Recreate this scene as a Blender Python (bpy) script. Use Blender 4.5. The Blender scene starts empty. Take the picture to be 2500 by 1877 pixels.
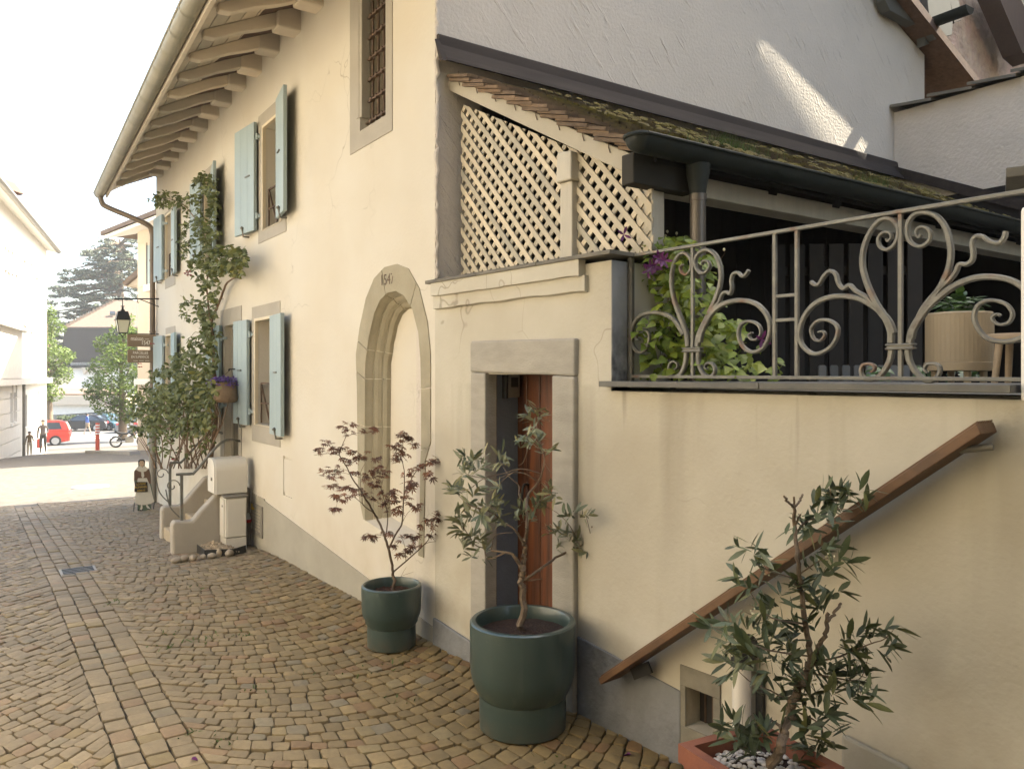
import bpy, bmesh, math, random
from mathutils import Vector, Matrix, noise
from mathutils.geometry import tessellate_polygon
R = math.radians
rnd = random.Random(7)
SC = bpy.context.scene
COL = SC.collection

# ------------------------------------------------------------------ camera, sky, sun, exposure
YAW, FPX, EYE, HORIZ = R(34.4), 1915.0, 1.65, 915.0
SN, CS = math.sin(YAW), math.cos(YAW)
cd = bpy.data.cameras.new('camera')
cd.sensor_width = 36.0
cd.lens = 36.0 * FPX / 2500.0
cd.shift_y = -(938.5 - HORIZ) / 2500.0
cd.clip_start, cd.clip_end = 0.05, 6000
cam = bpy.data.objects.new('camera', cd)
cam.location = (0, 0, EYE)
cam.rotation_euler = (R(90), 0, -YAW)
COL.objects.link(cam)
SC.camera = cam

SUN_EL = R(50)
SUN_AZ = math.atan2(0.97, -0.24)          # clockwise from +Y
w = bpy.data.worlds.new('World'); SC.world = w; w.use_nodes = True
wn = w.node_tree.nodes; wl = w.node_tree.links
sky = wn.new('ShaderNodeTexSky'); sky.sky_type = 'NISHITA'; sky.sun_disc = False
sky.sun_elevation = SUN_EL; sky.sun_rotation = SUN_AZ
sky.air_density = 1.0; sky.dust_density = 4.0; sky.ozone_density = 0.6
wl.new(sky.outputs[0], wn['Background'].inputs[0])
wn['Background'].inputs[1].default_value = 0.15
sl = bpy.data.lights.new('sun', 'SUN'); sl.energy = 4.2; sl.angle = R(0.5); sl.color = (1.0, 0.93, 0.82)
so = bpy.data.objects.new('sun', sl); COL.objects.link(so)
sdir = Vector((math.sin(SUN_AZ) * math.cos(SUN_EL), math.cos(SUN_AZ) * math.cos(SUN_EL), math.sin(SUN_EL)))
so.rotation_euler = sdir.to_track_quat('Z', 'Y').to_euler()
so.location = (10, -4, 30)
SC.view_settings.view_transform = 'Standard'
SC.view_settings.look = 'None'
SC.view_settings.gamma = 1.0
SC.view_settings.use_curve_mapping = False
SC.view_settings.exposure = 2.47
try:
    SC.view_settings.use_white_balance = True
    SC.view_settings.white_balance_temperature = 6900
    SC.view_settings.white_balance_tint = 6
except Exception:
    pass
SC.cycles.use_denoising = True
SC.cycles.max_bounces = 8
SC.cycles.diffuse_bounces = 5
SC.cycles.transparent_max_bounces = 8
SC.cycles.sample_clamp_indirect = 6

# ------------------------------------------------------------------ points: photograph rays met with the real planes of the place
def ray(u, v):
    x = (u - 1250) / FPX; y = (v - HORIZ) / FPX
    return Vector((SN + x * CS, CS - x * SN, -y))
def at_X(u, v, X):
    d = ray(u, v); t = X / d.x
    return Vector((X, d.y * t, EYE + d.z * t))
def at_Y(u, v, Y):
    d = ray(u, v); t = Y / d.y
    return Vector((d.x * t, Y, EYE + d.z * t))
def at_Z(u, v, Z):
    d = ray(u, v)
    return Vector((d.x * Z, d.y * Z, EYE + d.z * Z))
WX, CY = 2.33, 4.24                      # street facade plane, house corner
A4 = R(4.6)
TD = Vector((math.sin(A4), -math.cos(A4), 0))      # along the door wall, towards the camera
ND = Vector((-math.cos(A4), -math.sin(A4), 0))     # out of the door wall, to the street
CORN = Vector((WX, CY, 0))
def DW(wd, z, off=0.0):
    return CORN + TD * wd + ND * off + Vector((0, 0, z))
def at_D(u, v, off=0.0):
    d = ray(u, v); k = CORN + ND * off
    t = k.dot(ND) / d.dot(ND)
    return Vector((d.x * t, d.y * t, EYE + d.z * t))
def dw(u, v, off=0.0):                   # (along, height) on the door wall
    p = at_D(u, v, off); q = p - (CORN + ND * off)
    return q.dot(TD), p.z
GP = [(-60, 0.02), (0, 0.0), (5.5, 0.0), (7.2, -0.035), (8.1, -0.085), (9.3, -0.14), (13.1, -0.32), (22, -0.75), (32.5, -1.27), (37, -1.6),
      (46.5, -2.32), (52, -2.52), (77, -3.3), (100, -3.6), (2000, -4.0)]
def gz(y):
    for (a, za), (b, zb) in zip(GP, GP[1:]):
        if y <= b:
            return za + (zb - za) * (y - a) / (b - a)
    return GP[-1][1]

# ------------------------------------------------------------------ helpers
LOC = {}
class MB:
    def __init__(s): s.v = []; s.f = []; s.mi = []; s.m = 0
    def add(s, vs, fs):
        b = len(s.v); s.v += [Vector(q) for q in vs]
        for f in fs: s.f.append([b + i for i in f]); s.mi.append(s.m)
    def box(s, c, size, rot=None):
        c = Vector(c); h = [q / 2 for q in size]
        vs = [Vector((x * h[0], y * h[1], z * h[2])) for x in (-1, 1) for y in (-1, 1) for z in (-1, 1)]
        if rot is not None: vs = [rot @ q for q in vs]
        s.add([c + q for q in vs], [(0, 1, 3, 2), (4, 6, 7, 5), (0, 4, 5, 1), (2, 3, 7, 6), (0, 2, 6, 4), (1, 5, 7, 3)])
    def span(s, a, b):
        s.box([(p + q) / 2 for p, q in zip(a, b)], [abs(q - p) for p, q in zip(a, b)])
    def prism(s, pts, vec):
        n = len(pts); vec = Vector(vec); pts = [Vector(p) for p in pts]
        s.add(pts + [p + vec for p in pts], [tuple(range(n))[::-1], tuple(range(n, 2 * n))] + [(i, (i + 1) % n, n + (i + 1) % n, n + i) for i in range(n)])
    def bar(s, a, b, wd, dp, up=(0, 0, 1)):
        a, b = Vector(a), Vector(b); d = (b - a).normalized(); u = Vector(up)
        x = d.cross(u)
        if x.length < 1e-4: x = d.cross(Vector((1, 0, 0)))
        x.normalize(); y = x.cross(d).normalized()
        q = [x * wd / 2 + y * dp / 2, -x * wd / 2 + y * dp / 2, -x * wd / 2 - y * dp / 2, x * wd / 2 - y * dp / 2]
        s.add([a + k for k in q] + [b + k for k in q], [(0, 1, 2, 3), (7, 6, 5, 4)] + [(i, i + 4, (i + 1) % 4 + 4, (i + 1) % 4) for i in range(4)])
    def tube(s, path, r, n=8, caps=True):
        path = [Vector(p) for p in path]; k = len(path)
        rs = r if isinstance(r, (list, tuple)) else [r] * k
        b = len(s.v); nrm = None
        for i, p in enumerate(path):
            t = (path[min(i + 1, k - 1)] - path[max(i - 1, 0)])
            t = t.normalized() if t.length > 1e-9 else Vector((0, 0, 1))
            if nrm is None:
                nrm = t.cross(Vector((0.31, 0.17, 0.94)))
                if nrm.length < 1e-3: nrm = t.cross(Vector((1, 0, 0)))
            nrm = (nrm - t * nrm.dot(t)).normalized(); bi = t.cross(nrm)
            for j in range(n):
                a = 2 * math.pi * j / n
                s.v.append(p + (nrm * math.cos(a) + bi * math.sin(a)) * rs[i])
        for i in range(k - 1):
            for j in range(n):
                s.f.append([b + i * n + j, b + i * n + (j + 1) % n, b + (i + 1) * n + (j + 1) % n, b + (i + 1) * n + j]); s.mi.append(s.m)
        if caps:
            s.f.append([b + j for j in range(n)][::-1]); s.mi.append(s.m)
            s.f.append([b + (k - 1) * n + j for j in range(n)]); s.mi.append(s.m)
    def lathe(s, prof, c, n=40, sx=1.0, sy=1.0):
        c = Vector(c); b = len(s.v); k = len(prof)
        for r, z in prof:
            for j in range(n):
                a = 2 * math.pi * j / n
                s.v.append(c + Vector((math.cos(a) * r * sx, math.sin(a) * r * sy, z)))
        for i in range(k - 1):
            for j in range(n):
                s.f.append([b + i * n + j, b + i * n + (j + 1) % n, b + (i + 1) * n + (j + 1) % n, b + (i + 1) * n + j]); s.mi.append(s.m)
        s.f.append([b + j for j in range(n)][::-1]); s.mi.append(s.m)
        s.f.append([b + (k - 1) * n + j for j in range(n)]); s.mi.append(s.m)
    def strip(s, A, B, flip=False):
        n = len(A); b = len(s.v); s.v += [Vector(p) for p in A] + [Vector(p) for p in B]
        for i in range(n - 1):
            q = [b + i, b + i + 1, b + n + i + 1, b + n + i]
            s.f.append(q[::-1] if flip else q); s.mi.append(s.m)
    def ribbon(s, pts, wds, nrm, dp):          # bar of rectangular section swept in a plane
        nrm = Vector(nrm).normalized(); k = len(pts); pts = [Vector(p) for p in pts]
        b = len(s.v)
        for i, p in enumerate(pts):
            t = (pts[min(i + 1, k - 1)] - pts[max(i - 1, 0)]).normalized()
            sd = nrm.cross(t).normalized(); h = wds[i] / 2
            ch = min(h * 0.5, dp * 0.22)
            for (q, e) in ((h, dp / 2 - ch), (h - ch, dp / 2), (-h + ch, dp / 2), (-h, dp / 2 - ch), (-h, -dp / 2), (h, -dp / 2)):
                s.v.append(p + sd * q + nrm * e)
        for i in range(k - 1):
            for j in range(6):
                s.f.append([b + i * 6 + j, b + i * 6 + (j + 1) % 6, b + i * 6 + 6 + (j + 1) % 6, b + i * 6 + 6 + j]); s.mi.append(s.m)
        s.f.append([b + j for j in range(6)][::-1]); s.mi.append(s.m)
        s.f.append([b + (k - 1) * 6 + j for j in range(6)]); s.mi.append(s.m)
    def mesh(s, name, org=(0, 0, 0), smooth=False, fix=True):
        me = bpy.data.meshes.new(name); o = Vector(org)
        me.from_pydata([tuple(p - o) for p in s.v], [], s.f)
        if any(s.mi):
            me.polygons.foreach_set('material_index', s.mi)
        if fix:
            bm = bmesh.new(); bm.from_mesh(me)
            bmesh.ops.recalc_face_normals(bm, faces=bm.faces)
            bm.to_mesh(me); bm.free()
        if smooth:
            me.polygons.foreach_set('use_smooth', [True] * len(me.polygons))
            if smooth != 'all':
                try: me.set_sharp_from_angle(angle=R(smooth if isinstance(smooth, (int, float)) and smooth is not True else 40))
                except Exception: pass
        me.update()
        return me
    def build(s, name, mat, parent=None, smooth=False, bevel=0, fix=True, **kw):
        org = LOC[parent.name] if parent else kw.pop('loc', None)
        if org is None:
            lo = [min(p[i] for p in s.v) for i in range(3)]; hi = [max(p[i] for p in s.v) for i in range(3)]
            org = Vector(((lo[0] + hi[0]) / 2, (lo[1] + hi[1]) / 2, lo[2]))
        org = Vector(org)
        me = s.mesh(name, org, smooth, fix)
        for m in (mat if isinstance(mat, (list, tuple)) else [mat]): me.materials.append(m)
        o = bpy.data.objects.new(name, me); COL.objects.link(o)
        if parent: o.parent = parent
        else: o.location = org
        LOC[o.name] = org
        if bevel:
            md = o.modifiers.new('bevel', 'BEVEL'); md.width = bevel; md.segments = 2; md.limit_method = 'ANGLE'; md.angle_limit = R(40)
        tag(o, **kw)
        return o
def tag(o, label=None, cat=None, group=None, kind=None):
    if label: o['label'] = label
    if cat: o['category'] = cat
    if group: o['group'] = group
    if kind: o['kind'] = kind
    return o
def thing(name, label, cat, loc, group=None, parent=None, kind=None):
    o = bpy.data.objects.new(name, None); COL.objects.link(o)
    o.empty_display_size = 0.1
    loc = Vector(loc)
    if parent: o.parent = parent; o.location = loc - LOC[parent.name]
    else: o.location = loc
    LOC[o.name] = loc
    return tag(o, label, cat, group, kind)
def part(name, parent, loc=None):
    return thing(name, None, None, LOC[parent.name] if loc is None else loc, parent=parent)
def inst(name, mesh, parent, M):
    o = bpy.data.objects.new(name, mesh); COL.objects.link(o)
    o.parent = parent
    o.matrix_basis = Matrix.Translation(-LOC[parent.name]) @ M
    return o
def copy_tree(o, parent=None):
    c = o.copy(); COL.objects.link(c)
    if parent: c.parent = parent
    LOC[c.name] = LOC.get(o.name, Vector())
    for ch in list(o.children): copy_tree(ch, c)
    return c
def spline(pts, n=8):
    pts = [Vector(p) if len(p) == 3 else Vector((p[0], p[1], 0)) for p in pts]
    out = []
    for i in range(len(pts) - 1):
        p0 = pts[max(i - 1, 0)]; p1 = pts[i]; p2 = pts[i + 1]; p3 = pts[min(i + 2, len(pts) - 1)]
        for k in range(n):
            t = k / n
            out.append(0.5 * ((2 * p1) + (p2 - p0) * t + (2 * p0 - 5 * p1 + 4 * p2 - p3) * t * t + (3 * p1 - p0 - 3 * p2 + p3) * t ** 3))
    out.append(pts[-1]); return out
def text(body, size, mat, parent, loc, xdir, ydir, name='lettering', extrude=0.001, align='LEFT', shear=0.0, sx=1.0):
    cu = bpy.data.curves.new(name, 'FONT'); cu.body = body; cu.size = size; cu.extrude = extrude; cu.align_x = align; cu.align_y = 'CENTER'; cu.shear = shear
    cu.resolution_u = 3
    cu.materials.append(mat)
    o = bpy.data.objects.new(name, cu); COL.objects.link(o)
    x = Vector(xdir).normalized(); y = Vector(ydir).normalized(); z = x.cross(y)
    M = Matrix((x * sx, y, z)).transposed().to_4x4()
    M.translation = Vector(loc) - (LOC[parent.name] if parent else Vector())
    dg = bpy.context.evaluated_depsgraph_get(); dg.update()
    me = bpy.data.meshes.new_from_object(o.evaluated_get(dg)); me.name = name
    bpy.data.objects.remove(o)
    o = bpy.data.objects.new(name, me); COL.objects.link(o)
    if not me.materials: me.materials.append(mat)
    if parent: o.parent = parent
    o.matrix_basis = M
    return o

# ------------------------------------------------------------------ materials
def mat(name, col, rough=0.8, var=0.0, scale=4.0, col2=None, bump=0.0, bscale=60.0, metal=0.0, coat=0.0, spec=None, stretch=None, extra=None, rvar=0.0, tone=False, detail=6.0, bdist=0.01, coords='Object', rot=None, trans=0.0):
    m = bpy.data.materials.new(name); m.use_nodes = True
    nt = m.node_tree; N = nt.nodes; L = nt.links; b = N['Principled BSDF']
    b.inputs['Roughness'].default_value = rough; b.inputs['Metallic'].default_value = metal
    if coat: b.inputs['Coat Weight'].default_value = coat; b.inputs['Coat Roughness'].default_value = 0.12
    if spec is not None: b.inputs['Specular IOR Level'].default_value = spec
    tc = N.new('ShaderNodeTexCoord'); mp = N.new('ShaderNodeMapping')
    L.new(tc.outputs[coords], mp.inputs[0])
    if stretch: mp.inputs['Scale'].default_value = stretch
    if rot: mp.inputs['Rotation'].default_value = rot
    cur = None
    c4 = (*col, 1)
    if col2 or var:
        nz = N.new('ShaderNodeTexNoise'); nz.inputs['Scale'].default_value = scale; nz.inputs['Detail'].default_value = detail; nz.inputs['Roughness'].default_value = 0.65
        L.new(mp.outputs[0], nz.inputs[0])
        cr = N.new('ShaderNodeValToRGB')
        if not col2: col2 = tuple(max(0, c * (1 - var)) for c in col)
        cr.color_ramp.elements[0].color = (*col2, 1); cr.color_ramp.elements[1].color = c4
        cr.color_ramp.elements[0].position = 0.35; cr.color_ramp.elements[1].position = 0.65
        L.new(nz.outputs['Fac'], cr.inputs[0]); cur = cr.outputs[0]
        if rvar:
            mr = N.new('ShaderNodeMapRange'); mr.inputs['To Min'].default_value = rough - rvar; mr.inputs['To Max'].default_value = min(1, rough + rvar)
            L.new(nz.outputs['Fac'], mr.inputs[0]); L.new(mr.outputs[0], b.inputs['Roughness'])
    else:
        rg = N.new('ShaderNodeRGB'); rg.outputs[0].default_value = c4; cur = rg.outputs[0]
    if tone:                                  # piece to piece differences
        if tone == 'attr':
            at = N.new('ShaderNodeAttribute'); at.attribute_name = 'tone'; src = at.outputs['Color']
        else:
            oi = N.new('ShaderNodeObjectInfo'); r2 = N.new('ShaderNodeValToRGB')
            r2.color_ramp.elements[0].color = (0.58, 0.68, 0.62, 1) if tone == 'leaf' else (0.72, 0.72, 0.72, 1); r2.color_ramp.elements[1].color = (1.5, 1.25, 0.9, 1) if tone == 'leaf' else (1.18, 1.12, 1.05, 1)
            L.new(oi.outputs['Random'], r2.inputs[0]); src = r2.outputs[0]
        mx = N.new('ShaderNodeMix'); mx.data_type = 'RGBA'; mx.blend_type = 'MULTIPLY'; mx.inputs[0].default_value = 1
        L.new(cur, mx.inputs[6]); L.new(src, mx.inputs[7]); cur = mx.outputs[2]
    if extra: cur = extra(N, L, mp, cur, tc)
    L.new(cur, b.inputs['Base Color'])
    if bump:
        nb = N.new('ShaderNodeTexNoise'); nb.inputs['Scale'].default_value = bscale; nb.inputs['Detail'].default_value = 5
        L.new(mp.outputs[0], nb.inputs[0])
        bp = N.new('ShaderNodeBump'); bp.inputs['Strength'].default_value = bump; bp.inputs['Distance'].default_value = bdist
        L.new(nb.outputs['Fac'], bp.inputs['Height']); L.new(bp.outputs[0], b.inputs['Normal'])
    if trans:
        ts = N.new('ShaderNodeBsdfTranslucent'); ms = N.new('ShaderNodeMixShader'); ms.inputs[0].default_value = trans
        L.new(cur, ts.inputs[0]); L.new(b.outputs[0], ms.inputs[1]); L.new(ts.outputs[0], ms.inputs[2])
        L.new(ms.outputs[0], N['Material Output'].inputs[0])
    return m
def mixin(N, L, cur, fac, colr, mode='MIX'):
    mx = N.new('ShaderNodeMix'); mx.data_type = 'RGBA'; mx.blend_type = mode
    if isinstance(fac, float): mx.inputs[0].default_value = fac
    else: L.new(fac, mx.inputs[0])
    L.new(cur, mx.inputs[6])
    if isinstance(colr, tuple): mx.inputs[7].default_value = (*colr, 1)
    else: L.new(colr, mx.inputs[7])
    return mx.outputs[2]
def nfac(N, L, vec, scale, lo, hi, stretch=None, detail=5.0, rot=None):
    if rot:
        m0 = N.new('ShaderNodeMapping'); L.new(vec, m0.inputs[0]); m0.inputs['Rotation'].default_value = rot; vec = m0.outputs[0]
    mp = N.new('ShaderNodeMapping'); L.new(vec, mp.inputs[0])
    if stretch: mp.inputs['Scale'].default_value = stretch
    nz = N.new('ShaderNodeTexNoise'); nz.inputs['Scale'].default_value = scale; nz.inputs['Detail'].default_value = detail
    L.new(mp.outputs[0], nz.inputs[0])
    mr = N.new('ShaderNodeMapRange'); mr.inputs['From Min'].default_value = lo; mr.inputs['From Max'].default_value = hi
    L.new(nz.outputs['Fac'], mr.inputs[0]); return mr.outputs[0]
def zfac(N, L, vec, lo, hi, axis=2):
    sp = N.new('ShaderNodeSeparateXYZ'); L.new(vec, sp.inputs[0])
    mr = N.new('ShaderNodeMapRange'); mr.inputs['From Min'].default_value = lo; mr.inputs['From Max'].default_value = hi
    L.new(sp.outputs[axis], mr.inputs[0]); return mr.outputs[0]
def mul(N, L, a, b):
    m = N.new('ShaderNodeMath'); m.operation = 'MULTIPLY'; L.new(a, m.inputs[0])
    if isinstance(b, float): m.inputs[1].default_value = b
    else: L.new(b, m.inputs[1])
    return m.outputs[0]
def wall_dirt_shade(col, amt, base_top, streak_top=None):
    def f(N, L, mp, cur, tc):
        geo = N.new('ShaderNodeNewGeometry'); P = geo.outputs['Position']
        pat = nfac(N, L, P, 0.9, 0.42, 0.72)
        cur = mixin(N, L, cur, mul(N, L, pat, amt), col)
        vo = N.new('ShaderNodeTexVoronoi'); vo.feature = 'DISTANCE_TO_EDGE'; vo.inputs['Scale'].default_value = 1.1
        wn_ = N.new('ShaderNodeTexNoise'); wn_.inputs['Scale'].default_value = 3.0; L.new(P, wn_.inputs[0])
        va = N.new('ShaderNodeVectorMath'); va.operation = 'MULTIPLY_ADD'; L.new(wn_.outputs['Color'], va.inputs[0]); va.inputs[1].default_value = (.5, .5, .5); L.new(P, va.inputs[2]); L.new(va.outputs[0], vo.inputs[0])
        ck = N.new('ShaderNodeMapRange'); ck.inputs['From Min'].default_value = 0.006; ck.inputs['From Max'].default_value = 0.0; L.new(vo.outputs['Distance'], ck.inputs[0])
        cur = mixin(N, L, cur, mul(N, L, mul(N, L, ck.outputs[0], nfac(N, L, P, 0.8, 0.52, 0.62)), 0.55), tuple(c * .45 for c in col))
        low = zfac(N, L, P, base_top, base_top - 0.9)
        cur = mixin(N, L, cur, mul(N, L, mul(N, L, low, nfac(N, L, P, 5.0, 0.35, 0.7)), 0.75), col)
        if streak_top:
            st = nfac(N, L, P, 1.0, 0.50, 0.68, stretch=(3.4, 3.4, 0.28))
            below = zfac(N, L, P, streak_top + 0.01, streak_top - 0.01)
            up = mul(N, L, zfac(N, L, P, streak_top - 1.5, streak_top), below)
            cur = mixin(N, L, cur, mul(N, L, mul(N, L, st, up), 0.50), (0.18, 0.155, 0.105))
            st2 = nfac(N, L, P, 1.0, 0.62, 0.72, stretch=(8, 8, 0.5))
            up2 = mul(N, L, zfac(N, L, P, streak_top - 0.4, streak_top), below)
            cur = mixin(N, L, cur, mul(N, L, mul(N, L, st2, up2), 0.75), (0.08, 0.075, 0.05))
        return cur
    return f
def moss(N, L, cur):
    geo = N.new('ShaderNodeNewGeometry'); P = geo.outputs['Position']
    sp = N.new('ShaderNodeSeparateXYZ'); L.new(P, sp.inputs[0])
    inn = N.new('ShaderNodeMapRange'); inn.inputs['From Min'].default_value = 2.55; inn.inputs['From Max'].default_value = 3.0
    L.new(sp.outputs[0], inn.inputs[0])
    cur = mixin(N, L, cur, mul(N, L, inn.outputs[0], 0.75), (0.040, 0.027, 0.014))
    k = nfac(N, L, P, 2.6, 0.38, 0.58, detail=8)
    k2 = nfac(N, L, P, 30, 0.3, 0.7)
    mc = N.new('ShaderNodeMix'); mc.data_type = 'RGBA'; mc.inputs[6].default_value = (0.035, 0.025, 0.006, 1); mc.inputs[7].default_value = (0.16, 0.125, 0.012, 1)
    L.new(k2, mc.inputs[0])
    return mixin(N, L, cur, mul(N, L, k, inn.outputs[0]), mc.outputs[2])
def pot_dirt(N, L, mp, cur, tc):
    O = tc.outputs['Object']
    low = zfac(N, L, O, 0.10, 0.0)
    cur = mixin(N, L, cur, mul(N, L, mul(N, L, low, nfac(N, L, O, 14.0, 0.3, 0.65)), 0.8), (0.075, 0.060, 0.038))
    dr = nfac(N, L, O, 1.0, 0.58, 0.74, stretch=(16, 16, 1.2))
    cur = mixin(N, L, cur, mul(N, L, dr, 0.28), (0.10, 0.115, 0.095))
    return mixin(N, L, cur, mul(N, L, nfac(N, L, O, 60.0, 0.68, 0.74), 0.35), (0.13, 0.135, 0.115))
M = {}
M['facade'] = mat('cream_plaster', (0.525, 0.49, 0.415), 0.92, col2=(0.505, 0.46, 0.375), scale=1.3, bump=0.2, bscale=34, bdist=0.012, extra=wall_dirt_shade((0.42, 0.36, 0.265), 0.35, 0.9))
M['doorwall'] = mat('warm_plaster', (0.465, 0.435, 0.36), 0.93, col2=(0.425, 0.395, 0.32), scale=1.7, bump=0.22, bscale=48, bdist=0.01, extra=wall_dirt_shade((0.27, 0.225, 0.15), 0.6, 0.9, 1.6))
def rough_strokes(N, L, mp, cur, tc):
    geo = N.new('ShaderNodeNewGeometry'); P = geo.outputs['Position']
    k = nfac(N, L, P, 0.7, 0.42, 0.72)
    cur = mixin(N, L, cur, mul(N, L, k, 0.35), (0.50, 0.44, 0.35))
    k2 = nfac(N, L, P, 26.0, 0.66, 0.76, stretch=(1, 1, 0.14), rot=(0, R(40), 0))
    return mixin(N, L, cur, mul(N, L, k2, 0.45), (0.22, 0.2, 0.18))
M['gable'] = mat('grey_roughcast', (0.50, 0.45, 0.39), 0.95, col2=(0.46, 0.415, 0.36), scale=2.0, bump=0.35, bscale=40, bdist=0.02, extra=rough_strokes)
def gable_bump(m):
    nt = m.node_tree; N = nt.nodes; L = nt.links; b = N['Principled BSDF']
    geo = N.new('ShaderNodeNewGeometry')
    k = nfac(N, L, geo.outputs['Position'], 22.0, 0.58, 0.78, stretch=(1, 1, 0.2), rot=(0, R(40), 0))
    k = mul(N, L, k, nfac(N, L, geo.outputs['Position'], 3.0, 0.35, 0.7))
    bp = N.new('ShaderNodeBump'); bp.inputs['Strength'].default_value = 0.75; bp.inputs['Distance'].default_value = 0.025
    L.new(k, bp.inputs['Height'])
    old = b.inputs['Normal'].links[0].from_socket
    L.new(old, bp.inputs['Normal']); L.new(bp.outputs[0], b.inputs['Normal'])
gable_bump(M['gable'])
M['gable_side'] = mat('pale_roughcast', (0.54, 0.49, 0.43), 0.95, col2=(0.48, 0.44, 0.385), scale=2.4, bump=0.6, bscale=30, bdist=0.02)
M['trim'] = mat('grey_trim_paint', (0.33, 0.30, 0.245), 0.85, var=0.1, scale=3, bump=0.15, bscale=50)
M['plinth'] = mat('grey_plinth_render', (0.31, 0.285, 0.225), 0.9, var=0.14, scale=2.2, bump=0.3, bscale=40)
M['plinth2'] = mat('blue_grey_plinth', (0.215, 0.22, 0.225), 0.9, col2=(0.15, 0.155, 0.16), scale=3.5, bump=0.5, bscale=26, bdist=0.02, extra=wall_dirt_shade((0.075, 0.07, 0.06), 0.35, 0.45))  # darker base holds dirt plus painted shade for the falloff near the corner
M['stone'] = mat('molasse_stone', (0.31, 0.275, 0.195), 0.9, col2=(0.25, 0.22, 0.15), scale=3.0, bump=0.35, bscale=70)
M['lintel'] = mat('grey_door_stone', (0.33, 0.305, 0.255), 0.88, col2=(0.27, 0.25, 0.21), scale=5.0, bump=0.35, bscale=60, stretch=(1, 1, 3))
M['reveal'] = mat('blue_grey_reveal', (0.165, 0.195, 0.24), 0.88, var=0.15, scale=4, bump=0.2)
M['mortar'] = mat('lime_mortar', (0.50, 0.45, 0.34), 0.95, var=0.1)
M['shutter'] = mat('sage_blue_paint', (0.275, 0.34, 0.345), 0.6, var=0.08, scale=3, bump=0.08, bscale=30, stretch=(1, 1, 0.2))
M['shutter_dk'] = mat('weathered_shutter_paint', (0.25, 0.33, 0.34), 0.65, var=0.15, scale=5)
M['eave'] = mat('taupe_painted_timber', (0.60, 0.545, 0.455), 0.8, var=0.14, scale=5, bump=0.25, bscale=18, stretch=(0.25, 1, 1), tone=True)
M['zinc'] = mat('weathered_zinc', (0.30, 0.275, 0.20), 0.5, metal=0.35, col2=(0.24, 0.225, 0.17), scale=3)
M['pipe'] = mat('brown_downpipe', (0.17, 0.13, 0.09), 0.5, metal=0.3, var=0.2)
M['darkmetal'] = mat('dark_gutter_metal', (0.018, 0.021, 0.018), 0.62, spec=0.25, col2=(0.011, 0.014, 0.011), scale=6, rvar=0.1)
M['copper'] = mat('brown_grey_copper', (0.11, 0.095, 0.08), 0.45, metal=0.6, var=0.25, scale=4)
M['flash'] = mat('lead_flashing', (0.045, 0.037, 0.033), 0.85, spec=0.15, col2=(0.030, 0.025, 0.023), scale=3, stretch=(0.5, 4, 4))
M['iron'] = mat('painted_iron', (0.17, 0.165, 0.14), 0.55, metal=0.35, col2=(0.12, 0.115, 0.10), scale=14, bump=0.25, bscale=70,
    extra=lambda N, L, mp, cur, tc: mixin(N, L, cur, nfac(N, L, tc.outputs['Object'], 9.0, 0.60, 0.74), (0.15, 0.075, 0.04)))
M['blackiron'] = mat('black_iron', (0.035, 0.034, 0.032), 0.5, metal=0.5, var=0.2)
M['rust'] = mat('rusty_bars', (0.10, 0.06, 0.035), 0.8, var=0.35, scale=12)
M['slate'] = mat('dark_slate_coping', (0.060, 0.058, 0.052), 0.55, col2=(0.085, 0.08, 0.065), scale=5, bump=0.2, bscale=30)
M['slate2'] = mat('brown_slate_coping', (0.13, 0.115, 0.085), 0.7, col2=(0.09, 0.08, 0.06), scale=6, bump=0.2, bscale=40)
M['lattice'] = mat('cream_painted_slats', (0.46, 0.41, 0.31), 0.7, var=0.08, scale=6, tone=True)
M['greywood'] = mat('grey_painted_post', (0.44, 0.40, 0.32), 0.75, var=0.15, scale=5, bump=0.3, bscale=14, stretch=(3, 3, 0.3))
M['tile'] = mat('old_clay_tiles', (0.17, 0.115, 0.068), 0.9, col2=(0.09, 0.06, 0.036), scale=9, bump=0.4, bscale=50, tone=True,
    extra=lambda N, L, mp, cur, tc: moss(N, L, cur))
M['roof'] = mat('brown_roof_tiles', (0.14, 0.085, 0.06), 0.9, var=0.4, scale=20)
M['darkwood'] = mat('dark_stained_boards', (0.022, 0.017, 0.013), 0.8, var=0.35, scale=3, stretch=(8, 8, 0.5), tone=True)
M['darkin'] = mat('near_black_interior', (0.012, 0.010, 0.009), 0.95, var=0.2)  # near-black boards and lining inside the lean-to
M['picket'] = mat('grey_pickets', (0.12, 0.125, 0.125), 0.7, var=0.12, tone=True)
def grain(N, L, mp, cur, tc):
    k = nfac(N, L, tc.outputs['Object'], 1.0, 0.38, 0.66, stretch=(26, 26, 1.3), detail=8)
    return mixin(N, L, cur, mul(N, L, k, 0.75), (0.02, 0.006, 0.003))
M['doorwood'] = mat('varnished_door_boards', (0.15, 0.046, 0.012), 0.5, var=0.35, scale=2.5, stretch=(9, 9, 0.8), bump=0.2, bscale=8, extra=grain, tone=True)
M['handrail'] = mat('oiled_timber', (0.125, 0.060, 0.022), 0.6, col2=(0.070, 0.032, 0.011), scale=3, stretch=(18, 1.4, 3), bump=0.15, bscale=30)
M['pot'] = mat('green_glaze', (0.034, 0.057, 0.050), 0.34, col2=(0.027, 0.047, 0.042), scale=2.2, coat=0.35, bump=0.05, bscale=14, rvar=0.06, extra=pot_dirt)
M['soil'] = mat('bark_soil', (0.045, 0.018, 0.009), 0.95, var=0.6, scale=60, bump=1.0, bscale=90, bdist=0.02)
M['chip'] = mat('bark_chips', (0.075, 0.032, 0.018), 0.9, var=0.4, scale=30)
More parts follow.
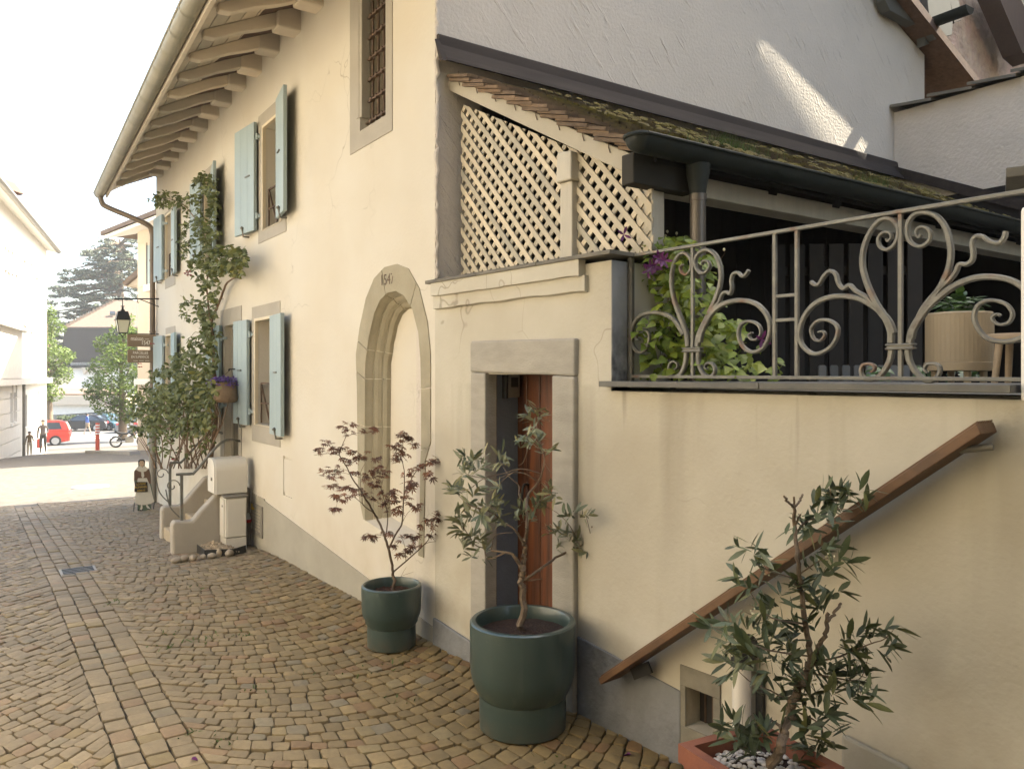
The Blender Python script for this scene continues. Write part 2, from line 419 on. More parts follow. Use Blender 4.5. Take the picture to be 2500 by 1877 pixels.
M['terracotta'] = mat('terracotta', (0.20, 0.066, 0.032), 0.8, col2=(0.155, 0.052, 0.028), scale=5, bump=0.2, bscale=60,
    extra=lambda N, L, mp, cur, tc: mixin(N, L, cur, mul(N, L, nfac(N, L, tc.outputs['Object'], 16.0, 0.62, 0.78), 0.4), (0.28, 0.16, 0.105)))
M['pebble'] = mat('white_pebbles', (0.62, 0.58, 0.52), 0.7, var=0.3, scale=20, tone=True)
M['cobble'] = mat('porphyry_setts', (1, 1, 1), 0.82, col2=(0.78, 0.76, 0.74), scale=26, bump=0.45, bscale=120, bdist=0.004, tone='attr', rvar=0.12)
def joint_moss(N, L, mp, cur, tc):
    geo = N.new('ShaderNodeNewGeometry'); P = geo.outputs['Position']
    k = nfac(N, L, P, 2.2, 0.50, 0.66)
    cur = mixin(N, L, cur, mul(N, L, k, 0.8), (0.045, 0.050, 0.012))
    far = zfac(N, L, P, 12.0, 14.5, axis=1)
    vo = N.new('ShaderNodeTexVoronoi'); vo.inputs['Scale'].default_value = 9.0; L.new(P, vo.inputs[0])
    cr = N.new('ShaderNodeMix'); cr.data_type = 'RGBA'; cr.inputs[6].default_value = (0.085, 0.074, 0.060, 1); cr.inputs[7].default_value = (0.135, 0.12, 0.10, 1)
    L.new(vo.outputs['Color'], cr.inputs[0])
    return mixin(N, L, cur, far, cr.outputs[2])
M['joint'] = mat('earth_joints', (0.042, 0.030, 0.014), 0.95, col2=(0.022, 0.015, 0.007), scale=14, bump=0.8, bscale=60, extra=joint_moss)
M['asphalt'] = mat('grey_asphalt', (0.11, 0.105, 0.10), 0.9, var=0.2, scale=2, bump=0.2)
M['kerb'] = mat('kerb_stone', (0.30, 0.28, 0.25), 0.9, var=0.15)
M['white'] = mat('white_enamel', (0.55, 0.52, 0.45), 0.45, var=0.05)
M['offwhite'] = mat('off_white_render', (0.72, 0.69, 0.63), 0.9, var=0.07)
M['parapet'] = mat('grey_parapet_render', (0.32, 0.285, 0.23), 0.9, var=0.1, scale=3, bump=0.25)
M['concrete'] = mat('worn_step_concrete', (0.36, 0.29, 0.19), 0.9, var=0.25, scale=8, bump=0.3)
M['glass'] = mat('window_glass', (0.03, 0.033, 0.035), 0.06, spec=0.8)
M['paneR'] = mat('pale_window_glass', (0.30, 0.31, 0.31), 0.12, spec=0.8)
M['dark'] = mat('dark_room', (0.02, 0.018, 0.016), 0.9)
M['frame'] = mat('beige_window_frame', (0.56, 0.48, 0.34), 0.6, var=0.06)
M['louvre'] = mat('grey_louvre', (0.20, 0.185, 0.155), 0.5, metal=0.2, var=0.1)
M['beige'] = mat('beige_planter', (0.34, 0.27, 0.175), 0.6, var=0.06)
M['stool'] = mat('pale_stool_wood', (0.36, 0.27, 0.17), 0.6, var=0.15, scale=8)
M['bark'] = mat('grey_brown_bark', (0.16, 0.115, 0.075), 0.9, var=0.45, scale=30, bump=0.7, bscale=70)
M['bark2'] = mat('red_brown_twig', (0.105, 0.068, 0.042), 0.8, var=0.3, scale=30, bump=0.3)
M['vine'] = mat('rose_cane', (0.17, 0.105, 0.06), 0.85, var=0.3, scale=20)
M['maple'] = mat('purple_maple_leaf', (0.175, 0.075, 0.048), 0.6, tone='leaf', var=0.3, scale=40, trans=0.3)
M['olive'] = mat('olive_leaf', (0.195, 0.21, 0.13), 0.55, tone='leaf', var=0.25, scale=30, trans=0.15)
M['oleander'] = mat('oleander_leaf', (0.082, 0.105, 0.050), 0.5, tone='leaf', var=0.25, scale=30, trans=0.12)
M['clematis'] = mat('lime_clematis_leaf', (0.19, 0.26, 0.035), 0.5, tone='leaf', var=0.35, scale=25, trans=0.35)
M['rose'] = mat('rose_leaf', (0.13, 0.15, 0.048), 0.65, tone='attr', var=0.2, scale=20, trans=0.3)
M['roseobj'] = mat('rose_leaf_single', (0.13, 0.15, 0.048), 0.65, tone='leaf', var=0.2, scale=20, trans=0.3)
M['redflower'] = mat('red_petal', (0.25, 0.02, 0.02), 0.6, tone=True)
M['purple'] = mat('violet_petal', (0.12, 0.022, 0.11), 0.5, tone=True, trans=0.2)
M['lavender'] = mat('lavender_petal', (0.20, 0.12, 0.40), 0.6, tone=True)
M['basil'] = mat('basil_leaf', (0.045, 0.10, 0.03), 0.4, tone='leaf', trans=0.15)
M['bud'] = mat('pale_bud', (0.45, 0.42, 0.28), 0.6)
M['cork'] = mat('beaten_copper_basket', (0.25, 0.165, 0.095), 0.6, var=0.15, scale=20, bump=0.4, bscale=60)
M['sign'] = mat('brown_sign_board', (0.19, 0.135, 0.085), 0.6)
M['letter'] = mat('cream_lettering', (0.75, 0.70, 0.60), 0.6)
M['lampglass'] = mat('frosted_lantern_glass', (0.55, 0.53, 0.40), 0.3, spec=0.6)
M['stoneA'] = mat('river_stone', (0.33, 0.28, 0.21), 0.8, var=0.2, scale=14, tone=True)
M['gravel'] = mat('mixed_gravel', (0.42, 0.33, 0.22), 0.85, var=0.5, scale=40)
M['rough'] = mat('rubble_wall', (0.33, 0.26, 0.19), 0.95, col2=(0.20, 0.145, 0.11), scale=4.5, bump=1.0, bscale=9, bdist=0.06, detail=9,
    extra=lambda N, L, mp, cur, tc: mixin(N, L, cur, mul(N, L, nfac(N, L, tc.outputs['Object'], 2.2, 0.45, 0.65), 0.6), (0.30, 0.19, 0.16)))
M['timber'] = mat('dark_old_timber', (0.04, 0.024, 0.016), 0.85, var=0.3, stretch=(6, 6, 1))
M['eavegrey'] = mat('grey_green_boards', (0.085, 0.085, 0.075), 0.7, var=0.12, scale=4)
M['peach2'] = mat('cream_bounce_wall', (0.68, 0.62, 0.53), 0.9, var=0.05)
M['peach'] = mat('peach_render', (0.50, 0.42, 0.33), 0.9, var=0.05)
M['pinkish'] = mat('pale_shutter', (0.52, 0.44, 0.34), 0.7, var=0.05)
M['tanroof'] = mat('tan_roof_tiles', (0.16, 0.115, 0.085), 0.9, col2=(0.12, 0.085, 0.06), scale=3, stretch=(1, 1, 6), bump=0.3)
M['mansard'] = mat('brown_slate_roof', (0.040, 0.032, 0.028), 0.85, col2=(0.028, 0.022, 0.02), scale=6, stretch=(1, 1, 8))
M['cedar'] = mat('cedar_needles', (0.10, 0.12, 0.075), 0.8, tone='attr', var=0.2)
M['lime'] = mat('fresh_tree_leaf', (0.13, 0.19, 0.035), 0.6, tone='attr', var=0.2, trans=0.4)
M['hedge'] = mat('hedge_leaf', (0.05, 0.075, 0.025), 0.7, tone='attr', var=0.2, trans=0.2)
M['redcar'] = mat('red_car_paint', (0.55, 0.045, 0.03), 0.3, coat=0.6)
M['blackcar'] = mat('black_car_paint', (0.012, 0.013, 0.018), 0.25, coat=0.6)
M['tealcar'] = mat('dark_teal_car_paint', (0.015, 0.05, 0.06), 0.25, coat=0.6)
M['greycar'] = mat('grey_car_paint', (0.16, 0.155, 0.15), 0.3, coat=0.6)
M['tyre'] = mat('tyre_rubber', (0.025, 0.025, 0.025), 0.8)
M['rim'] = mat('alloy_rim', (0.5, 0.5, 0.5), 0.35, metal=0.6)
M['carglass'] = mat('car_glass', (0.03, 0.04, 0.05), 0.08, spec=0.9)
M['taillight'] = mat('tail_lamp', (0.4, 0.02, 0.02), 0.3)
M['plate'] = mat('white_plate', (0.75, 0.75, 0.72), 0.5)
M['skin'] = mat('skin', (0.45, 0.27, 0.19), 0.6)
M['hair'] = mat('dark_hair', (0.03, 0.022, 0.018), 0.7)
M['print'] = mat('dark_print_cloth', (0.06, 0.05, 0.05), 0.85, col2=(0.25, 0.2, 0.19), scale=16)
M['black'] = mat('black_cloth', (0.018, 0.017, 0.018), 0.85)
M['olivecl'] = mat('olive_brown_cloth', (0.16, 0.11, 0.055), 0.85)
M['bluecl'] = mat('blue_cloth', (0.04, 0.09, 0.28), 0.85)
M['khaki'] = mat('khaki_cloth', (0.36, 0.29, 0.19), 0.85)
M['redbag'] = mat('red_bag', (0.42, 0.06, 0.05), 0.7)
M['redpost'] = mat('red_post', (0.50, 0.09, 0.05), 0.5)
M['signblk'] = mat('black_sign_panel', (0.02, 0.016, 0.014), 0.6)
M['gold'] = mat('gold_lettering', (0.45, 0.30, 0.05), 0.6)
M['brownjk'] = mat('painted_brown_jacket', (0.10, 0.055, 0.035), 0.7)
M['apron'] = mat('painted_grey_white', (0.48, 0.46, 0.40), 0.7, var=0.1, scale=8)
M['face'] = mat('painted_face', (0.46, 0.34, 0.23), 0.7)
M['greenbd'] = mat('painted_green_ground', (0.07, 0.10, 0.07), 0.7)
M['shade_beam'] = mat('shaded_beam_end', (0.045, 0.042, 0.036), 0.95, spec=0.1, var=0.2)  # colour darkened to stand for the gutter's shade on the beam end
M['cellar'] = mat('grey_cellar_stone', (0.20, 0.185, 0.145), 0.9, col2=(0.145, 0.13, 0.10), scale=6, bump=0.3)
M['pvc'] = mat('white_pipe', (0.58, 0.54, 0.47), 0.5, var=0.06)
M['hill'] = mat('wooded_hill', (0.06, 0.085, 0.06), 0.95, var=0.3, scale=0.01)
M['redcap'] = mat('red_lamp_cap', (0.40, 0.03, 0.03), 0.4)
M['yellow'] = mat('yellow_plastic', (0.5, 0.33, 0.06), 0.6)
M['grass'] = mat('green_weed', (0.07, 0.11, 0.02), 0.7, tone='attr', trans=0.3)

def haze_mat():
    m = bpy.data.materials.new('summer_haze'); m.use_nodes = True; N = m.node_tree.nodes; L = m.node_tree.links
    N.remove(N['Principled BSDF']); v = N.new('ShaderNodeVolumePrincipled')
    v.inputs['Color'].default_value = (.92, .94, .97, 1); v.inputs['Density'].default_value = .0006; v.inputs['Anisotropy'].default_value = .3
    L.new(v.outputs[0], N['Material Output'].inputs['Volume']); return m
M['haze'] = haze_mat()
SC.cycles.volume_bounces = 1
# ================================================================== SETTING
ys = [-15, -8, 0, 2, 3, 4, 5, 5.5, 6, 6.6, 7.2, 7.6, 8.1, 8.7, 9.3, 10, 11, 12, 13.1, 15, 18, 22, 27, 32.5, 37, 42, 46.5, 52, 60, 77, 100, 200, 500, 2000]
xs = [-600, -60, -12, -4, -2, 0, 1, 2, 3, 5, 8, 14, 30, 120, 900]
mb = MB()
mb.v = [Vector((x, y, gz(y) - 0.016)) for y in ys for x in xs]
nx = len(xs)
mb.f = [[j * nx + i, j * nx + i + 1, (j + 1) * nx + i + 1, (j + 1) * nx + i] for j in range(len(ys) - 1) for i in range(nx - 1)]
mb.mi = [0] * len(mb.f)
street = mb.build('street', M['joint'], loc=(0, 0, 0), kind='structure')

def setts():
    out = []
    g = 0.007
    def quad(a, b, c, d):
        out.append((a, b, c, d))
    r = random.Random(3)
    # three straight gutter rows
    gx = [0.50, 0.605, 0.71, 0.815]
    for i in range(3):
        y = 0.5 + r.random() * 0.1
        while y < 14.0:
            l = 0.115 + r.uniform(-0.02, 0.03)
            w0 = 0.0
            quad((gx[i] + w0, y), (gx[i + 1] + w0, y), (gx[i + 1] + w0, y + l), (gx[i] + w0, y + l)); y += l
    def field(x0, x1, arcs, y0, y1, seed):
        rr = random.Random(seed)
        pitch = 0.089
        wd = (x1 - x0) / arcs
        n = int((y1 - y0) / pitch) + 8
        def yc(k, x):
            q = ((x - x0) % wd) / wd * 2 - 1
            kk = k - 0.06 * 0
            return y0 - 0.5 + k * pitch + 0.40 * wd / 1.5 * (q * q) + 0.014 * math.sin(x * 9 + k * 1.7) + 0.02 * math.sin(k * 0.31 + x)
        for k in range(n):
            x = x0 + 0.0
            while x < x1 - 0.03:
                l = 0.080 + rr.uniform(-0.014, 0.018)
                q = min(.999, max(-.999, ((x + l / 2 - x0) / wd) * 2 - 1))
                sl = 4 * 0.40 / 1.5 * q
                l *= 1 / math.sqrt(1 + sl * sl) ** 0.6
                xe = min(x + l, x1)
                if x1 - xe < 0.03: xe = x1
                sk = sl * pitch * 0.45
                ta = max(x0, x - sk) if x > x0 else x; tb = xe - sk if xe < x1 else xe
                quad((x, yc(k, x)), (xe, yc(k, xe)), (tb, yc(k + 1, tb)), (ta, yc(k + 1, ta)))
                x = xe
    field(0.815, 2.62, 1, 0.6, 14.0, 11)
    field(-1.2, 0.50, 1, 0.6, 14.0, 12)
    return out
def sett_mesh(mb, q, cols, r):
    a = [Vector((p[0], p[1], 0)) for p in q]
    c = sum(a, Vector()) / 4
    g = 0.0032
    pts = []
    for i in range(4):
        p = a[i]; pr = a[i - 1]; nx = a[(i + 1) % 4]
        e1 = (pr - p); e2 = (nx - p)
        L1 = max(e1.length, 1e-4); L2 = max(e2.length, 1e-4)
        base = p + e1 / L1 * g + e2 / L2 * g + Vector((r.uniform(-.004, .004), r.uniform(-.004, .004), 0))
        k = 0.006 + r.random() * 0.007
        pts.append(base + e1 / L1 * k); pts.append(base + e2 / L2 * k)
    h = r.uniform(-0.004, 0.005); tx = r.uniform(-.03, .03); ty = r.uniform(-.03, .03)
    def lev(s, z):
        o = []
        for p in pts:
            p2 = c + (p - c) * s
            o.append(Vector((p2.x, p2.y, gz(p2.y) + z + h + (p2.x - c.x) * tx + (p2.y - c.y) * ty)))
        return o
    b = len(mb.v)
    mb.v += lev(1.0, -0.03) + lev(1.0, -0.005) + lev(0.965, -0.0008) + lev(0.86, 0.0004)
    for k in range(3):
        for i in range(8):
            mb.f.append([b + k * 8 + i, b + k * 8 + (i + 1) % 8, b + k * 8 + 8 + (i + 1) % 8, b + k * 8 + 8 + i]); mb.mi.append(0)
    mb.f.append([b + 24 + i for i in range(8)]); mb.mi.append(0)
    cols += [None] * 0
    # colour of this stone
    warm = min(1, max(0, (c.x - 0.5) / 1.3)) * min(1, max(0.25, (9.5 - c.y) / 4))
    t = r.random()
    base = Vector((0.215, 0.175, 0.122)).lerp(Vector((0.205, 0.148, 0.070)), warm)
    if t < 0.10: base = Vector((0.225, 0.165, 0.110)).lerp(Vector((0.205, 0.125, 0.060)), warm)
    elif t < 0.15: base = Vector((0.23, 0.18, 0.10))
    elif t < 0.20: base = base.lerp(Vector((0.185, 0.160, 0.118)), 0.8)
    elif t < 0.32: base = base * 1.2
    nr = min(1, max(0, (8.5 - c.y) / 4)); base = Vector((base.x, base.y * (1 - .05 * nr), base.z * (1 - .22 * nr)))
    base = base * r.uniform(0.80, 1.06)
    return base
def tone_attr(me, facecols):
    at = me.color_attributes.new('tone', 'FLOAT_COLOR', 'CORNER')
    buf = []
    for p in me.polygons:
        cc = facecols[p.index]
        buf += [cc[0], cc[1], cc[2], 1.0] * p.loop_total
    at.data.foreach_set('color', buf)
rs = random.Random(5)
allq = []
for q in setts():
    cx = sum(p[0] for p in q) / 4; cy = sum(p[1] for p in q) / 4
    # keep off the wall
    wx = WX + 0.05 if cy > CY else WX + (CY - cy) * 0.0803 + 0.03
    if cx > wx: continue
    z = cx * SN + cy * CS; rr = cx * CS - cy * SN
    if z > 0.3:
        u = 1250 + FPX * rr / z; v = HORIZ + (EYE - gz(cy)) / z * FPX
        vis = -10 < u < 2510 and v < 1890
    else: vis = False
    allq.append((0 if vis else 1, cx * cx + cy * cy, q))
allq.sort(key=lambda t: (t[0], t[1]))
bulk = MB(); bc = []
for i, (nv, d, q) in enumerate(allq):
    if i < 298 and nv == 0:
        one = MB(); col = sett_mesh(one, q, [], rs)
        o = one.build('cobblestone', M['cobble'], street, smooth=24, fix=False)
        tone_attr(o.data, [col] * len(o.data.polygons))
    else:
        n0 = len(bulk.f); col = sett_mesh(bulk, q, [], rs); bc += [col] * (len(bulk.f) - n0)
o = bulk.build('cobblestones', M['cobble'], street, smooth=24, fix=False, kind='stuff')
tone_attr(o.data, bc)

# asphalt of the far lot, crossing kerb
mb = MB()
ya = [49.5, 52, 60, 77, 100, 150]
vs = []; fs = []
for i, y in enumerate(ya):
    vs += [(-30, y, gz(y) + 0.002), (60, y, gz(y) + 0.002)]
    if i: fs.append((2 * i - 2, 2 * i - 1, 2 * i + 1, 2 * i))
mb.add(vs, fs); mb.build('parking_lot', M['asphalt'], kind='structure')
for yy in (62.0, 66.5):
    mb = MB(); mb.add([(2, yy, gz(yy) + .008), (16, yy, gz(yy) + .008), (16, yy + .9, gz(yy + .9) + .008), (2, yy + .9, gz(yy + .9) + .008)], [(0, 1, 2, 3)])
    mb.build('road_marking', M['plate'], kind='structure')
mb = MB(); mb.lathe([(0.33, 0), (0.33, 0.012), (0.30, 0.014)], (1.85, 17.2, gz(17.2) - 0.01), 28)
mb.build('manhole_cover', M['kerb'], label='round manhole cover in the sunlit part of the street', cat='manhole cover')
p = at_Z(192, 1382, 6.86)
dr = thing('street_drain', 'small square iron drain grate let into the cobbled gutter', 'drain', (p.x, p.y, gz(p.y)))
mb = MB(); mb.span((p.x - .14, p.y - .16, gz(p.y) - .02), (p.x + .14, p.y + .16, gz(p.y) + 0.003)); mb.build('drain_frame', M['louvre'], dr)
for k in range(5):
    mb = MB(); mb.span((p.x - .12, p.y - .13 + k * .06, gz(p.y) + .003), (p.x + .12, p.y - .10 + k * .06, gz(p.y) + .008)); mb.build('grate_bar', M['blackiron'], dr)

# ================================================================== THE OLD HOUSE
house = thing('old_house', 'long cream plastered house with sage shutters and wide wooden eaves', 'house', (WX, CY, 0))
YE, ZE, XR, ZR, XB = 13.22, 4.92, 5.2, 6.0, 8.02
def tess(mb, outer, holes):
    loops = [[Vector(p) for p in outer]] + [[Vector(p) for p in h] for h in holes]
    flat = [p for l in loops for p in l]
    tris = tessellate_polygon(loops)
    mb.add(flat, [tuple(t) for t in tris])
def F3(y, z, off=0.0): return Vector((WX - off, y, z))
def rect(y0, y1, z0, z1): return [(y0, z0), (y1, z0), (y1, z1), (y0, z1)]
W_BAR = (4.93, 5.36, 3.43, 4.66)
W_UP = (7.17, 7.70, 3.06, 4.06)
W_LOW = (7.36, 7.95, 1.15, 2.19)
W_U3 = (9.66, 10.05, 3.08, 4.02)
W_U4 = (11.85, 12.45, 3.06, 3.98)
W_L4 = (11.85, 12.40, 1.20, 2.22)
DOOR = (8.58, 9.14, 0.42, 2.20)
ARCH_O = [(5.30, .60), (5.40, .78), (5.41, 1.2), (5.42, 1.55), (5.44, 1.8), (5.37, 2.0), (5.26, 2.2), (5.12, 2.33), (4.95, 2.39), (4.76, 2.39), (4.59, 2.34), (4.44, 2.2), (4.33, 1.98), (4.29, 1.78), (4.29, 1.5), (4.29, 1.23), (4.355, 1.12), (4.37, .8), (4.38, .50)]
ARCH_I = [(5.27, .60), (5.29, .78), (5.28, 1.2), (5.275, 1.5), (5.27, 1.74), (5.21, 1.92), (5.12, 2.08), (5.02, 2.17), (4.90, 2.21), (4.77, 2.21), (4.65, 2.17), (4.53, 2.07), (4.45, 1.92), (4.42, 1.75), (4.41, 1.5), (4.41, 1.2), (4.42, 1.1), (4.43, .8), (4.45, .50)]
HATCH = (6.86, 7.11, 0.55, 0.91)
VENT = (7.72, 8.20, 0.07, 0.33)
holes = [rect(*q) for q in (W_BAR, W_UP, W_LOW, W_U3, W_U4, W_L4, DOOR, HATCH, VENT)] + [ARCH_O]
outer = [(CY, -0.5), (YE, -1.2), (YE, ZE), (CY, ZE)]
mb = MB()
tess(mb, [F3(*p) for p in outer], [[F3(*p) for p in h] for h in holes])
for h in holes:
    dep = 0.30
    if h == holes[7]: dep = 0.012
    if h == holes[8]: dep = 0.10
    hp = h + [h[0]]
    mb.strip([F3(*p) for p in hp], [F3(p[0], p[1], -dep) for p in hp])
hv = holes[7]; mb.add([F3(p[0], p[1], -0.012) for p in hv], [(0, 1, 2, 3)])
# far end wall and inner back of the house
mb.add([(WX, YE, -1.2), (XB, YE, -1.2), (XB, YE, ZE), (XR, YE, ZR), (WX, YE, ZE)], [(0, 1, 2, 3, 4)])
mb.add([(XB, CY, -1), (XB, YE, -1.2), (XB, YE, ZE), (XB, CY, ZE)], [(0, 1, 2, 3)])
mb.build('wall', M['facade'], house, fix=False)
mb = MB(); mb.span((WX + .32, CY + .3, -1), (WX + .36, YE - .3, ZE)); mb.build('inner_wall', M['dark'], house)
# gable wall towards the camera
mb = MB()
mb.prism([(WX + .002, CY, -.5), (XB, CY, -.5), (XB, CY, ZE), (XR, CY, ZR), (WX + .002, CY, ZE)], (0, .25, 0))
mb.build('gable_wall', M['gable'], house)
# ragged corner bead of roughcast between the plaster front and the grey gable
rb = random.Random(8); mb = MB()
z = 2.24
path = []
while z < 4.9:
    path.append((WX + 0.012 + rb.uniform(-.008, .008), CY - .004, z)); z += 0.035
mb.tube(path, [0.014 + rb.uniform(-.005, .005) for _ in path], 7); mb.build('corner_bead', M['gable'], house, smooth=True)
# plinth of the street front: tapering grey band
mb = MB()
mb.prism([F3(4.245, -.3, .0), F3(8.30, -.4, .0), F3(8.30, .46, .0), F3(7.66, .44, .0), F3(7.66, .425, .0), F3(4.6, .13, .0), F3(4.245, .1, .0)], (-0.008, 0, 0))
mb.build('plinth', M['plinth'], house)
# roof
def slab(pts, t):
    mb = MB(); mb.prism(pts, (0, 0, t)); return mb
eo0, eo1 = Vector((1.36, 3.86, 4.40)), Vector((1.66, 13.38, 4.40))
sl = (ZR - 4.45) / (XR - 1.5)
mb = slab([(eo0.x, eo0.y, 4.46), (XR, 4.0, ZR + .1), (XR, 13.4, ZR + .1), (eo1.x, eo1.y, 4.46)], .09); mb.build('roof', M['roof'], house)
mb = slab([(XB + .75, 4.01, 4.62), (XR, 4.01, ZR + .1), (XR, 13.4, ZR + .1), (XB + .75, 13.4, 4.62)], .09); mb.build('roof', M['roof'], house)
# soffit boards: long boards running with the eave, narrow open joints
def epos(t, y):          # t 0 at wall .. 1 at eave edge
    k = (y - eo0.y) / (eo1.y - eo0.y)
    xe = eo0.x + (eo1.x - eo0.x) * k
    x = WX + (xe - WX) * t
    z = 4.86 + (4.415 - 4.86) * t
    return Vector((x, y, z))
for k in range(7):
    a, b = k / 7, (k + 1) / 7 - 0.010
    mb = MB()
    mb.prism([epos(a, 3.86), epos(b, 3.86), epos(b, 13.38), epos(a, 13.38)], (0, 0, 0.025)); mb.build('soffit_board', M['eave'], house)
# rafters with cut beam ends at the wall
yr = 4.55; rr = random.Random(4)
while yr < 13.2:
    p0 = epos(-0.02, yr); p1 = epos(0.90, yr)
    mb = MB()
    dz = Vector((0, 0, -0.055)); n = 9
    L = [p0 + (p1 - p0) * i / n for i in range(n + 1)]
    for i in range(n + 1):
        t = i / n
        hgt = 0.13 - 0.045 * t
        if i == n: hgt = 0.05
        wv = 0.006 * math.sin(i * 1.3 + yr)
        c = L[i]
        mb.v += [c + Vector((0, -.048, 0)), c + Vector((0, .048, 0)), c + Vector((0, .043, -hgt + wv)), c + Vector((0, -.043, -hgt + wv))]
    for i in range(n):
        for j in range(4):
            mb.f.append([i * 4 + j, i * 4 + (j + 1) % 4, i * 4 + 4 + (j + 1) % 4, i * 4 + 4 + j]); mb.mi.append(0)
    mb.f += [[0, 1, 2, 3], [n * 4 + 3, n * 4 + 2, n * 4 + 1, n * 4]]; mb.mi += [0, 0]
    mb.build('rafter', M['eave'], house, bevel=0.008)
    y2 = yr + 0.02 + rr.uniform(-.02, .02); zb = 4.63 + rr.uniform(-.01, .01)
    mb = MB(); mb.span((WX - .19 + rr.uniform(-.015, .015), y2 - .095, zb), (WX + .05, y2 + .095, zb + .19)); mb.build('beam_end', M['eave'], house, bevel=0.018)
    yr += 0.545
mb = MB(); mb.bar(epos(1.0, 3.86) + Vector((0, 0, .005)), epos(1.0, 13.38) + Vector((0, 0, .005)), .03, .13); mb.build('fascia', M['eave'], house)
# half round zinc gutter with soldered seams
def half_gutter(mb, a, b, r, seg=10, t=0.004):
    a, b = Vector(a), Vector(b); d = (b - a).normalized(); sd = d.cross(Vector((0, 0, 1))).normalized()
    for s, rr2 in ((0, r), (1, r - t)):
        A = []; B = []
        for i in range(seg + 1):
            an = math.pi + math.pi * i / seg
            o = sd * math.cos(an) * rr2 + Vector((0, 0, 1)) * math.sin(an) * rr2
            A.append(a + o); B.append(b + o)
        mb.strip(A, B, flip=bool(s))
gA = epos(1.0, 3.86) + Vector((-.085, 0, 0.035)); gB = epos(1.0, 13.55) + Vector((-.085, 0, 0.02))
mb = MB(); half_gutter(mb, gA, gB, .078)
d = (gB - gA)
gut = mb.build('gutter', M['zinc'], house, smooth=40, fix=False)
mb = MB(); mb.tube([gA + Vector((-.078, 0, 0)), gB + Vector((-.078, 0, 0))], .011, 8); mb.build('gutter_bead', M['zinc'], gut, smooth=True)
for k in range(22):
    q = gA + d * (0.03 + k * 0.0448)
    m2 = MB(); half_gutter(m2, q, q + d.normalized() * .022, .083); m2.build('gutter_seam', M['zinc'], gut, smooth=True, fix=False)
mb = MB(); pts = [gB + Vector((0, 0, -.078)) + Vector((math.cos(a) * .078, .0, 0.078 + math.sin(a) * .078)) for a in [math.pi + math.pi * i / 10 for i in range(11)]]
mb.prism(pts, (0, .006, 0)); mb.build('gutter_end', M['zinc'], gut)
# downpipe
yd = 13.17
g0 = gB + Vector((0, -.14, -.07))
mb = MB()
mb.tube(spline([g0, g0 + Vector((.02, -.01, -.09)), g0 + Vector((.10, -.03, -.16)), Vector((WX - .16, yd, 3.98)), Vector((WX - .07, yd, 3.86)), Vector((WX - .06, yd, 3.70))], 5) + [Vector((WX - .06, yd, .75))], .041, 12)
dp = mb.build('downpipe', M['pipe'], house, smooth=True)
mb = MB(); mb.tube([(WX - .06, yd, .75), (WX - .06, yd, -.34)], .052, 12); mb.build('standpipe', M['louvre'], dp, smooth=True)
for zz in (3.4, 2.3, 1.2):
    mb = MB(); mb.tube([(WX - .06, yd, zz), (WX - .06, yd, zz + .03)], .048, 12); mb.build('pipe_clip', M['pipe'], dp, smooth=True)

# ---- windows and shutters
def ring(mb, o, i, off, th):
    (a, b, c, d), (e, f, g, h) = o, i
    for q in (rect(a, b, c, g), rect(a, b, h, d), rect(a, e, g, h), rect(f, b, g, h)):
        if q[0][0] < q[1][0] - 1e-4 and q[0][1] < q[2][1] - 1e-4:
            mb.prism([F3(p[0], p[1], off) for p in q], (-th, 0, 0))
def shutter(win, yh, z0, z1, wd, side, ang, latch=0.45, mt='shutter'):
    """hinged at yh; side +1 swings to the far side, -1 to the near side; ang from the wall"""
    th = 0.034
    d = Vector((-math.sin(ang), side * math.cos(ang), 0)); n = Vector((-math.cos(ang), -side * math.sin(ang), 0))
    base = Vector((WX - .022, yh, 0)) + d * .012
    mb = MB()
    for k in range(3):                      # three boards side by side
        a, b = wd * k / 3 + (.0015 if k else 0), wd * (k + 1) / 3 - (.0015 if k < 2 else 0)
        mb.prism([base + d * a + Vector((0, 0, z0)), base + d * b + Vector((0, 0, z0)), base + d * b + Vector((0, 0, z1)), base + d * a + Vector((0, 0, z1))], n * th)
    s = mb.build('shutter', M[mt], win, bevel=.003)
    for zz in (z0 + .13 * (z1 - z0), z0 + .86 * (z1 - z0)):
        mb = MB(); c = Vector((WX - .03, yh - side * .012, zz)); mb.tube([c - Vector((0, 0, .03)), c + Vector((0, 0, .03))], .016, 8)
        mb.bar(c, c + Vector((.05, -side * .03, 0)), .02, .03); mb.build('hinge', M['shutter'], win, smooth=True)
    c = base + d * wd * latch + n * (th + .006) + Vector((0, 0, z0 + .52 * (z1 - z0)))
    mb = MB(); mb.bar(c - d * .055, c + d * .055, .012, .012); mb.build('latch_bar', M['iron'], win)
    c = base + d * wd * .55 + Vector((0, 0, z0 - .0)); mb = MB()
    mb.tube([c + Vector((.03, 0, -.03)), c + n * .03 + Vector((0, 0, -.03)), c + n * .045 + Vector((0, 0, .05))], .009, 7); mb.lathe([(.018, 0), (.02, .015), (.001, .03)], c + n * .045 + Vector((0, 0, .045)), 10)
    mb.build('shutter_hook', M['iron'], win, smooth=True)
    return s
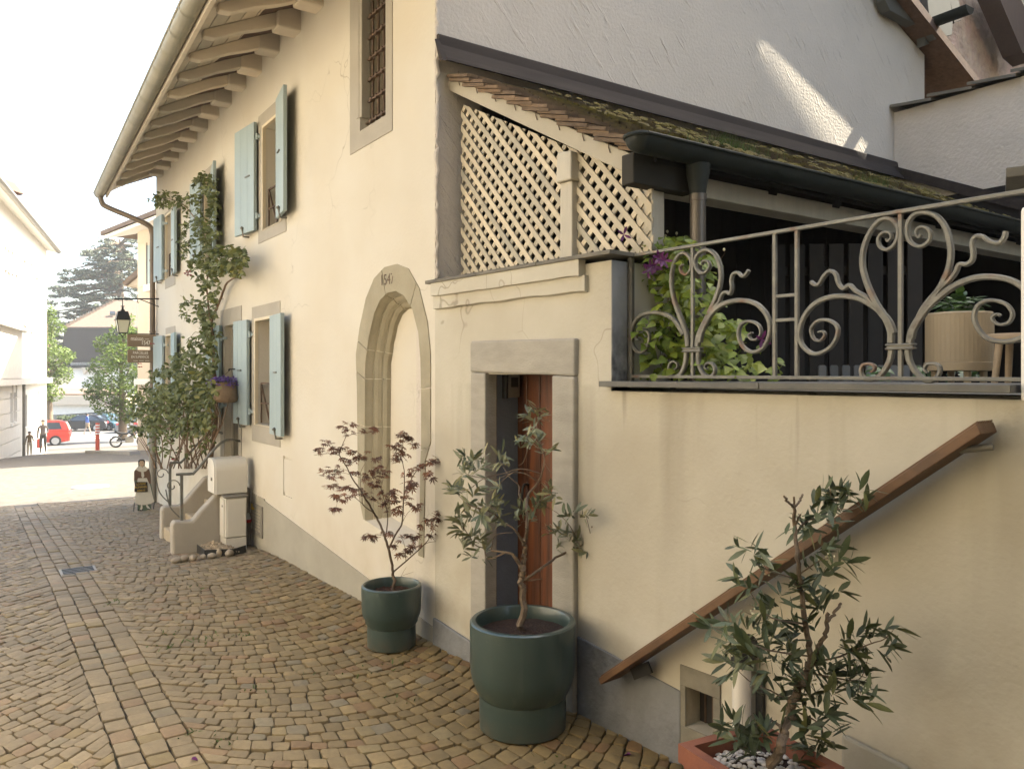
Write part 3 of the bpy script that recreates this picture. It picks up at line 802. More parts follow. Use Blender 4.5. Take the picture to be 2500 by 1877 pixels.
def casement(win, o, dep, guard=True, pane='glass'):
    y0, y1, z0, z1 = o
    mb = MB(); ring(mb, o, (y0 + .05, y1 - .05, z0 + .05, z1 - .05), -dep - .05, .05)
    mid = (y0 + y1) / 2
    mb.prism([F3(*p, -dep - .045) for p in rect(mid - .03, mid + .03, z0 + .05, z1 - .05)], (-.05, 0, 0))
    mb.build('casement_frame', M['frame'], win, bevel=.004)
    for (a, b) in ((y0 + .05, mid - .03), (mid + .03, y1 - .05)):
        mb = MB(); mb.prism([F3(*p, -dep - .04) for p in rect(a, b, z0 + .05, z1 - .05)], (.008, 0, 0)); mb.build('pane', M[pane], win)
    if guard:
        mb = MB(); g0, g1, h0, h1 = y0 + .02, y1 - .02, z0 + .02, z0 + .40 * (z1 - z0)
        P = lambda y, z: F3(y, z, -.045)
        for a, b in (((g0, h1), (g1, h1)), ((g0, (h0 + h1) / 2), (g1, (h0 + h1) / 2)), ((g0, h0), (g0, h1)), ((g1, h0), (g1, h1)), ((g1, h1), (mid, h0 + .02)), ((g0, h1), (mid, h0 + .02)), ((mid, h0), (mid, h1))):
            mb.bar(P(*a), P(*b), .014, .014, (1, 0, 0))
        mb.build('window_guard', M['rust'], win)
def window(o, so, dep=.2, moulding=True, guard=True, pane='glass'):
    w_ = part('window', house)
    mb = MB(); ring(mb, so, (o[0] - .025, o[1] + .025, o[2], o[3] + .025) if moulding else o, 0, .006); mb.build('surround', M['trim'], w_)
    if moulding:
        mb = MB(); ring(mb, (o[0] - .024, o[1] + .024, o[2] + .0, o[3] + .024), (o[0] + .004, o[1] - .004, o[2] + .004, o[3] - .004), -.02, .034); mb.build('frame_moulding', M['frame'], w_, bevel=.004)
    casement(w_, o, dep, guard, pane)
    mb = MB(); mb.prism([F3(*p, -dep + .002) for p in ((o[0], o[2] - .02), (o[1], o[2] - .02), (o[1], o[2] + .012), (o[0], o[2] + .012))], (-dep - .004, 0, 0)); mb.build('sill', M['trim'], w_)
    return w_
w1 = window(W_UP, (7.02, 7.86, 2.95, 4.21))
shutter(w1, 7.83, 3.08, 4.15, .50, 1, R(6), .3); shutter(w1, 7.16, 3.08, 4.17, .42, -1, R(9), .45)
w2 = window(W_LOW, (7.19, 8.08, .98, 2.335))
shutter(w2, 8.08, 1.14, 2.21, .42, 1, R(3), .5); shutter(w2, 7.345, 1.10, 2.20, .44, -1, R(5), .55)
w3 = window(W_U3, (9.58, 10.12, 2.96, 4.15))
shutter(w3, 10.08, 3.08, 4.06, .42, 1, R(4)); shutter(w3, 9.56, 3.09, 4.05, .42, -1, R(10))
w4 = window(W_U4, (11.80, 12.50, 2.92, 4.04), pane='paneR')
shutter(w4, 12.48, 3.06, 4.02, .45, 1, R(4)); shutter(w4, 11.82, 3.05, 3.95, .40, -1, R(5))
w5 = window(W_L4, (11.80, 12.46, 1.1, 2.34))
shutter(w5, 12.44, 1.22, 2.23, .50, 1, R(4)); shutter(w5, 11.84, 1.22, 2.23, .42, -1, R(5), mt='shutter_dk')
# barred window high up by the corner
w6 = part('window', house)
o = W_BAR
mb = MB(); ring(mb, (4.83, 5.55, 3.30, 4.80), o, 0, .006); mb.build('surround', M['trim'], w6)
mb = MB(); mb.prism([F3(*p, -.06) for p in rect(o[1] - .035, o[1] + .035, o[2] + .10, o[3])], (-.07, 0, 0)); mb.prism([F3(*p, -.03) for p in rect(o[1] + .005, o[1] + .05, o[2] + .10, o[3])], (-.045, 0, 0)); mb.build('frame_moulding', M['trim'], w6, bevel=.006)
casement(w6, o, .24, guard=False)
for k, y in enumerate((4.985, 5.08, 5.175, 5.27)):
    mb = MB(); mb.tube([F3(y, o[2] + .005, -.055), F3(y, o[3], -.055)], .0105, 6); mb.build('bar', M['rust'], w6)
zz = o[2] + .06
while zz < o[3] - .03:
    mb = MB(); mb.bar(F3(o[0] + .004, zz, -.045), F3(o[1] - .004, zz, -.045), .011, .022, (1, 0, 0))
    for y in (4.985, 5.08, 5.175, 5.27): mb.box(F3(y, zz, -.047), (.034, .030, .030), Matrix.Rotation(R(45), 3, 'X'))
    mb.build('cross_bar', M['rust'], w6); zz += .152
# street door of the house
d_ = part('door', house)
mb = MB(); ring(mb, (8.46, 9.32, .42, 2.385), DOOR, 0, .006); mb.build('surround', M['trim'], d_)
mb = MB(); ring(mb, DOOR, (DOOR[0] + .04, DOOR[1] - .04, DOOR[2], DOOR[3] - .04), -.10, .03); mb.build('frame_moulding', M['trim'], d_, bevel=.004)
mb = MB()
for k in range(4):
    a = DOOR[0] + .04 + k * .12; mb.prism([F3(*p, -.27) for p in rect(a + .002, a + .118, DOOR[2], DOOR[3] - .04)], (-.03, 0, 0))
mb.build('door_leaf', M['trim'], d_)
shutter(d_, 9.17, 1.17, 2.21, .40, 1, R(8), mt='shutter_dk')
mb = MB(); mb.prism([F3(*p, .0) for p in rect(8.53, 8.575, 1.66, 1.80)], (-.018, 0, 0)); mb.build('house_number_plate', M['blackiron'], d_)

# ---- stone portal, walled up, with its date
portal = part('portal', house)
def dense(P, n=4):
    out = []
    for a, b in zip(P, P[1:]):
        for k in range(n): out.append((a[0] + (b[0] - a[0]) * k / n, a[1] + (b[1] - a[1]) * k / n))
    return out + [P[-1]]
O_ = dense(ARCH_O); I_ = dense(ARCH_I)
def inset(p, dlt):
    c = Vector((4.845, min(p[1], 1.72))); v = c - Vector(p)
    if v.length < 1e-4: return p
    v.normalize(); return (p[0] + v.x * dlt, p[1] + v.y * dlt)
PROF = [(0, 0), (.006, -.014), (.018, -.034), (.026, -.050), (.020, -.056), (.034, -.062), (.052, -.078), (.066, -.100), (.060, -.106), (.078, -.114), (.096, -.130), (.104, -.165)]
def portal_pts(j, k):
    d0, off = PROF[k]; y, z = inset(I_[j], d0); return F3(y, z, off + .006)
JT = [0, 9, 14, 18, 31, 43, 55, 61, len(O_) - 1]
for a, b in zip(JT, JT[1:]):
    mb = MB()
    idx = list(range(a, b + 1))
    Of = [F3(*O_[j], .006) for j in idx]; If = [portal_pts(j, 0) for j in idx]
    g = .0035
    def shrink(L):
        L = [p.copy() for p in L]
        e0 = (L[1] - L[0]); e1 = (L[-2] - L[-1])
        L[0] += e0.normalized() * min(g, e0.length * .4); L[-1] += e1.normalized() * min(g, e1.length * .4); return L
    rows = [shrink([F3(*O_[j], -.03) for j in idx]), shrink(Of)] + [shrink([portal_pts(j, k) for j in idx]) for k in range(len(PROF))]
    for r1, r2 in zip(rows, rows[1:]): mb.strip(r1, r2)
    for e in (0, -1):
        mb.add([r[e] for r in rows], [tuple(range(len(rows)))])
    st = mb.build('stone_block', M['stone'], portal, smooth=28)
# lime joints behind the blocks
mb = MB(); A = [F3(*O_[j], -.006) for j in range(len(O_))]
rows = [A] + [[portal_pts(j, k) + Vector((.006, 0, 0)) for j in range(len(O_))] for k in range(len(PROF))]
for r1, r2 in zip(rows, rows[1:]): mb.strip(r1, r2)
mb.build('mortar', M['mortar'], portal, smooth=28)
# plaster filling: inner panel and sloping ledge
inner = [portal_pts(j, len(PROF) - 1) for j in range(len(O_))]
mb = MB(); pl = [Vector((WX + .152, p.y, p.z)) for p in inner]
tess(mb, [Vector((WX + .150, p.y, p.z)) for p in inner], [])
a0, a1 = F3(5.30, .60, .0), F3(4.38, .50, .0)
b0, b1 = Vector((WX + .15, 5.30, .64)), Vector((WX + .15, 4.38, .54))
mb.add([a0, a1, b1, b0], [(0, 1, 2, 3)])
mb.build('infill', M['facade'], portal, fix=False)
tx = text('1547', .105, M['rust'], portal, F3(4.90, 2.298, .0075), (0, -1, -0.04), (0, 0, 1), extrude=.0006, align='CENTER', shear=-.1)
tx.name = 'date_inscription'
# vent grille
v_ = part('vent_grille', house)
mb = MB(); ring(mb, (7.69, 8.22, .05, .36), (7.75, 8.17, .09, .32), 0, .022); mb.build('frame', M['louvre'], v_, bevel=.003)
for k in range(7):
    zz = .10 + k * .032
    mb = MB(); mb.prism([F3(7.75, zz, -.03), F3(8.17, zz, -.03), F3(8.17, zz - .012, .012), F3(7.75, zz - .012, .012)], (0, 0, .006)); mb.build('louvre_slat', M['louvre'], v_)
mb = MB(); mb.prism([F3(*p, -.09) for p in rect(7.72, 8.20, .07, .33)], (.01, 0, 0)); mb.build('backing', M['dark'], v_)
# hatch cover lines
h_ = part('hatch_cover', house)
mb = MB(); mb.prism([F3(*p, -.010) for p in rect(6.868, 7.102, .585, .885)], (-.006, 0, 0)); mb.build('cover_plate', M['facade'], h_)

# shelf of timber ends at the rear eave seen top right
def gpoly(name, pts, Y, th, m, sub=house):
    mb = MB(); mb.prism([at_Y(u, v, Y) for u, v in pts], (0, th, 0)); return mb.build(name, m, sub, bevel=.004)
gpoly('eave_board', [(2160, -60), (2161, 0), (2173, 26), (2230, 57), (2268, 76), (2272, 74), (2262, -60)], 4.12, .10, M['eavegrey'])
gpoly('rafter_end', [(2258, -60), (2272, 75), (2284, 97), (2324, 86), (2327, 45), (2310, -60)], 4.05, .07, M['eavegrey'])
gpoly('eave_board', [(2256, 85), (2259, 112), (2285, 100), (2270, 78)], 4.13, .08, M['eavegrey'])
gpoly('rafter_end', [(2306, -60), (2328, 42), (2350, 40), (2326, -60)], 4.10, .10, M['eavegrey'])
gpoly('eave_board', [(2326, 40), (2330, 58), (2347, 50), (2352, 36)], 4.05, .12, M['timber'])
mb = MB(); half_gutter(mb, at_Y(2368, 16, 3.7), at_Y(2368, 16, 3.7) + Vector((.05, 6, 0)), .075)
c = at_Y(2368, 16, 3.7)
mb.prism([c + Vector((math.cos(a) * .075, 0, math.sin(a) * .075)) for a in [math.pi + math.pi * i / 12 for i in range(13)]], (0, .006, 0))
mb.build('rear_gutter', M['darkmetal'], house, smooth=40)
# ================================================================== DOOR WALL AND TERRACE
gw = thing('garden_wall', 'low warm plastered wall with a narrow plank door and slate copings', 'wall', CORN)
ZC, ZT = 2.205, 1.595
W1, W2, WE = 1.487, 3.165, 4.6
DO = (0.545, 1.105, -0.02, 1.652)
VT = (1.925, 2.065, 0.165, 0.335)
def dp_(w_, z, off=0.0): return DW(w_, z, off)
mb = MB()
wo = [(0.0, -.4), (WE, -.4), (WE, ZT - .02), (W1, ZT - .02), (W1, ZC - .02), (0.0, ZC - .02)]
hd = rect(DO[0], DO[1], DO[2], DO[3]); hv = rect(*VT)
tess(mb, [dp_(*p) for p in wo], [[dp_(*p) for p in hd], [dp_(*p) for p in hv]])
mb.strip([dp_(*p) for p in hv + hv[:1]], [dp_(*p, -.16) for p in hv + hv[:1]])
mb.add([dp_(*p, -.15) for p in hv], [(0, 1, 2, 3)])
mb.add([dp_(0, ZC - .02), dp_(0, ZC - .02, -.42), dp_(W1, ZC - .02, -.42), dp_(W1, ZC - .02)], [(0, 1, 2, 3)])
mb.add([dp_(0, -.4, -.42), dp_(WE, -.4, -.42), dp_(WE, ZT - .02, -.42), dp_(W1, ZT - .02, -.42), dp_(W1, ZC - .02, -.42), dp_(0, ZC - .02, -.42)], [(0, 1, 2, 3, 4, 5)])
mb.add([dp_(WE, -.4), dp_(WE, -.4, -.42), dp_(WE, ZT - .02, -.42), dp_(WE, ZT - .02)], [(0, 1, 2, 3)])
mb.build('wall', M['doorwall'], gw, fix=False)
def pier_stain(N, L, mp, cur, tc):
    geo = N.new('ShaderNodeNewGeometry'); P = geo.outputs['Position']
    low = zfac(N, L, P, 1.95, 1.58); k = nfac(N, L, P, 16, 0.35, 0.62)
    return mixin(N, L, cur, mul(N, L, low, k), (0.02, 0.02, 0.022))
M['pier'] = mat('stained_grey_pier', (0.25, 0.25, 0.245), 0.9, var=0.12, scale=6, bump=0.4, bscale=40, extra=pier_stain)
mb = MB(); mb.prism([dp_(W1 + .0, ZT - .01, -.001), dp_(W1, ZT - .01, -.105), dp_(W1, ZC - .02, -.105), dp_(W1, ZC - .02, -.001)], TD * .005); mb.build('pier_face', M['pier'], gw)
mb = MB(); mb.prism([dp_(W1, ZT - .01, -.125), dp_(W1, ZT - .01, -.418), dp_(W1, ZC - .02, -.418), dp_(W1, ZC - .02, -.125)], TD * .004); mb.build('pier_face', M['offwhite'], gw)
# slate copings
def coping(a, b, z, o0, o1, th, m, joints):
    ws = [a + (b - a) * k / joints for k in range(joints + 1)]
    for p, q in zip(ws, ws[1:]):
        mb = MB(); mb.prism([dp_(p + .001, z, o0), dp_(q - .001, z, o0), dp_(q - .001, z, o1), dp_(p + .001, z, o1)], (0, 0, th)); mb.build('coping_slab', m, gw, bevel=.003)
coping(-.03, W1 + .045, ZC, .055, -.47, .020, M['slate2'], 3)
coping(W1 - .03, W2, ZT, .055, -.46, .026, M['slate'], 2)
# plaster mouldings under the upper coping
for (a, b, z0, z1, o) in ((.02, 1.335, 2.055, 2.128, .026), (.02, 1.315, 2.128, 2.205, .046)):
    mb = MB(); n = 14; r_ = random.Random(z0 * 100)
    bot = [(a + (b - a) * k / n, z0 + r_.uniform(-.004, .004)) for k in range(n + 1)]
    fb = [dp_(p[0], p[1], o) for p in bot]; ft = [dp_(p[0], z1, o) for p in bot]; bb = [dp_(p[0], p[1] - .006, .0) for p in bot]; tb_ = [dp_(p[0], z1, 0) for p in bot]
    mb.strip(fb, ft); mb.strip(bb, fb); mb.strip(ft, tb_)
    for i in (0, -1): mb.add([fb[i], ft[i], tb_[i], bb[i]], [(0, 1, 2, 3)])
    mb.build('moulding', M['doorwall'], gw, smooth=30)
# stone door frame
fr_ = part('door_frame', gw)
def slabD(name, poly, m, par, o0, th, bev=.006, **k):
    mb = MB(); mb.prism([dp_(*p, o0) for p in poly], ND * th); return mb.build(name, m, par, bevel=bev, **k)
slabD('lintel', [(.405, 1.666), (.56, 1.662), (1.09, 1.650), (1.266, 1.643), (1.270, 1.828), (.420, 1.842), (.405, 1.83)], M['lintel'], fr_, -.24, .270, .010)
slabD('jamb', [(.405, -.1), (.546, -.1), (.546, 1.660), (.408, 1.664)], M['lintel'], fr_, -.06, .088, .008)
slabD('jamb', [(1.104, -.1), (1.262, -.1), (1.265, 1.641), (1.104, 1.648)], M['lintel'], fr_, -.24, .27, .01)
mb = MB(); mb.prism([dp_(.546, -.05, -.001), dp_(.546, 1.66, -.001), dp_(.50, 1.66, -.26), dp_(.50, -.05, -.26)], TD * -.03); mb.build('reveal', M['reveal'], gw)
mb = MB(); mb.prism([dp_(.50, -.06, .0), dp_(1.104, -.06, .0), dp_(1.104, -.06, -.3), dp_(.50, -.06, -.3)], (0, 0, .10)); mb.build('threshold', M['lintel'], gw)
pdr = part('plank_door', gw)
ww = [.47, .585, .70, .83, .93, 1.02, 1.12]
for a, b in zip(ww, ww[1:]):
    mb = MB(); mb.prism([dp_(a + .0025, .04, -.275), dp_(b - .0025, .04, -.275), dp_(b - .0025, 1.66, -.275), dp_(a + .0025, 1.66, -.275)], ND * .03); mb.build('plank', M['doorwood'], pdr, bevel=.004)
mb = MB(); mb.tube(spline([dp_(.60, .86, -.245), dp_(.60, .86, -.20), dp_(.60, .96, -.195), dp_(.60, 1.02, -.21), dp_(.60, 1.02, -.245)], 4), .008, 7); mb.build('door_handle', M['blackiron'], pdr, smooth=True)
# little key safe in the reveal
ks = thing('key_box', 'small grey key box fixed under the lintel of the plank door', 'box', dp_(.545, 1.55, -.12))
c = dp_(.535, 1.585, -.175)
mb = MB(); mb.bar(c - Vector((0, 0, .065)), c + Vector((0, 0, .065)), .045, .085, ND); mb.build('case', M['louvre'], ks, bevel=.006)
mb = MB(); mb.bar(c + ND * .055 - Vector((0, 0, .070)), c + ND * .055 + Vector((0, 0, .070)), .05, .02, ND); mb.build('cover', M['blackiron'], ks, bevel=.004)
c2 = c + TD * .024
mb = MB(); mb.bar(c2 + Vector((0, 0, -.005)), c2 + Vector((0, 0, .05)), .004, .05, ND); mb.build('keypad', M['blackiron'], ks)
# plinth
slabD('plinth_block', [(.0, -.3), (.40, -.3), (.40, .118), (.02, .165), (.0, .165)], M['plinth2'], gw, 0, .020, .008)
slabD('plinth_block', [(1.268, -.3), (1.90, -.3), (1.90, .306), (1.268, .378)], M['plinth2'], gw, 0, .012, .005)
slabD('plinth_block', [(2.615, -.3), (2.86, -.3), (2.85, .355), (2.62, .385)], M['plinth'], gw, 0, .022, .01)
# cellar opening with its stone surround
cv = part('cellar_opening', gw)
for q in (rect(1.895, 2.10, .335, .42), rect(1.895, 2.10, .02, .165), rect(1.895, 1.925, .165, .335), rect(2.065, 2.10, .165, .335)):
    slabD('surround_stone', q, M['cellar'], cv, 0, .008, .003)
mb = MB(); mb.prism([dp_(*p, -.10) for p in hv], ND * .01); mb.build('dark_recess', M['dark'], cv)
for k in range(3):
    a = 1.955 + k * .04; mb = MB(); mb.bar(dp_(a, .165, -.09), dp_(a, .335, -.09), .008, .008); mb.build('bar', M['rust'], cv)
# white drain pipe out of the wall
pp = thing('white_drain_pipe', 'short white plastic pipe standing against the wall behind the terracotta planter', 'pipe', dp_(2.235, -.02, .06))
mb = MB(); mb.tube([dp_(2.235, -.02, .055), dp_(2.235, .52, .055)], .036, 20); mb.build('tube', M['pvc'], pp, smooth=True)
mb = MB(); mb.tube([dp_(2.235, .52, .055), dp_(2.235, .58, .05)], .043, 20); mb.tube([dp_(2.235, .57, .05), dp_(2.235, .60, -.02)], .04, 16); mb.build('elbow', M['blackiron'], pp, smooth=True)
mb = MB(); mb.bar(dp_(2.29, .0, .012), dp_(2.29, .5, .012), .03, .02, ND); mb.build('backing_strip', M['blackiron'], pp)
# pillar at the end of the railing, and the capped pier behind it
pl_ = thing('plaster_pillar', 'pale plastered pillar closing the iron railing on the right', 'pillar', dp_(W2 + .2, ZT, -.1))
mb = MB(); mb.prism([dp_(W2 + .005, ZT - .03, .004), dp_(W2 + .6, ZT - .03, .004), dp_(W2 + .6, ZT - .03, -.42), dp_(W2 + .005, ZT - .03, -.42)], (0, 0, .59)); mb.build('shaft', M['offwhite'], pl_, bevel=.015)
cp = thing('capped_pier', 'grey slate cap of a pier jutting in at the right edge above the railing', 'pier', (3.55, 1.30, 1.6))
p0 = at_Z(2456, 409, 3.0); p1 = at_Z(2456, 434, 3.0)
fv = ray(2440, 915); fv.z = 0; fv.normalize(); rv = Vector((fv.y, -fv.x, 0))
mb = MB(); mb.prism([p1, p1 + rv * .5, p1 + rv * .5 + fv * .4, p1 + fv * .4], (0, 0, p0.z - p1.z)); mb.build('cap', M['slate2'], cp, bevel=.004)
mb = MB(); q = p1 + rv * .12 + fv * .05; q.z = 1.6
mb.prism([q, q + rv * .4, q + rv * .4 + fv * .3, q + fv * .3], (0, 0, p1.z - 1.6)); mb.build('shaft', M['offwhite'], cp)
# terrace floor
mb = MB(); mb.prism([dp_(0, 1.45, -.421), dp_(5.5, 1.45, -.421), (7.44, -1.2, 1.45), (7.44, CY - .01, 1.45)], (0, 0, .13)); mb.build('terrace_floor', M['slate2'], kind='structure')

# ---- wall along the back right and its tiled cap, the rubble house beyond
sw = thing('boundary_wall', 'pale roughcast wall with a sloping clay tile cap behind the lean-to', 'wall', (7.45, 3, 1.5))
mb = MB(); mb.span((7.45, .8, 1.0), (7.75, CY - .003, 4.22)); mb.build('wall', M['gable_side'], sw)
for k in range(10):
    y1 = CY - .01 - k * .36; y0 = y1 - .40
    mb = MB(); pts = []
    n = 6
    for i in range(n + 1):
        pts.append(Vector((7.36 + .5 * i / n, y0, 4.235 + .05 * math.sin(math.pi * i / n))))
    A = pts; B = [p + Vector((0, .40, .045)) for p in pts]
    mb.strip(A, B); mb.strip([p + Vector((0, 0, -.028)) for p in A], [p + Vector((0, 0, -.028)) for p in B])
    mb.strip(A, [p + Vector((0, 0, -.028)) for p in A]); mb.strip(B, [p + Vector((0, 0, -.028)) for p in B])
    mb.strip([A[0], B[0]], [A[0] + Vector((0, 0, -.028)), B[0] + Vector((0, 0, -.028))]); mb.strip([A[-1], B[-1]], [A[-1] + Vector((0, 0, -.028)), B[-1] + Vector((0, 0, -.028))])
    mb.build('cap_tile', M['slate2'], sw)
rh = thing('rubble_house', 'old rubble stone house rising behind the boundary wall at upper right', 'house', (11, 7, 0))
mb = MB(); mb.prism([(8.06, 6.4, -.5), (16, 6.4, -.5), (16, 6.4, 8.0), (8.06, 6.4, 8.0)], (0, 5, 0)); mb.build('wall', M['rough'], rh)
mb = MB(); mb.prism([at_Y(u, v, 5.9) for u, v in ((2425, -40), (2475, -40), (2520, 60), (2520, 150), (2496, 128))], (0, .3, 0)); mb.build('timber_brace', M['timber'], rh)
# unseen house added on the right: it shades the court and the lane
nb_ = thing('added_shade_house', 'tall unseen house added on the right to shade the court and lane', 'house', (11, -2, 0))
mb = MB(); mb.prism([(9.28, 3.28, -.5), (14, 3.28, -.5), (14, 3.28, 5.30), (9.28, 3.28, 8.85)], (0, -15, 0)); mb.build('wall', M['stone'], nb_)
mb = MB(); mb.prism([(9.28, 3.30, 8.83), (14.3, 3.30, 5.07), (14.3, 3.30, 5.29), (9.28, 3.30, 9.05)], (0, -15.1, 0)); mb.build('roof', M['roof'], nb_)  # roof slope shaped to leave a sun streak on the gable
mb = MB(); mb.span((8.8, -12, -.5), (9.26, 3.3, 12.4)); mb.build('shade_slab', M['stone'], nb_)  # thin slab added out of view to shape the gable's sun streak
eh = thing('added_east_house', 'tall unseen house added to shade the rubble house', 'house', (17, 6, 0))
mb = MB(); mb.span((16.3, 3.3, -.5), (21, 9.5, 13.5)); mb.build('wall', M['stone'], eh)  # unseen block added to keep the sun off the rubble wall
mb = MB(); mb.prism([(16, 3.2, 13.5), (21.3, 3.2, 13.5), (18.6, 3.2, 16)], (0, 6.5, 0)); mb.build('roof', M['roof'], eh)

rb_ = thing('added_rear_house', 'unseen house added behind the viewpoint to block sky light', 'house', (0, -5, 0))
mb = MB(); mb.span((-1.2, -9, -.5), (2.3, -1.4, 7.4)); mb.build('wall', M['stone'], rb_)  # unseen block added to cut sky light on the right-hand wall
mb = MB(); mb.prism([(-1.6, -1.1, 7.4), (-1.6, -9.4, 7.4), (-1.6, -5.3, 9.4)], (4.2, 0, 0)); mb.build('roof', M['roof'], rb_)
oh = thing('added_opposite_house', 'unseen house added across the lane to bounce and block light', 'house', (-6, 2, 0))
mb = MB(); mb.span((-9, 1.62, -.5), (-4.6, 12, 6.6)); mb.build('wall', M['peach2'], oh)  # pale part, added out of view to bounce sunlight onto facade and eaves
mb = MB(); mb.span((-9, -10, -.5), (-3.5, 1.6, 9.0)); mb.build('wall', M['stone'], oh)  # taller darker part, added to block low sky light near the camera
mb = MB(); mb.prism([(-4.1, 2.3, 6.6), (-9.5, 2.3, 6.6), (-6.8, 2.3, 8.0)], (0, 10, 0)); mb.build('roof', M['roof'], oh)
# ================================================================== LEAN-TO
lt = thing('lean_to', 'mossy tiled lean-to roof over the terrace with dark boarded interior', 'lean-to roof', (4.5, 3.3, 1.6))
RS = 0.525
def rz(y): return 3.515 - RS * (CY - y)            # top of the battens
def vx(y): return 2.405 + .0803 * (CY - y)
YEV = 2.60
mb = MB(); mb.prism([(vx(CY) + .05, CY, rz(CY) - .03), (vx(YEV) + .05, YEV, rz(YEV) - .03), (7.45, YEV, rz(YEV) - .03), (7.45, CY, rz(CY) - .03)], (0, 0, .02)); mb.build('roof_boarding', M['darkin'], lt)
ang = math.atan(RS)
tl = []
r_ = random.Random(2)
pitch = .158; nc = 11
for c_ in range(nc):
    for layer in (0, 1):
        ye = YEV - .03 + c_ * pitch * math.cos(ang) + layer * .012
        x = vx(ye) - .01 + (.075 if (c_ + layer) % 2 else 0) + r_.uniform(-.008, .008)
        if (c_ + layer) % 2: tl.append((x - .085 + .0425, ye, layer, .082, c_))
        while x < 7.40:
            tl.append((x + .08, ye, layer, .165, c_)); x += .17
def tile_geo(mb, x, ye, layer, wd):
    ta = ang - R(11)
    lift = .016 + layer * .019
    d = Vector((0, math.cos(ta), math.sin(ta)))
    u = Vector((0, -math.sin(ta), math.cos(ta)))
    p = Vector((x, ye, rz(ye) + lift + r_.uniform(-.003, .003)))
    ln = .25
    w2 = wd / 2 - .0015
    q = [p + Vector((-w2, 0, 0)), p + Vector((-w2 * .5, -.006, 0)), p + Vector((w2 * .5, -.006, 0)), p + Vector((w2, 0, 0)), p + Vector((w2, 0, 0)) + d * ln, p + Vector((-w2, 0, 0)) + d * ln]
    rot = Matrix.Rotation(r_.uniform(-.012, .012), 3, 'Z')
    q = [p + rot @ (a - p) for a in q]
    mb.prism(q, u * .017)
tl.sort(key=lambda t: t[0])
rest = MB(); cnt = 0
for t in tl:
    if cnt < 296:
        mb = MB(); tile_geo(mb, *t[:4]); mb.build('roof_tile', M['tile'], lt); cnt += 1
    else: tile_geo(rest, *t[:4])
rest.build('roof_tiles', M['tile'], lt, kind='stuff')
# moss cushions and weeds on the tiles
mb = MB(); r_ = random.Random(12)
for k in range(1700):
    x = 2.9 + 4.4 * r_.random(); y = YEV + .02 + (r_.random() ** 1.7) * 1.35
    if noise.noise(Vector((x * 1.3, y * 2.2, 0))) < -.02: continue
    s = r_.uniform(.006, .021)
    p = Vector((x, y, rz(y) + .072 + .01 * r_.random()))
    n = 6
    ring1 = [p + Vector((math.cos(a) * s * 1.4, math.sin(a) * s, math.sin(a) * s * RS)) for a in [i * math.pi / 3 for i in range(n)]]
    ring2 = [p + Vector((math.cos(a) * s * .8, math.sin(a) * s * .6, s * .45 + math.sin(a) * s * RS * .6)) for a in [i * math.pi / 3 + .2 for i in range(n)]]
    mb.add(ring1 + ring2, [(i, (i + 1) % 6, 6 + (i + 1) % 6, 6 + i) for i in range(6)] + [tuple(range(6, 12))])
M['moss'] = mat('roof_moss', (0.115, 0.092, 0.010), 0.95, col2=(0.05, 0.035, 0.007), scale=7, bump=0.8, bscale=160)
mb.build('moss', M['moss'], lt, smooth='all', kind='stuff')
mb = MB()
fc = []
for (cx, cy, n) in ((3.95, 3.35, 90), (5.15, 3.05, 80), (4.05, 3.25, 40), (3.2, 2.95, 14)):
    for k in range(n):
        p = Vector((cx + r_.gauss(0, .10), cy + r_.gauss(0, .05), 0)); p.z = rz(p.y) + .06
        h = r_.uniform(.03, .10); dx = r_.uniform(-.05, .05); dy = r_.uniform(-.05, .02); w_ = .004
        mb.add([p + Vector((-w_, 0, 0)), p + Vector((w_, 0, 0)), p + Vector((dx, dy, h))], [(0, 1, 2)]); fc.append((r_.uniform(.5, 1),) * 3)
o = mb.build('weeds', M['grass'], lt, fix=False, kind='stuff'); tone_attr(o.data, fc)
# bargeboard, flashing, eave beam, post
P_ = lambda wv, z, off=-.10: dp_(wv, z, off)
mb = MB(); mb.prism([P_(-.01, 3.425), P_(1.50, 2.60), P_(1.52, 2.60), P_(1.52, 2.69), P_(-.01, 3.515)], ND * -.028); mb.build('bargeboard', M['lattice'], lt, bevel=.003)
for k in range(8):                                  # bent wire hooks holding the verge tiles
    wv = .12 + k * .18; zt = 3.515 - .545 * wv
    mb = MB(); mb.tube([P_(wv, zt + .05, -.09), P_(wv, zt - .015, -.094), P_(wv + .01, zt - .04, -.094)], .0025, 5); mb.build('tile_hook', M['rust'], lt)
mb = MB()
prof = [(CY - .005, 3.735), (CY - .030, 3.735), (CY - .045, 3.72), (CY - .055, 3.66), (CY - .135, 3.555), (CY - .145, 3.535), (CY - .12, 3.54), (CY - .02, 3.64)]
mb.prism([(2.335, y, z) for y, z in prof], (5.11, 0, 0)); fl = mb.build('flashing', M['flash'], lt, bevel=.004)
mb = MB(); mb.prism([(2.335, CY - .04, 3.70), (2.335, CY - .145, 3.535), (2.335, CY - .10, 3.55)], (-.035, -.01, -.015)); mb.build('flashing_end', M['flash'], lt)
mb = MB(); mb.prism([(7.38, CY, 3.70), (7.38, CY, 3.60), (7.38, YEV, 2.83), (7.38, YEV, 2.93)], (.07, 0, 0)); mb.build('flashing', M['flash'], lt)
mb = MB(); mb.span((2.75, 2.72, 2.545), (7.44, 2.86, 2.645)); mb.build('eave_beam', M['greywood'], lt, bevel=.006)
mb = MB(); mb.span((2.46, 2.62, 2.52), (2.86, 2.70, 2.66)); mb.build('beam_end', M['shade_beam'], lt, bevel=.006)
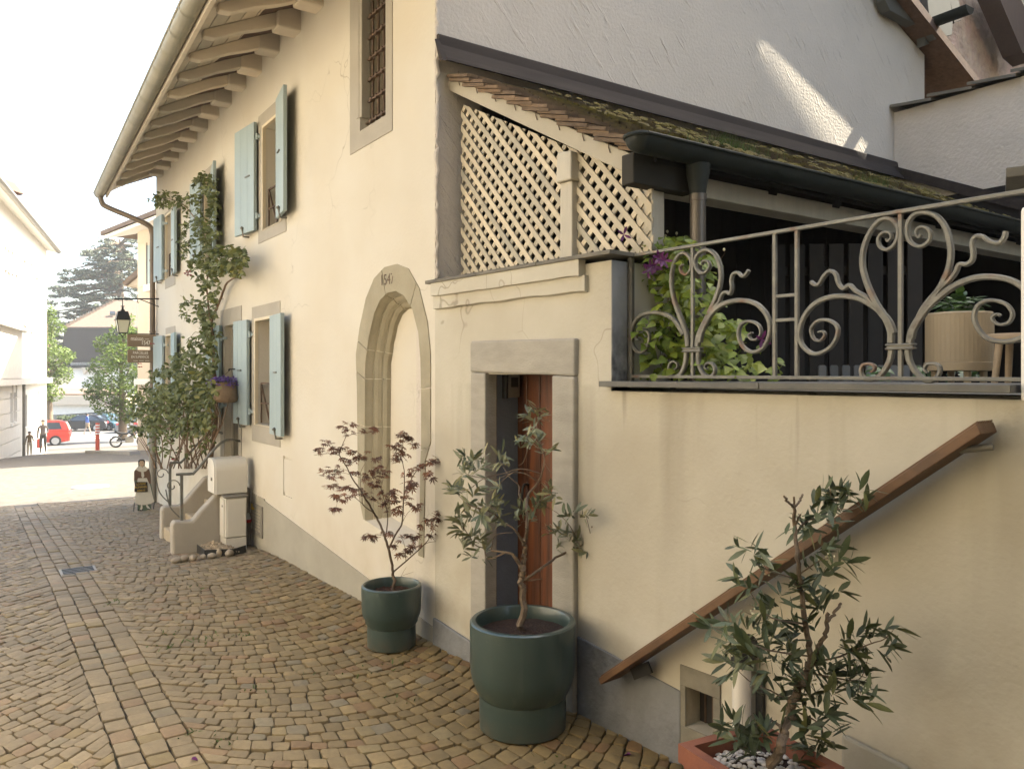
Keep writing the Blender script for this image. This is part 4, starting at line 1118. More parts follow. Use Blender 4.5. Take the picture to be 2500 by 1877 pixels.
for k in range(8):
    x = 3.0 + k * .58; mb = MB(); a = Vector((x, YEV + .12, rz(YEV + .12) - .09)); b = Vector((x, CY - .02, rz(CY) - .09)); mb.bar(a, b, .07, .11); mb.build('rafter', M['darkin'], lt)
post = part('post', lt)
mb = MB(); mb.prism([dp_(1.005, ZC + .02, -.118), dp_(1.096, ZC + .02, -.118), dp_(1.096, ZC + .02, -.235), dp_(1.005, ZC + .02, -.235)], (0, 0, .425)); mb.build('shaft', M['greywood'], post, bevel=.005)
mb = MB(); mb.prism([dp_(.990, 2.652, -.10), dp_(1.108, 2.652, -.10), dp_(1.100, 2.80, -.104), dp_(.998, 2.815, -.104)], ND * -.14); mb.build('capital', M['greywood'], post, bevel=.008)
mb = MB(); mb.prism([dp_(1.49, ZC + .02, -.17), dp_(1.585, ZC + .02, -.17), dp_(1.585, ZC + .02, -.26), dp_(1.49, ZC + .02, -.26)], (0, 0, .42)); mb.build('post', M['greywood'], lt)
# gutter with rounded stop end, outlet and downpipe
GY, GZ_, GR = 2.535, 2.695, .068
mb = MB(); half_gutter(mb, (2.42, GY, GZ_), (7.3, GY, GZ_ + .01), GR)
mb.tube([(2.40, GY - GR, GZ_ + .002), (7.3, GY - GR, GZ_ + .012)], .0095, 8); mb.tube([(2.40, GY + GR, GZ_), (7.3, GY + GR, GZ_ + .01)], .004, 6)
n = 8; m_ = 8                                            # quarter-sphere stop end
for i in range(n):
    A = []; B = []
    for j in range(m_ + 1):
        for L_, t in ((A, i / n), (B, (i + 1) / n)):
            a = math.pi + math.pi * j / m_; ph = t * math.pi / 2
            L_.append(Vector((2.42 - GR * .95 * math.sin(ph) * (-math.sin(a)), GY + GR * math.cos(a), GZ_ + GR * math.sin(a) * math.cos(ph) if True else 0)))
    mb.strip(A, B)
mb.tube([Vector((2.42 - GR * .95 * math.sin(t) - .002, GY - GR * math.cos(t), GZ_ + .002)) for t in [math.pi * k / 12 for k in range(13)]], .0095, 7)
gt = mb.build('gutter', M['darkmetal'], lt, smooth=40, fix=False)
for x in (2.62, 3.3, 4.5, 5.7):
    m2 = MB(); half_gutter(m2, (x, GY, GZ_ + .001), (x + .016, GY, GZ_ + .001), GR + .004); m2.build('gutter_seam', M['darkmetal'], gt, smooth=True, fix=False)
mb = MB(); mb.lathe([(.058, 0), (.055, -.04), (.040, -.12), (.036, -.15)], (2.80, GY + .01, GZ_ - .06), 20); mb.build('outlet_funnel', M['darkmetal'], gt, smooth=True)
mb = MB(); mb.tube([(2.80, GY + .01, GZ_ - .19), (2.80, GY + .01, 1.62)], .0375, 16); mb.tube([(2.80, GY + .01, GZ_ - .20), (2.80, GY + .01, GZ_ - .23)], .042, 16); mb.build('downpipe', M['copper'], lt, smooth=True)
# dark boarded back of the lean-to
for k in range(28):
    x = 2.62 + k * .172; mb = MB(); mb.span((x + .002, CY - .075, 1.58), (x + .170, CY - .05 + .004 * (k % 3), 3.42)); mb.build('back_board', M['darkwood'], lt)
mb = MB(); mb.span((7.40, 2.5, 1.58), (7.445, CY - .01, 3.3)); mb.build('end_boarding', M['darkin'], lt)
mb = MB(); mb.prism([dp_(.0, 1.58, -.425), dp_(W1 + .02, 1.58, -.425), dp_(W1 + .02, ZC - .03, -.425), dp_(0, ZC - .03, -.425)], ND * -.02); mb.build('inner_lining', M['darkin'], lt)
# lattice screen: two layers of slats, each slat its own piece
lat = thing('lattice_screen', 'cream diamond lattice screen of crossed slats under the lean-to verge', 'lattice', dp_(.7, ZC + .02, -.17))
clip = [(.06, ZC + .022), (1.60, ZC + .022), (1.60, 2.545), (.06, 3.372)]
clip = [(.06, ZC + .022), (1.60, ZC + .022), (1.60, 2.56), (1.47, 2.625), (.06, 3.40)]
def clip_poly(poly, cl):
    out = poly
    for a, b in zip(cl, cl[1:] + cl[:1]):
        inp = out; out = []
        if not inp: break
        ins = lambda p: (b[0] - a[0]) * (p[1] - a[1]) - (b[1] - a[1]) * (p[0] - a[0]) >= 0
        for i, p in enumerate(inp):
            q = inp[i - 1]
            if ins(p) != ins(q):
                d1 = (b[0] - a[0]) * (q[1] - a[1]) - (b[1] - a[1]) * (q[0] - a[0]); d2 = (b[0] - a[0]) * (p[1] - a[1]) - (b[1] - a[1]) * (p[0] - a[0])
                t = d1 / (d1 - d2); out.append((q[0] + (p[0] - q[0]) * t, q[1] + (p[1] - q[1]) * t))
            if ins(p): out.append(p)
    return out
r_ = random.Random(9)
for layer, sgn in ((0, -1), (1, 1)):
    pit = .0845; hw = .0198
    k = -30
    while k < 60:
        w0 = k * pit + (.03 if layer else 0) + r_.uniform(-.003, .003); k += 1
        tilt = 1.08 if layer == 0 else 1.0
        zb, zt = 2.15, 3.5
        poly = [(w0 - hw, zb), (w0 + hw, zb), (w0 + hw + sgn * (zt - zb) / tilt, zt), (w0 - hw + sgn * (zt - zb) / tilt, zt)]
        pc = clip_poly(poly, clip)
        if len(pc) < 3: continue
        ar = abs(sum(pc[i - 1][0] * p[1] - p[0] * pc[i - 1][1] for i, p in enumerate(pc))) / 2
        if ar < 4e-4: continue
        o0 = -.152 if layer == 0 else -.1615
        mb = MB(); mb.prism([dp_(*p, o0) for p in pc], ND * -.009); mb.build('slat', M['lattice'], lat)

# ================================================================== IRON RAILING
RO = -.12
rl = thing('iron_railing', 'grey wrought iron railing with heart scrolls and wavy flames on the slate coping', 'railing', dp_(2.3, ZT + .026, RO))
Z2 = lambda u, v: at_D(1500 + .301 * u, 480 + .301 * v, RO)
Z3 = lambda u, v: at_D(2000 + .3131 * u, 460 + .3131 * v, RO)
Z1 = lambda u, v: at_D(1450 + .4747 * u, 320 + .4747 * v, RO)
def scroll(name, fn, pts, w0, w1, sub=6, dp=.018):
    w0 *= 1.15
    P = spline([fn(*p) for p in pts], sub); n = len(P)
    ws = [w0 + (w1 - w0) * (i / (n - 1)) for i in range(n)]
    mb = MB(); mb.ribbon(P, ws, ND, dp); return mb.build(name, M['iron'], rl, smooth=30)
def ibar(name, a, b, wd=.016, dp=.014):
    mb = MB(); mb.bar(a, b, wd, dp, ND); return mb.build(name, M['iron'], rl, bevel=.002)
wl, wr = 1.497, 3.16
ibar('bottom_rail', dp_(wl, ZT + .048, RO), dp_(wr, ZT + .040, RO), .014, .022)
ibar('top_rail', dp_(wl, 2.213, RO), dp_(wr + .03, 2.222, RO), .014, .024)
ibar('end_post', dp_(wl + .006, ZT + .026, RO), dp_(wl + .006, 2.21, RO), .022, .022)
def vbar(fn, a, b, name='upright'):
    A = fn(*a); B = fn(*b)
    q = A - CORN; wA = q.dot(TD); q = B - CORN; wB = q.dot(TD); wm = (wA + wB) / 2
    ibar(name, dp_(wm, ZT + .046, RO), dp_(wm, 2.212, RO), .015, .015); return wm
wm1 = vbar(Z2, (645, 440), (628, 1465)); wm2 = vbar(Z3, (655, 195), (615, 1530))
wa = vbar(Z2, (1318, 300), (1285, 1485)); wb = vbar(Z2, (1495, 290), (1468, 1490))
for v in (803, 1000):
    z_ = Z2(1390, v).z; ibar('cross_bar', dp_(wa + .007, z_, RO), dp_(wb - .007, z_, RO), .013, .013)
sc = scroll
sc('scroll', Z2, [(672, 1215), (682, 1130), (722, 1040), (780, 920), (830, 800), (862, 680), (855, 560), (815, 470), (750, 432), (690, 455), (658, 510), (662, 575), (700, 622), (745, 610), (775, 565), (758, 525), (722, 525), (712, 555)], .020, .007)
sc('scroll', Z2, [(595, 1215), (585, 1120), (555, 1030), (515, 930), (480, 820), (462, 700), (470, 590), (505, 500), (555, 458), (605, 485), (625, 540), (615, 600), (580, 635), (545, 615), (535, 575), (555, 550)], .020, .007)
sc('flame', Z2, [(735, 1010), (775, 940), (800, 912), (850, 855), (875, 792), (910, 775), (938, 790), (952, 745), (948, 680), (962, 632), (1000, 617), (1038, 648), (1068, 632), (1090, 597)], .012, .012)
sc('scroll', Z2, [(690, 1180), (715, 1080), (780, 960), (850, 890), (940, 852), (1040, 842), (1150, 872), (1228, 950), (1262, 1050), (1245, 1160), (1190, 1238), (1110, 1260), (1040, 1212), (1008, 1130), (1020, 1050), (1070, 1014), (1130, 1018), (1178, 1055), (1188, 1112), (1155, 1158), (1112, 1158), (1092, 1125), (1118, 1102)], .020, .007)
sc('scroll', Z2, [(560, 1120), (520, 1045), (460, 980), (380, 945), (290, 942), (205, 972), (150, 1050), (138, 1140), (155, 1220), (205, 1262), (260, 1230), (285, 1150), (270, 1095), (225, 1080), (183, 1102), (178, 1150), (205, 1162)], .020, .007)
sc('foot_curl', Z2, [(682, 1255), (682, 1340), (710, 1420), (760, 1462), (805, 1440), (815, 1392), (790, 1352), (752, 1352), (737, 1385), (757, 1400)], .018, .006)
sc('foot_curl', Z2, [(585, 1255), (575, 1350), (542, 1430), (492, 1460), (452, 1430), (447, 1372), (477, 1337), (510, 1352), (513, 1385), (492, 1400)], .018, .006)
sc('scroll', Z3, [(705, 1205), (722, 1110), (785, 1000), (862, 890), (950, 760), (1010, 620), (1025, 480), (990, 320), (920, 222), (820, 188), (735, 212), (688, 290), (695, 390), (742, 442), (800, 452), (858, 408), (866, 342), (820, 303), (772, 313), (757, 352), (780, 385), (795, 362)], .020, .007)
sc('scroll', Z3, [(558, 1205), (555, 1110), (510, 1000), (440, 890), (372, 740), (337, 600), (347, 470), (392, 350), (470, 252), (550, 238), (608, 290), (615, 370), (580, 450), (520, 478), (472, 450), (463, 390), (500, 347), (548, 347), (563, 385), (537, 413), (525, 393)], .020, .007)
sc('flame', Z3, [(770, 1010), (815, 925), (900, 822), (1000, 732), (1060, 660), (1092, 595), (1150, 592), (1192, 560), (1200, 500), (1192, 430), (1218, 380), (1270, 375), (1330, 415), (1395, 428), (1438, 392), (1455, 335)], .013, .014)
sc('flame', Z3, [(535, 1040), (500, 1005), (440, 930), (370, 850), (285, 800), (238, 755), (190, 782), (150, 740), (128, 670), (85, 645), (40, 682), (0, 745), (-32, 752), (-64, 728)], .013, .014)
sc('scroll', Z3, [(715, 1170), (745, 1080), (830, 950), (930, 850), (1060, 757), (1200, 702), (1340, 690), (1480, 712), (1590, 775), (1665, 880), (1690, 1000), (1655, 1110), (1560, 1172), (1450, 1195), (1330, 1178), (1250, 1110), (1208, 1010), (1232, 922), (1300, 878), (1390, 878), (1468, 912), (1508, 980), (1478, 1045), (1410, 1062), (1362, 1038), (1352, 1000), (1390, 980), (1412, 995)], .020, .007)
sc('scroll', Z1, [(1540, 1040), (1520, 985), (1480, 935), (1420, 890), (1350, 858), (1240, 850), (1150, 880), (1090, 940), (1058, 1020), (1065, 1090), (1110, 1138), (1160, 1143), (1220, 1108), (1252, 1050), (1248, 1000), (1200, 972), (1150, 978), (1117, 1020), (1132, 1068), (1165, 1078), (1188, 1050), (1178, 1030), (1155, 1035)], .020, .007)
sc('foot_curl', Z3, [(690, 1255), (702, 1340), (752, 1430), (830, 1497), (890, 1497), (933, 1450), (938, 1392), (900, 1367), (842, 1372), (822, 1410), (845, 1438)], .018, .006)
sc('foot_curl', Z3, [(563, 1255), (550, 1340), (500, 1430), (430, 1487), (362, 1487), (327, 1440), (337, 1382), (390, 1367), (430, 1387), (428, 1418), (402, 1430)], .018, .006)
for fn, u0, u1, va, vb in ((Z2, 560, 712, 1222, 1262), (Z3, 525, 752, 1210, 1258)):
    za, zb = fn((u0 + u1) / 2, va).z, fn((u0 + u1) / 2, vb).z
    w_a = (fn(u0, va) - CORN).dot(TD); w_b = (fn(u1, va) - CORN).dot(TD)
    for a, b in ((za, za - (za - zb) * .35), (za - (za - zb) * .62, zb)):
        mb = MB(); mb.prism([dp_(w_a, b, RO + .016), dp_(w_b, b, RO + .016), dp_(w_b, b, RO - .016), dp_(w_a, b, RO - .016)], (0, 0, a - b)); mb.build('collar', M['iron'], rl, bevel=.004)
    mb = MB(); mb.prism([dp_(w_a + .006, zb, RO + .011), dp_(w_b - .006, zb, RO + .011), dp_(w_b - .006, zb, RO - .011), dp_(w_a + .006, zb, RO - .011)], (0, 0, za - zb)); mb.build('collar', M['iron'], rl)

# ================================================================== HANDRAIL
hr = thing('wooden_handrail', 'long brown timber handrail slanting up the warm plaster wall', 'handrail', dp_(1.5, .25, .08))
RF = .148                                            # street face of the plank
qa, qb, qc, qd = dw(1460, 1656, RF), dw(2384, 1034, RF), dw(2394, 1059, RF), dw(1466, 1671, RF)
mb = MB(); mb.prism([dp_(*p, RF) for p in (qa, qb, qc, qd)], ND * -.128); mb.build('rail', M['handrail'], hr, bevel=.003)
for k in range(7):                                   # grooved upper face: low ridges along the plank
    o0 = RF - .006 - k * .0178
    mb = MB(); up = Vector((0, 0, .0065))
    a0, b0_r = dp_(qa[0] + .01, qa[1] + .0085, o0), dp_(qb[0] - .001, qb[1] + .0005, o0)
    mb.prism([a0, b0_r, b0_r + up, a0 + up], ND * -.010); mb.build('ridge', M['handrail'], hr)
pA = at_D(2345, 1098, .07); pB = at_D(2420, 1091, .07)
mb = MB(); mb.tube([at_D(2343, 1099, .075), at_D(2425, 1090, .06)], .011, 10); mb.build('bracket', M['louvre'], hr, smooth=True)
mb = MB(); pC = at_D(1545, 1645, .06); mb.bar(pC, pC + TD * .10 + Vector((0, 0, .06)), .05, .012, ND); mb.bar(pC + TD * .05 + Vector((0, 0, .02)), pC + TD * .05 - ND * .06 + Vector((0, 0, .02)), .014, .014); mb.build('bracket', M['blackiron'], hr)

# ================================================================== ON THE TERRACE
tz = 1.582
bp = thing('ribbed_planter', 'beige ribbed planter on short legs behind the right scroll of the railing', 'planter', (3.55, 1.80, tz))
cpl = at_Z(2000 + .3131 * 1090, 900, 3.52); cx_, cy_ = cpl.x, cpl.y
rpl = .134
mb = MB(); n = 96
prof = [(.0, .115), (1.0, .115), (1.0, .118), (1.0, .338), (.97, .345), (.93, .338), (.93, .315), (0, .315)]
b0 = len(mb.v)
for fr2, z_ in prof:
    for j in range(n):
        a_ = 2 * math.pi * j / n; rr_ = rpl * fr2 * (1 + (.012 if j % 2 and fr2 == 1.0 else 0))
        mb.v.append(Vector((cx_ + math.cos(a_) * rr_, cy_ + math.sin(a_) * rr_, tz + z_)))
for i in range(len(prof) - 1):
    for j in range(n): mb.f.append([i * n + j, i * n + (j + 1) % n, (i + 1) * n + (j + 1) % n, (i + 1) * n + j]); mb.mi.append(0)
mb.build('body', M['beige'], bp, smooth=20)
mb = MB(); mb.lathe([(.12, .085), (.141, .088), (.141, .122), (.136, .124)], (cx_, cy_, tz), 40); mb.build('base_rim', M['beige'], bp, smooth=40)
for k in range(4):
    a_ = k * math.pi / 2 + 2.35 ; c = Vector((cx_ + math.cos(a_) * .10, cy_ + math.sin(a_) * .10, tz))
    mb = MB(); mb.lathe([(.013, 0), (.016, .088)], c, 10); mb.build('leg', M['beige'], bp, smooth=40)
bs = thing('basil_plant', 'bushy green basil growing in the beige ribbed planter', 'plant', (cx_, cy_, tz + .31))
st = thing('wooden_stool', 'pale wooden stool half hidden by the pillar at the right end of the terrace', 'stool', at_Z(2460, 940, 3.3))
c = at_Z(2478, 940, 3.25); c.z = tz
mb = MB(); mb.lathe([(.10, .205), (.105, .212), (.105, .232), (.10, .238)], c, 24); mb.build('seat', M['stool'], st, smooth=40)
for k in range(3):
    a_ = 2.75 + k * 2.094; mb = MB(); d_2 = Vector((math.cos(a_), math.sin(a_), 0)); mb.tube([c + d_2 * .105, c + d_2 * .075 + Vector((0, 0, .21))], [.012, .015], 10); mb.build('leg', M['stool'], st, smooth=40)
pk = thing('picket_edging', 'low grey picket edging standing at the back of the terrace', 'edging', (3.95, 2.4, tz))
A_ = Vector((3.73, 2.54, tz)); B_ = Vector((4.16, 2.24, tz)); dd_ = (B_ - A_).normalized()
nn_ = Vector((-dd_.y, dd_.x, 0))
for k in range(9):
    s = A_ + dd_ * (k * .0635); mb = MB(); mb.prism([s, s + dd_ * .042, s + dd_ * .042 + Vector((0, 0, .112)), s + dd_ * .034 + Vector((0, 0, .12)), s + dd_ * .008 + Vector((0, 0, .12)), s + Vector((0, 0, .112))], nn_ * .012); mb.build('picket', M['picket'], pk)
mb = MB(); mb.bar(A_ + Vector((0, 0, .03)) + nn_ * .018, A_ + dd_ * .57 + Vector((0, 0, .03)) + nn_ * .018, .014, .025); mb.build('rail', M['picket'], pk)
sp_ = thing('slat_fence', 'dark vertical slat fence in the shade of the terrace', 'fence', (4.4, 2.6, tz))
A_ = Vector((4.0, 3.05, tz)); B_ = Vector((4.75, 2.45, tz)); dd_ = (B_ - A_).normalized(); nn_ = Vector((-dd_.y, dd_.x, 0))
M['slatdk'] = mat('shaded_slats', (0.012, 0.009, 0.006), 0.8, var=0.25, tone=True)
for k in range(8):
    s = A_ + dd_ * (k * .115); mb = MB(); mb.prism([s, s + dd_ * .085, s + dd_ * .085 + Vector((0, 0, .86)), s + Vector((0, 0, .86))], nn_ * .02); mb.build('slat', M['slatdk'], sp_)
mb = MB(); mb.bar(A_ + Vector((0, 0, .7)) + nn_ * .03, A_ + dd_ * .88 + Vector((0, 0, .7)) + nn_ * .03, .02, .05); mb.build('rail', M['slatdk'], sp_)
# ================================================================== POTS AND PLANTS
def leafmats(key, **k):
    return M[key], M[key + '_mass']
for key, c_, v_, t_ in (('maple', (0.175, 0.075, 0.048), .3, .3), ('olive', (0.195, 0.21, 0.13), .25, .15), ('oleander', (0.078, 0.10, 0.048), .25, .12), ('clematis', (0.19, 0.26, 0.035), .35, .35)):
    M[key + '_mass'] = mat(key + '_leaves_mass', c_, .5, tone='attr', var=v_, scale=30, trans=t_)
def tmpl(outline, rib=(), fold=.05, droop=.08):
    """outline: upper half (x, y) points from base to tip"""
    V = [Vector((0, 0, 0))]; F = []
    n = len(outline)
    mid = [Vector((x, 0, -droop * x * x)) for x, y in outline]; up = [Vector((x, y, fold * y * 2 - droop * x * x)) for x, y in outline]; dn = [Vector((x, -y, fold * y * 2 - droop * x * x)) for x, y in outline]
    tip = Vector((1, 0, -droop))
    V = [Vector((0, 0, 0))] + mid + up + dn + [tip]
    m = lambda i: 1 + i; u = lambda i: 1 + n + i; d = lambda i: 1 + 2 * n + i; T = 1 + 3 * n
    F += [(0, m(0), u(0)), (0, d(0), m(0))]
    for i in range(n - 1): F += [(m(i), m(i + 1), u(i + 1), u(i)), (d(i), d(i + 1), m(i + 1), m(i))]
    F += [(m(n - 1), T, u(n - 1)), (d(n - 1), T, m(n - 1))]
    return V, F
def maple_tmpl():
    V = [Vector((0, 0, 0))]; F = []
    for k, (a, l) in enumerate(((-115, .45), (-75, .75), (-38, .95), (0, 1.05), (38, .95), (75, .75), (115, .45))):
        a = R(a); d = Vector((math.cos(a), math.sin(a), 0)); s = Vector((-d.y, d.x, 0))
        b = len(V)
        V += [d * l * .18 + s * .05, d * l * .5 + s * .11 + Vector((0, 0, -.02)), d * l + Vector((0, 0, -.16 * l)), d * l * .5 - s * .11 + Vector((0, 0, -.02)), d * l * .18 - s * .05]
        F.append((0, b + 4, b + 3, b + 2, b + 1, b))
    return [v * .55 for v in V], F
def ovate_tmpl(lobed=False):
    return tmpl([(.12, .22), (.35, .34), (.62, .27), (.84, .12)], fold=.10, droop=.18)
T_OLIVE = [tmpl([(.25, .085), (.55, .115), (.82, .07)], fold=.12, droop=d) for d in (.05, .16, -.05)]
T_OLEA = [tmpl([(.2, .075), (.5, .125), (.8, .08)], fold=.10, droop=d) for d in (.06, .18, .02)]
T_MAPLE = [maple_tmpl()]
T_CLEM = [ovate_tmpl(), tmpl([(.08, .28), (.3, .36), (.45, .24), (.7, .16)], fold=.08, droop=.25)]
T_ROSE = [tmpl([(.2, .24), (.55, .28), (.85, .14)], fold=.10, droop=.12)]
def tmesh(t, name, m):
    me = bpy.data.meshes.new(name); me.from_pydata([tuple(v) for v in t[0]], [], t[1]); me.materials.append(m)
    me.polygons.foreach_set('use_smooth', [True] * len(me.polygons)); return me
def orient(p, d, n, s):
    x = d.normalized(); z = (n - x * n.dot(x))
    if z.length < 1e-4: z = Vector((0, 0, 1)).cross(x)
    z.normalize(); y = z.cross(x)
    Mx = Matrix((x * s, y * s, z * s)).transposed().to_4x4(); Mx.translation = p
    return Mx
def put_leaves(th, mats, temps, leaves, name='leaf', rest='foliage', cap=296, seed=1, tl=(.6, 1.25)):
    r = random.Random(seed)
    cl = Vector((0, 0, EYE)); leaves = sorted(leaves, key=lambda m: (m.translation - cl).length / max(m.col[0].xyz.length, 1e-5))
    ms = [tmesh(t, name, mats[0]) for t in temps]
    for m in leaves[:cap]: inst(name, r.choice(ms), th, m)
    if len(leaves) > cap:
        mb = MB(); fc = []
        for m in leaves[cap:]:
            t = r.choice(temps); mb.add([m @ v for v in t[0]], t[1]); fc += [(r.uniform(*tl),) * 3] * len(t[1])
        o = mb.build(rest, mats[1], th, smooth='all', fix=False, kind='stuff'); tone_attr(o.data, fc)
def dnoise(u, v, seed, amp, sc=260.0):
    return amp * noise.noise(Vector((u / sc + seed * 3.7, v / sc, seed)))
def branchset(th, fn, brs, m, name='branch', nn=7):
    for pts, r0, r1 in brs:
        P = spline([fn(*p) for p in pts], 5); n = len(P)
        for i in range(1, n - 1): P[i] += Vector((rnd.gauss(0, r1 * .5), rnd.gauss(0, r1 * .5), 0))
        mb = MB(); mb.tube(P, [r0 + (r1 - r0) * i / (n - 1) for i in range(n)], nn); mb.build(name, m, th, smooth=True)
def cluster_leaves(fn, cl, size, spread, seed, aim=None, up=.6, leaf_aspect=None, seq=False):
    r = random.Random(seed); out = []
    for c in cl:
        u, v, n = c[:3]
        axis = Vector((r.gauss(0, .5), r.gauss(0, .5), r.uniform(.1, .9)))
        ctr = fn(u, v)
        if aim: axis = aim(u, v, r)
        axis.normalize()
        for k in range(n):
            s = size * r.uniform(.65, 1.2)
            if seq:                                  # whorl of leaves up a twig
                t = r.uniform(-.6, .6) * spread
                p = ctr + axis * t
                side = Vector((r.gauss(0, 1), r.gauss(0, 1), r.gauss(0, 1))); side = (side - axis * side.dot(axis))
                if side.length < .01: continue
                side.normalize(); d = side * r.uniform(.6, 1.1) + axis * r.uniform(.2, 1.0) + Vector((0, 0, -.15))
                nrm = axis + Vector((r.gauss(0, .3), r.gauss(0, .3), r.gauss(0, .3) + .3))
            else:
                p = ctr + Vector((r.gauss(0, spread), r.gauss(0, spread), r.gauss(0, spread * .6)))
                d = Vector((r.gauss(0, 1), r.gauss(0, 1), r.gauss(0, .35) - .1)); nrm = Vector((r.gauss(0, .5), r.gauss(0, .5), up))
            out.append(orient(p, d, nrm, s))
    return out

def pot(name, label, c, r1, r2, ztop, zstep, lip):
    t = thing(name, label, 'plant pot', (c.x, c.y, 0), 'green glazed pots by the wall')
    g = gz(c.y)
    kz = ztop / .5
    pr = [(r2 - .012, .0), (r2, .010), (r2 + .001, zstep - .03), (r2 - .001, zstep - .008), (r2 - .005, zstep - .012), (r2 + .002, zstep - .004), (r2 + .014, zstep + .014), (r1 - .020, zstep + .040 * kz), (r1 - .009, zstep + .066 * kz), (r1 - .002, zstep + .10 * kz), (r1, zstep + .14 * kz), (r1 + .002, ztop - .02), (r1 + .001, ztop - .006), (r1 - .006, ztop), (r1 - lip + .005, ztop), (r1 - lip, ztop - .008), (r1 - lip - .002, ztop - .09), (0.01, ztop - .095)]
    mb = MB(); mb.lathe(pr, (c.x, c.y, g), 64); mb.build('body', M['pot'], t, smooth=38)
    mb = MB(); b = len(mb.v); n = 30
    for i in range(5):
        for j in range(n):
            a = 2 * math.pi * j / n; rr = (r1 - lip) * (i / 4)
            mb.v.append(Vector((c.x + math.cos(a) * rr, c.y + math.sin(a) * rr, g + ztop - .062 + .012 * (1 - i / 4) + rnd.uniform(-.003, .003))))
    for i in range(4):
        for j in range(n): mb.f.append([i * n + j, i * n + (j + 1) % n, (i + 1) * n + (j + 1) % n, (i + 1) * n + j]); mb.mi.append(0)
    mb.build('soil', M['soil'], t, smooth=True)
    return t
cB = at_Z(1276, 1500, 3.69); cS = at_Z(956, 1426, 4.78)
potB = pot('glazed_pot', 'large sea green glazed pot with a stepped foot in front of the plank door', cB, .247, .203, .502, .165, .030)
potS = pot('glazed_pot', 'smaller green glazed pot with a stepped foot below the stone arch', cS, .180, .146, .378, .140, .020)
mb = MB(); r_ = random.Random(3)
for k in range(150):
    a = r_.uniform(0, 6.28); rr = .15 * math.sqrt(r_.random()); p = Vector((cS.x + math.cos(a) * rr, cS.y + math.sin(a) * rr, .378 - .052))
    mb.box(p, (r_.uniform(.008, .03), r_.uniform(.005, .012), .004), Matrix.Rotation(r_.uniform(0, 3), 3, 'Z') @ Matrix.Rotation(r_.uniform(-.5, .5), 3, 'X'))
mb.build('bark_chips', M['chip'], potS, kind='stuff')

# --- purple maple
mp_ = thing('maple_sapling', 'young purple leaved maple growing in the smaller green pot', 'tree', (cS.x, cS.y, .32))
ZS = 4.78
def fS(u, v):
    S = (740 + .277 * u, 1000 + .277 * v)
    k = min(1, max(0, (1450 - v) / 700))
    return at_Z(S[0], S[1], ZS + dnoise(u, v, 2, .42, 330) * k)
brs = [([(797, 1625), (793, 1430)], .011, .009), ([(793, 1430), (760, 1250), (715, 1110), (660, 970), (620, 905), (560, 800), (500, 700), (430, 600), (370, 480), (318, 400)], .0085, .003),
       ([(318, 400), (345, 310), (375, 240), (378, 150)], .003, .0012), ([(318, 400), (220, 385), (100, 400)], .002, .001), ([(375, 240), (440, 215), (540, 195), (640, 180)], .0016, .0008),
       ([(620, 905), (530, 840), (518, 760), (505, 650), (505, 560), (540, 480)], .003, .001), ([(727, 1110), (745, 980), (735, 870), (710, 780), (685, 690), (665, 610)], .004, .0012),
       ([(755, 1225), (820, 1090), (868, 1010), (880, 900), (885, 800), (900, 720), (940, 640), (1000, 540), (1100, 470), (1200, 430), (1320, 400)], .006, .001), ([(887, 790), (893, 640), (890, 540), (872, 440), (875, 360), (880, 240)], .0035, .0012),
       ([(800, 1425), (905, 1335), (1000, 1250), (1100, 1150), (1150, 1050), (1185, 960)], .005, .001), ([(1000, 1250), (1090, 1175), (1190, 1150), (1225, 1070)], .002, .0008), ([(905, 1335), (900, 1240), (880, 1150), (840, 1110)], .0018, .0008),
       ([(500, 700), (400, 690), (270, 670)], .0015, .0008), ([(540, 845), (440, 765), (330, 760), (290, 860)], .0018, .0008), ([(505, 600), (420, 570), (300, 550), (180, 550)], .0016, .0007), ([(868, 1010), (930, 900), (1040, 850)], .0016, .0008),
       ([(900, 720), (960, 690), (1010, 640)], .0014, .0008), ([(735, 870), (680, 830), (620, 800)], .0014, .0008), ([(713, 1110), (640, 1105), (560, 1115)], .0015, .0008), ([(800, 1530), (860, 1470), (980, 1425)], .0012, .0006), ([(860, 1470), (910, 1385)], .001, .0005), ([(685, 690), (720, 560), (760, 440)], .0014, .0007)]
branchset(mp_, fS, brs, M['bark2'])
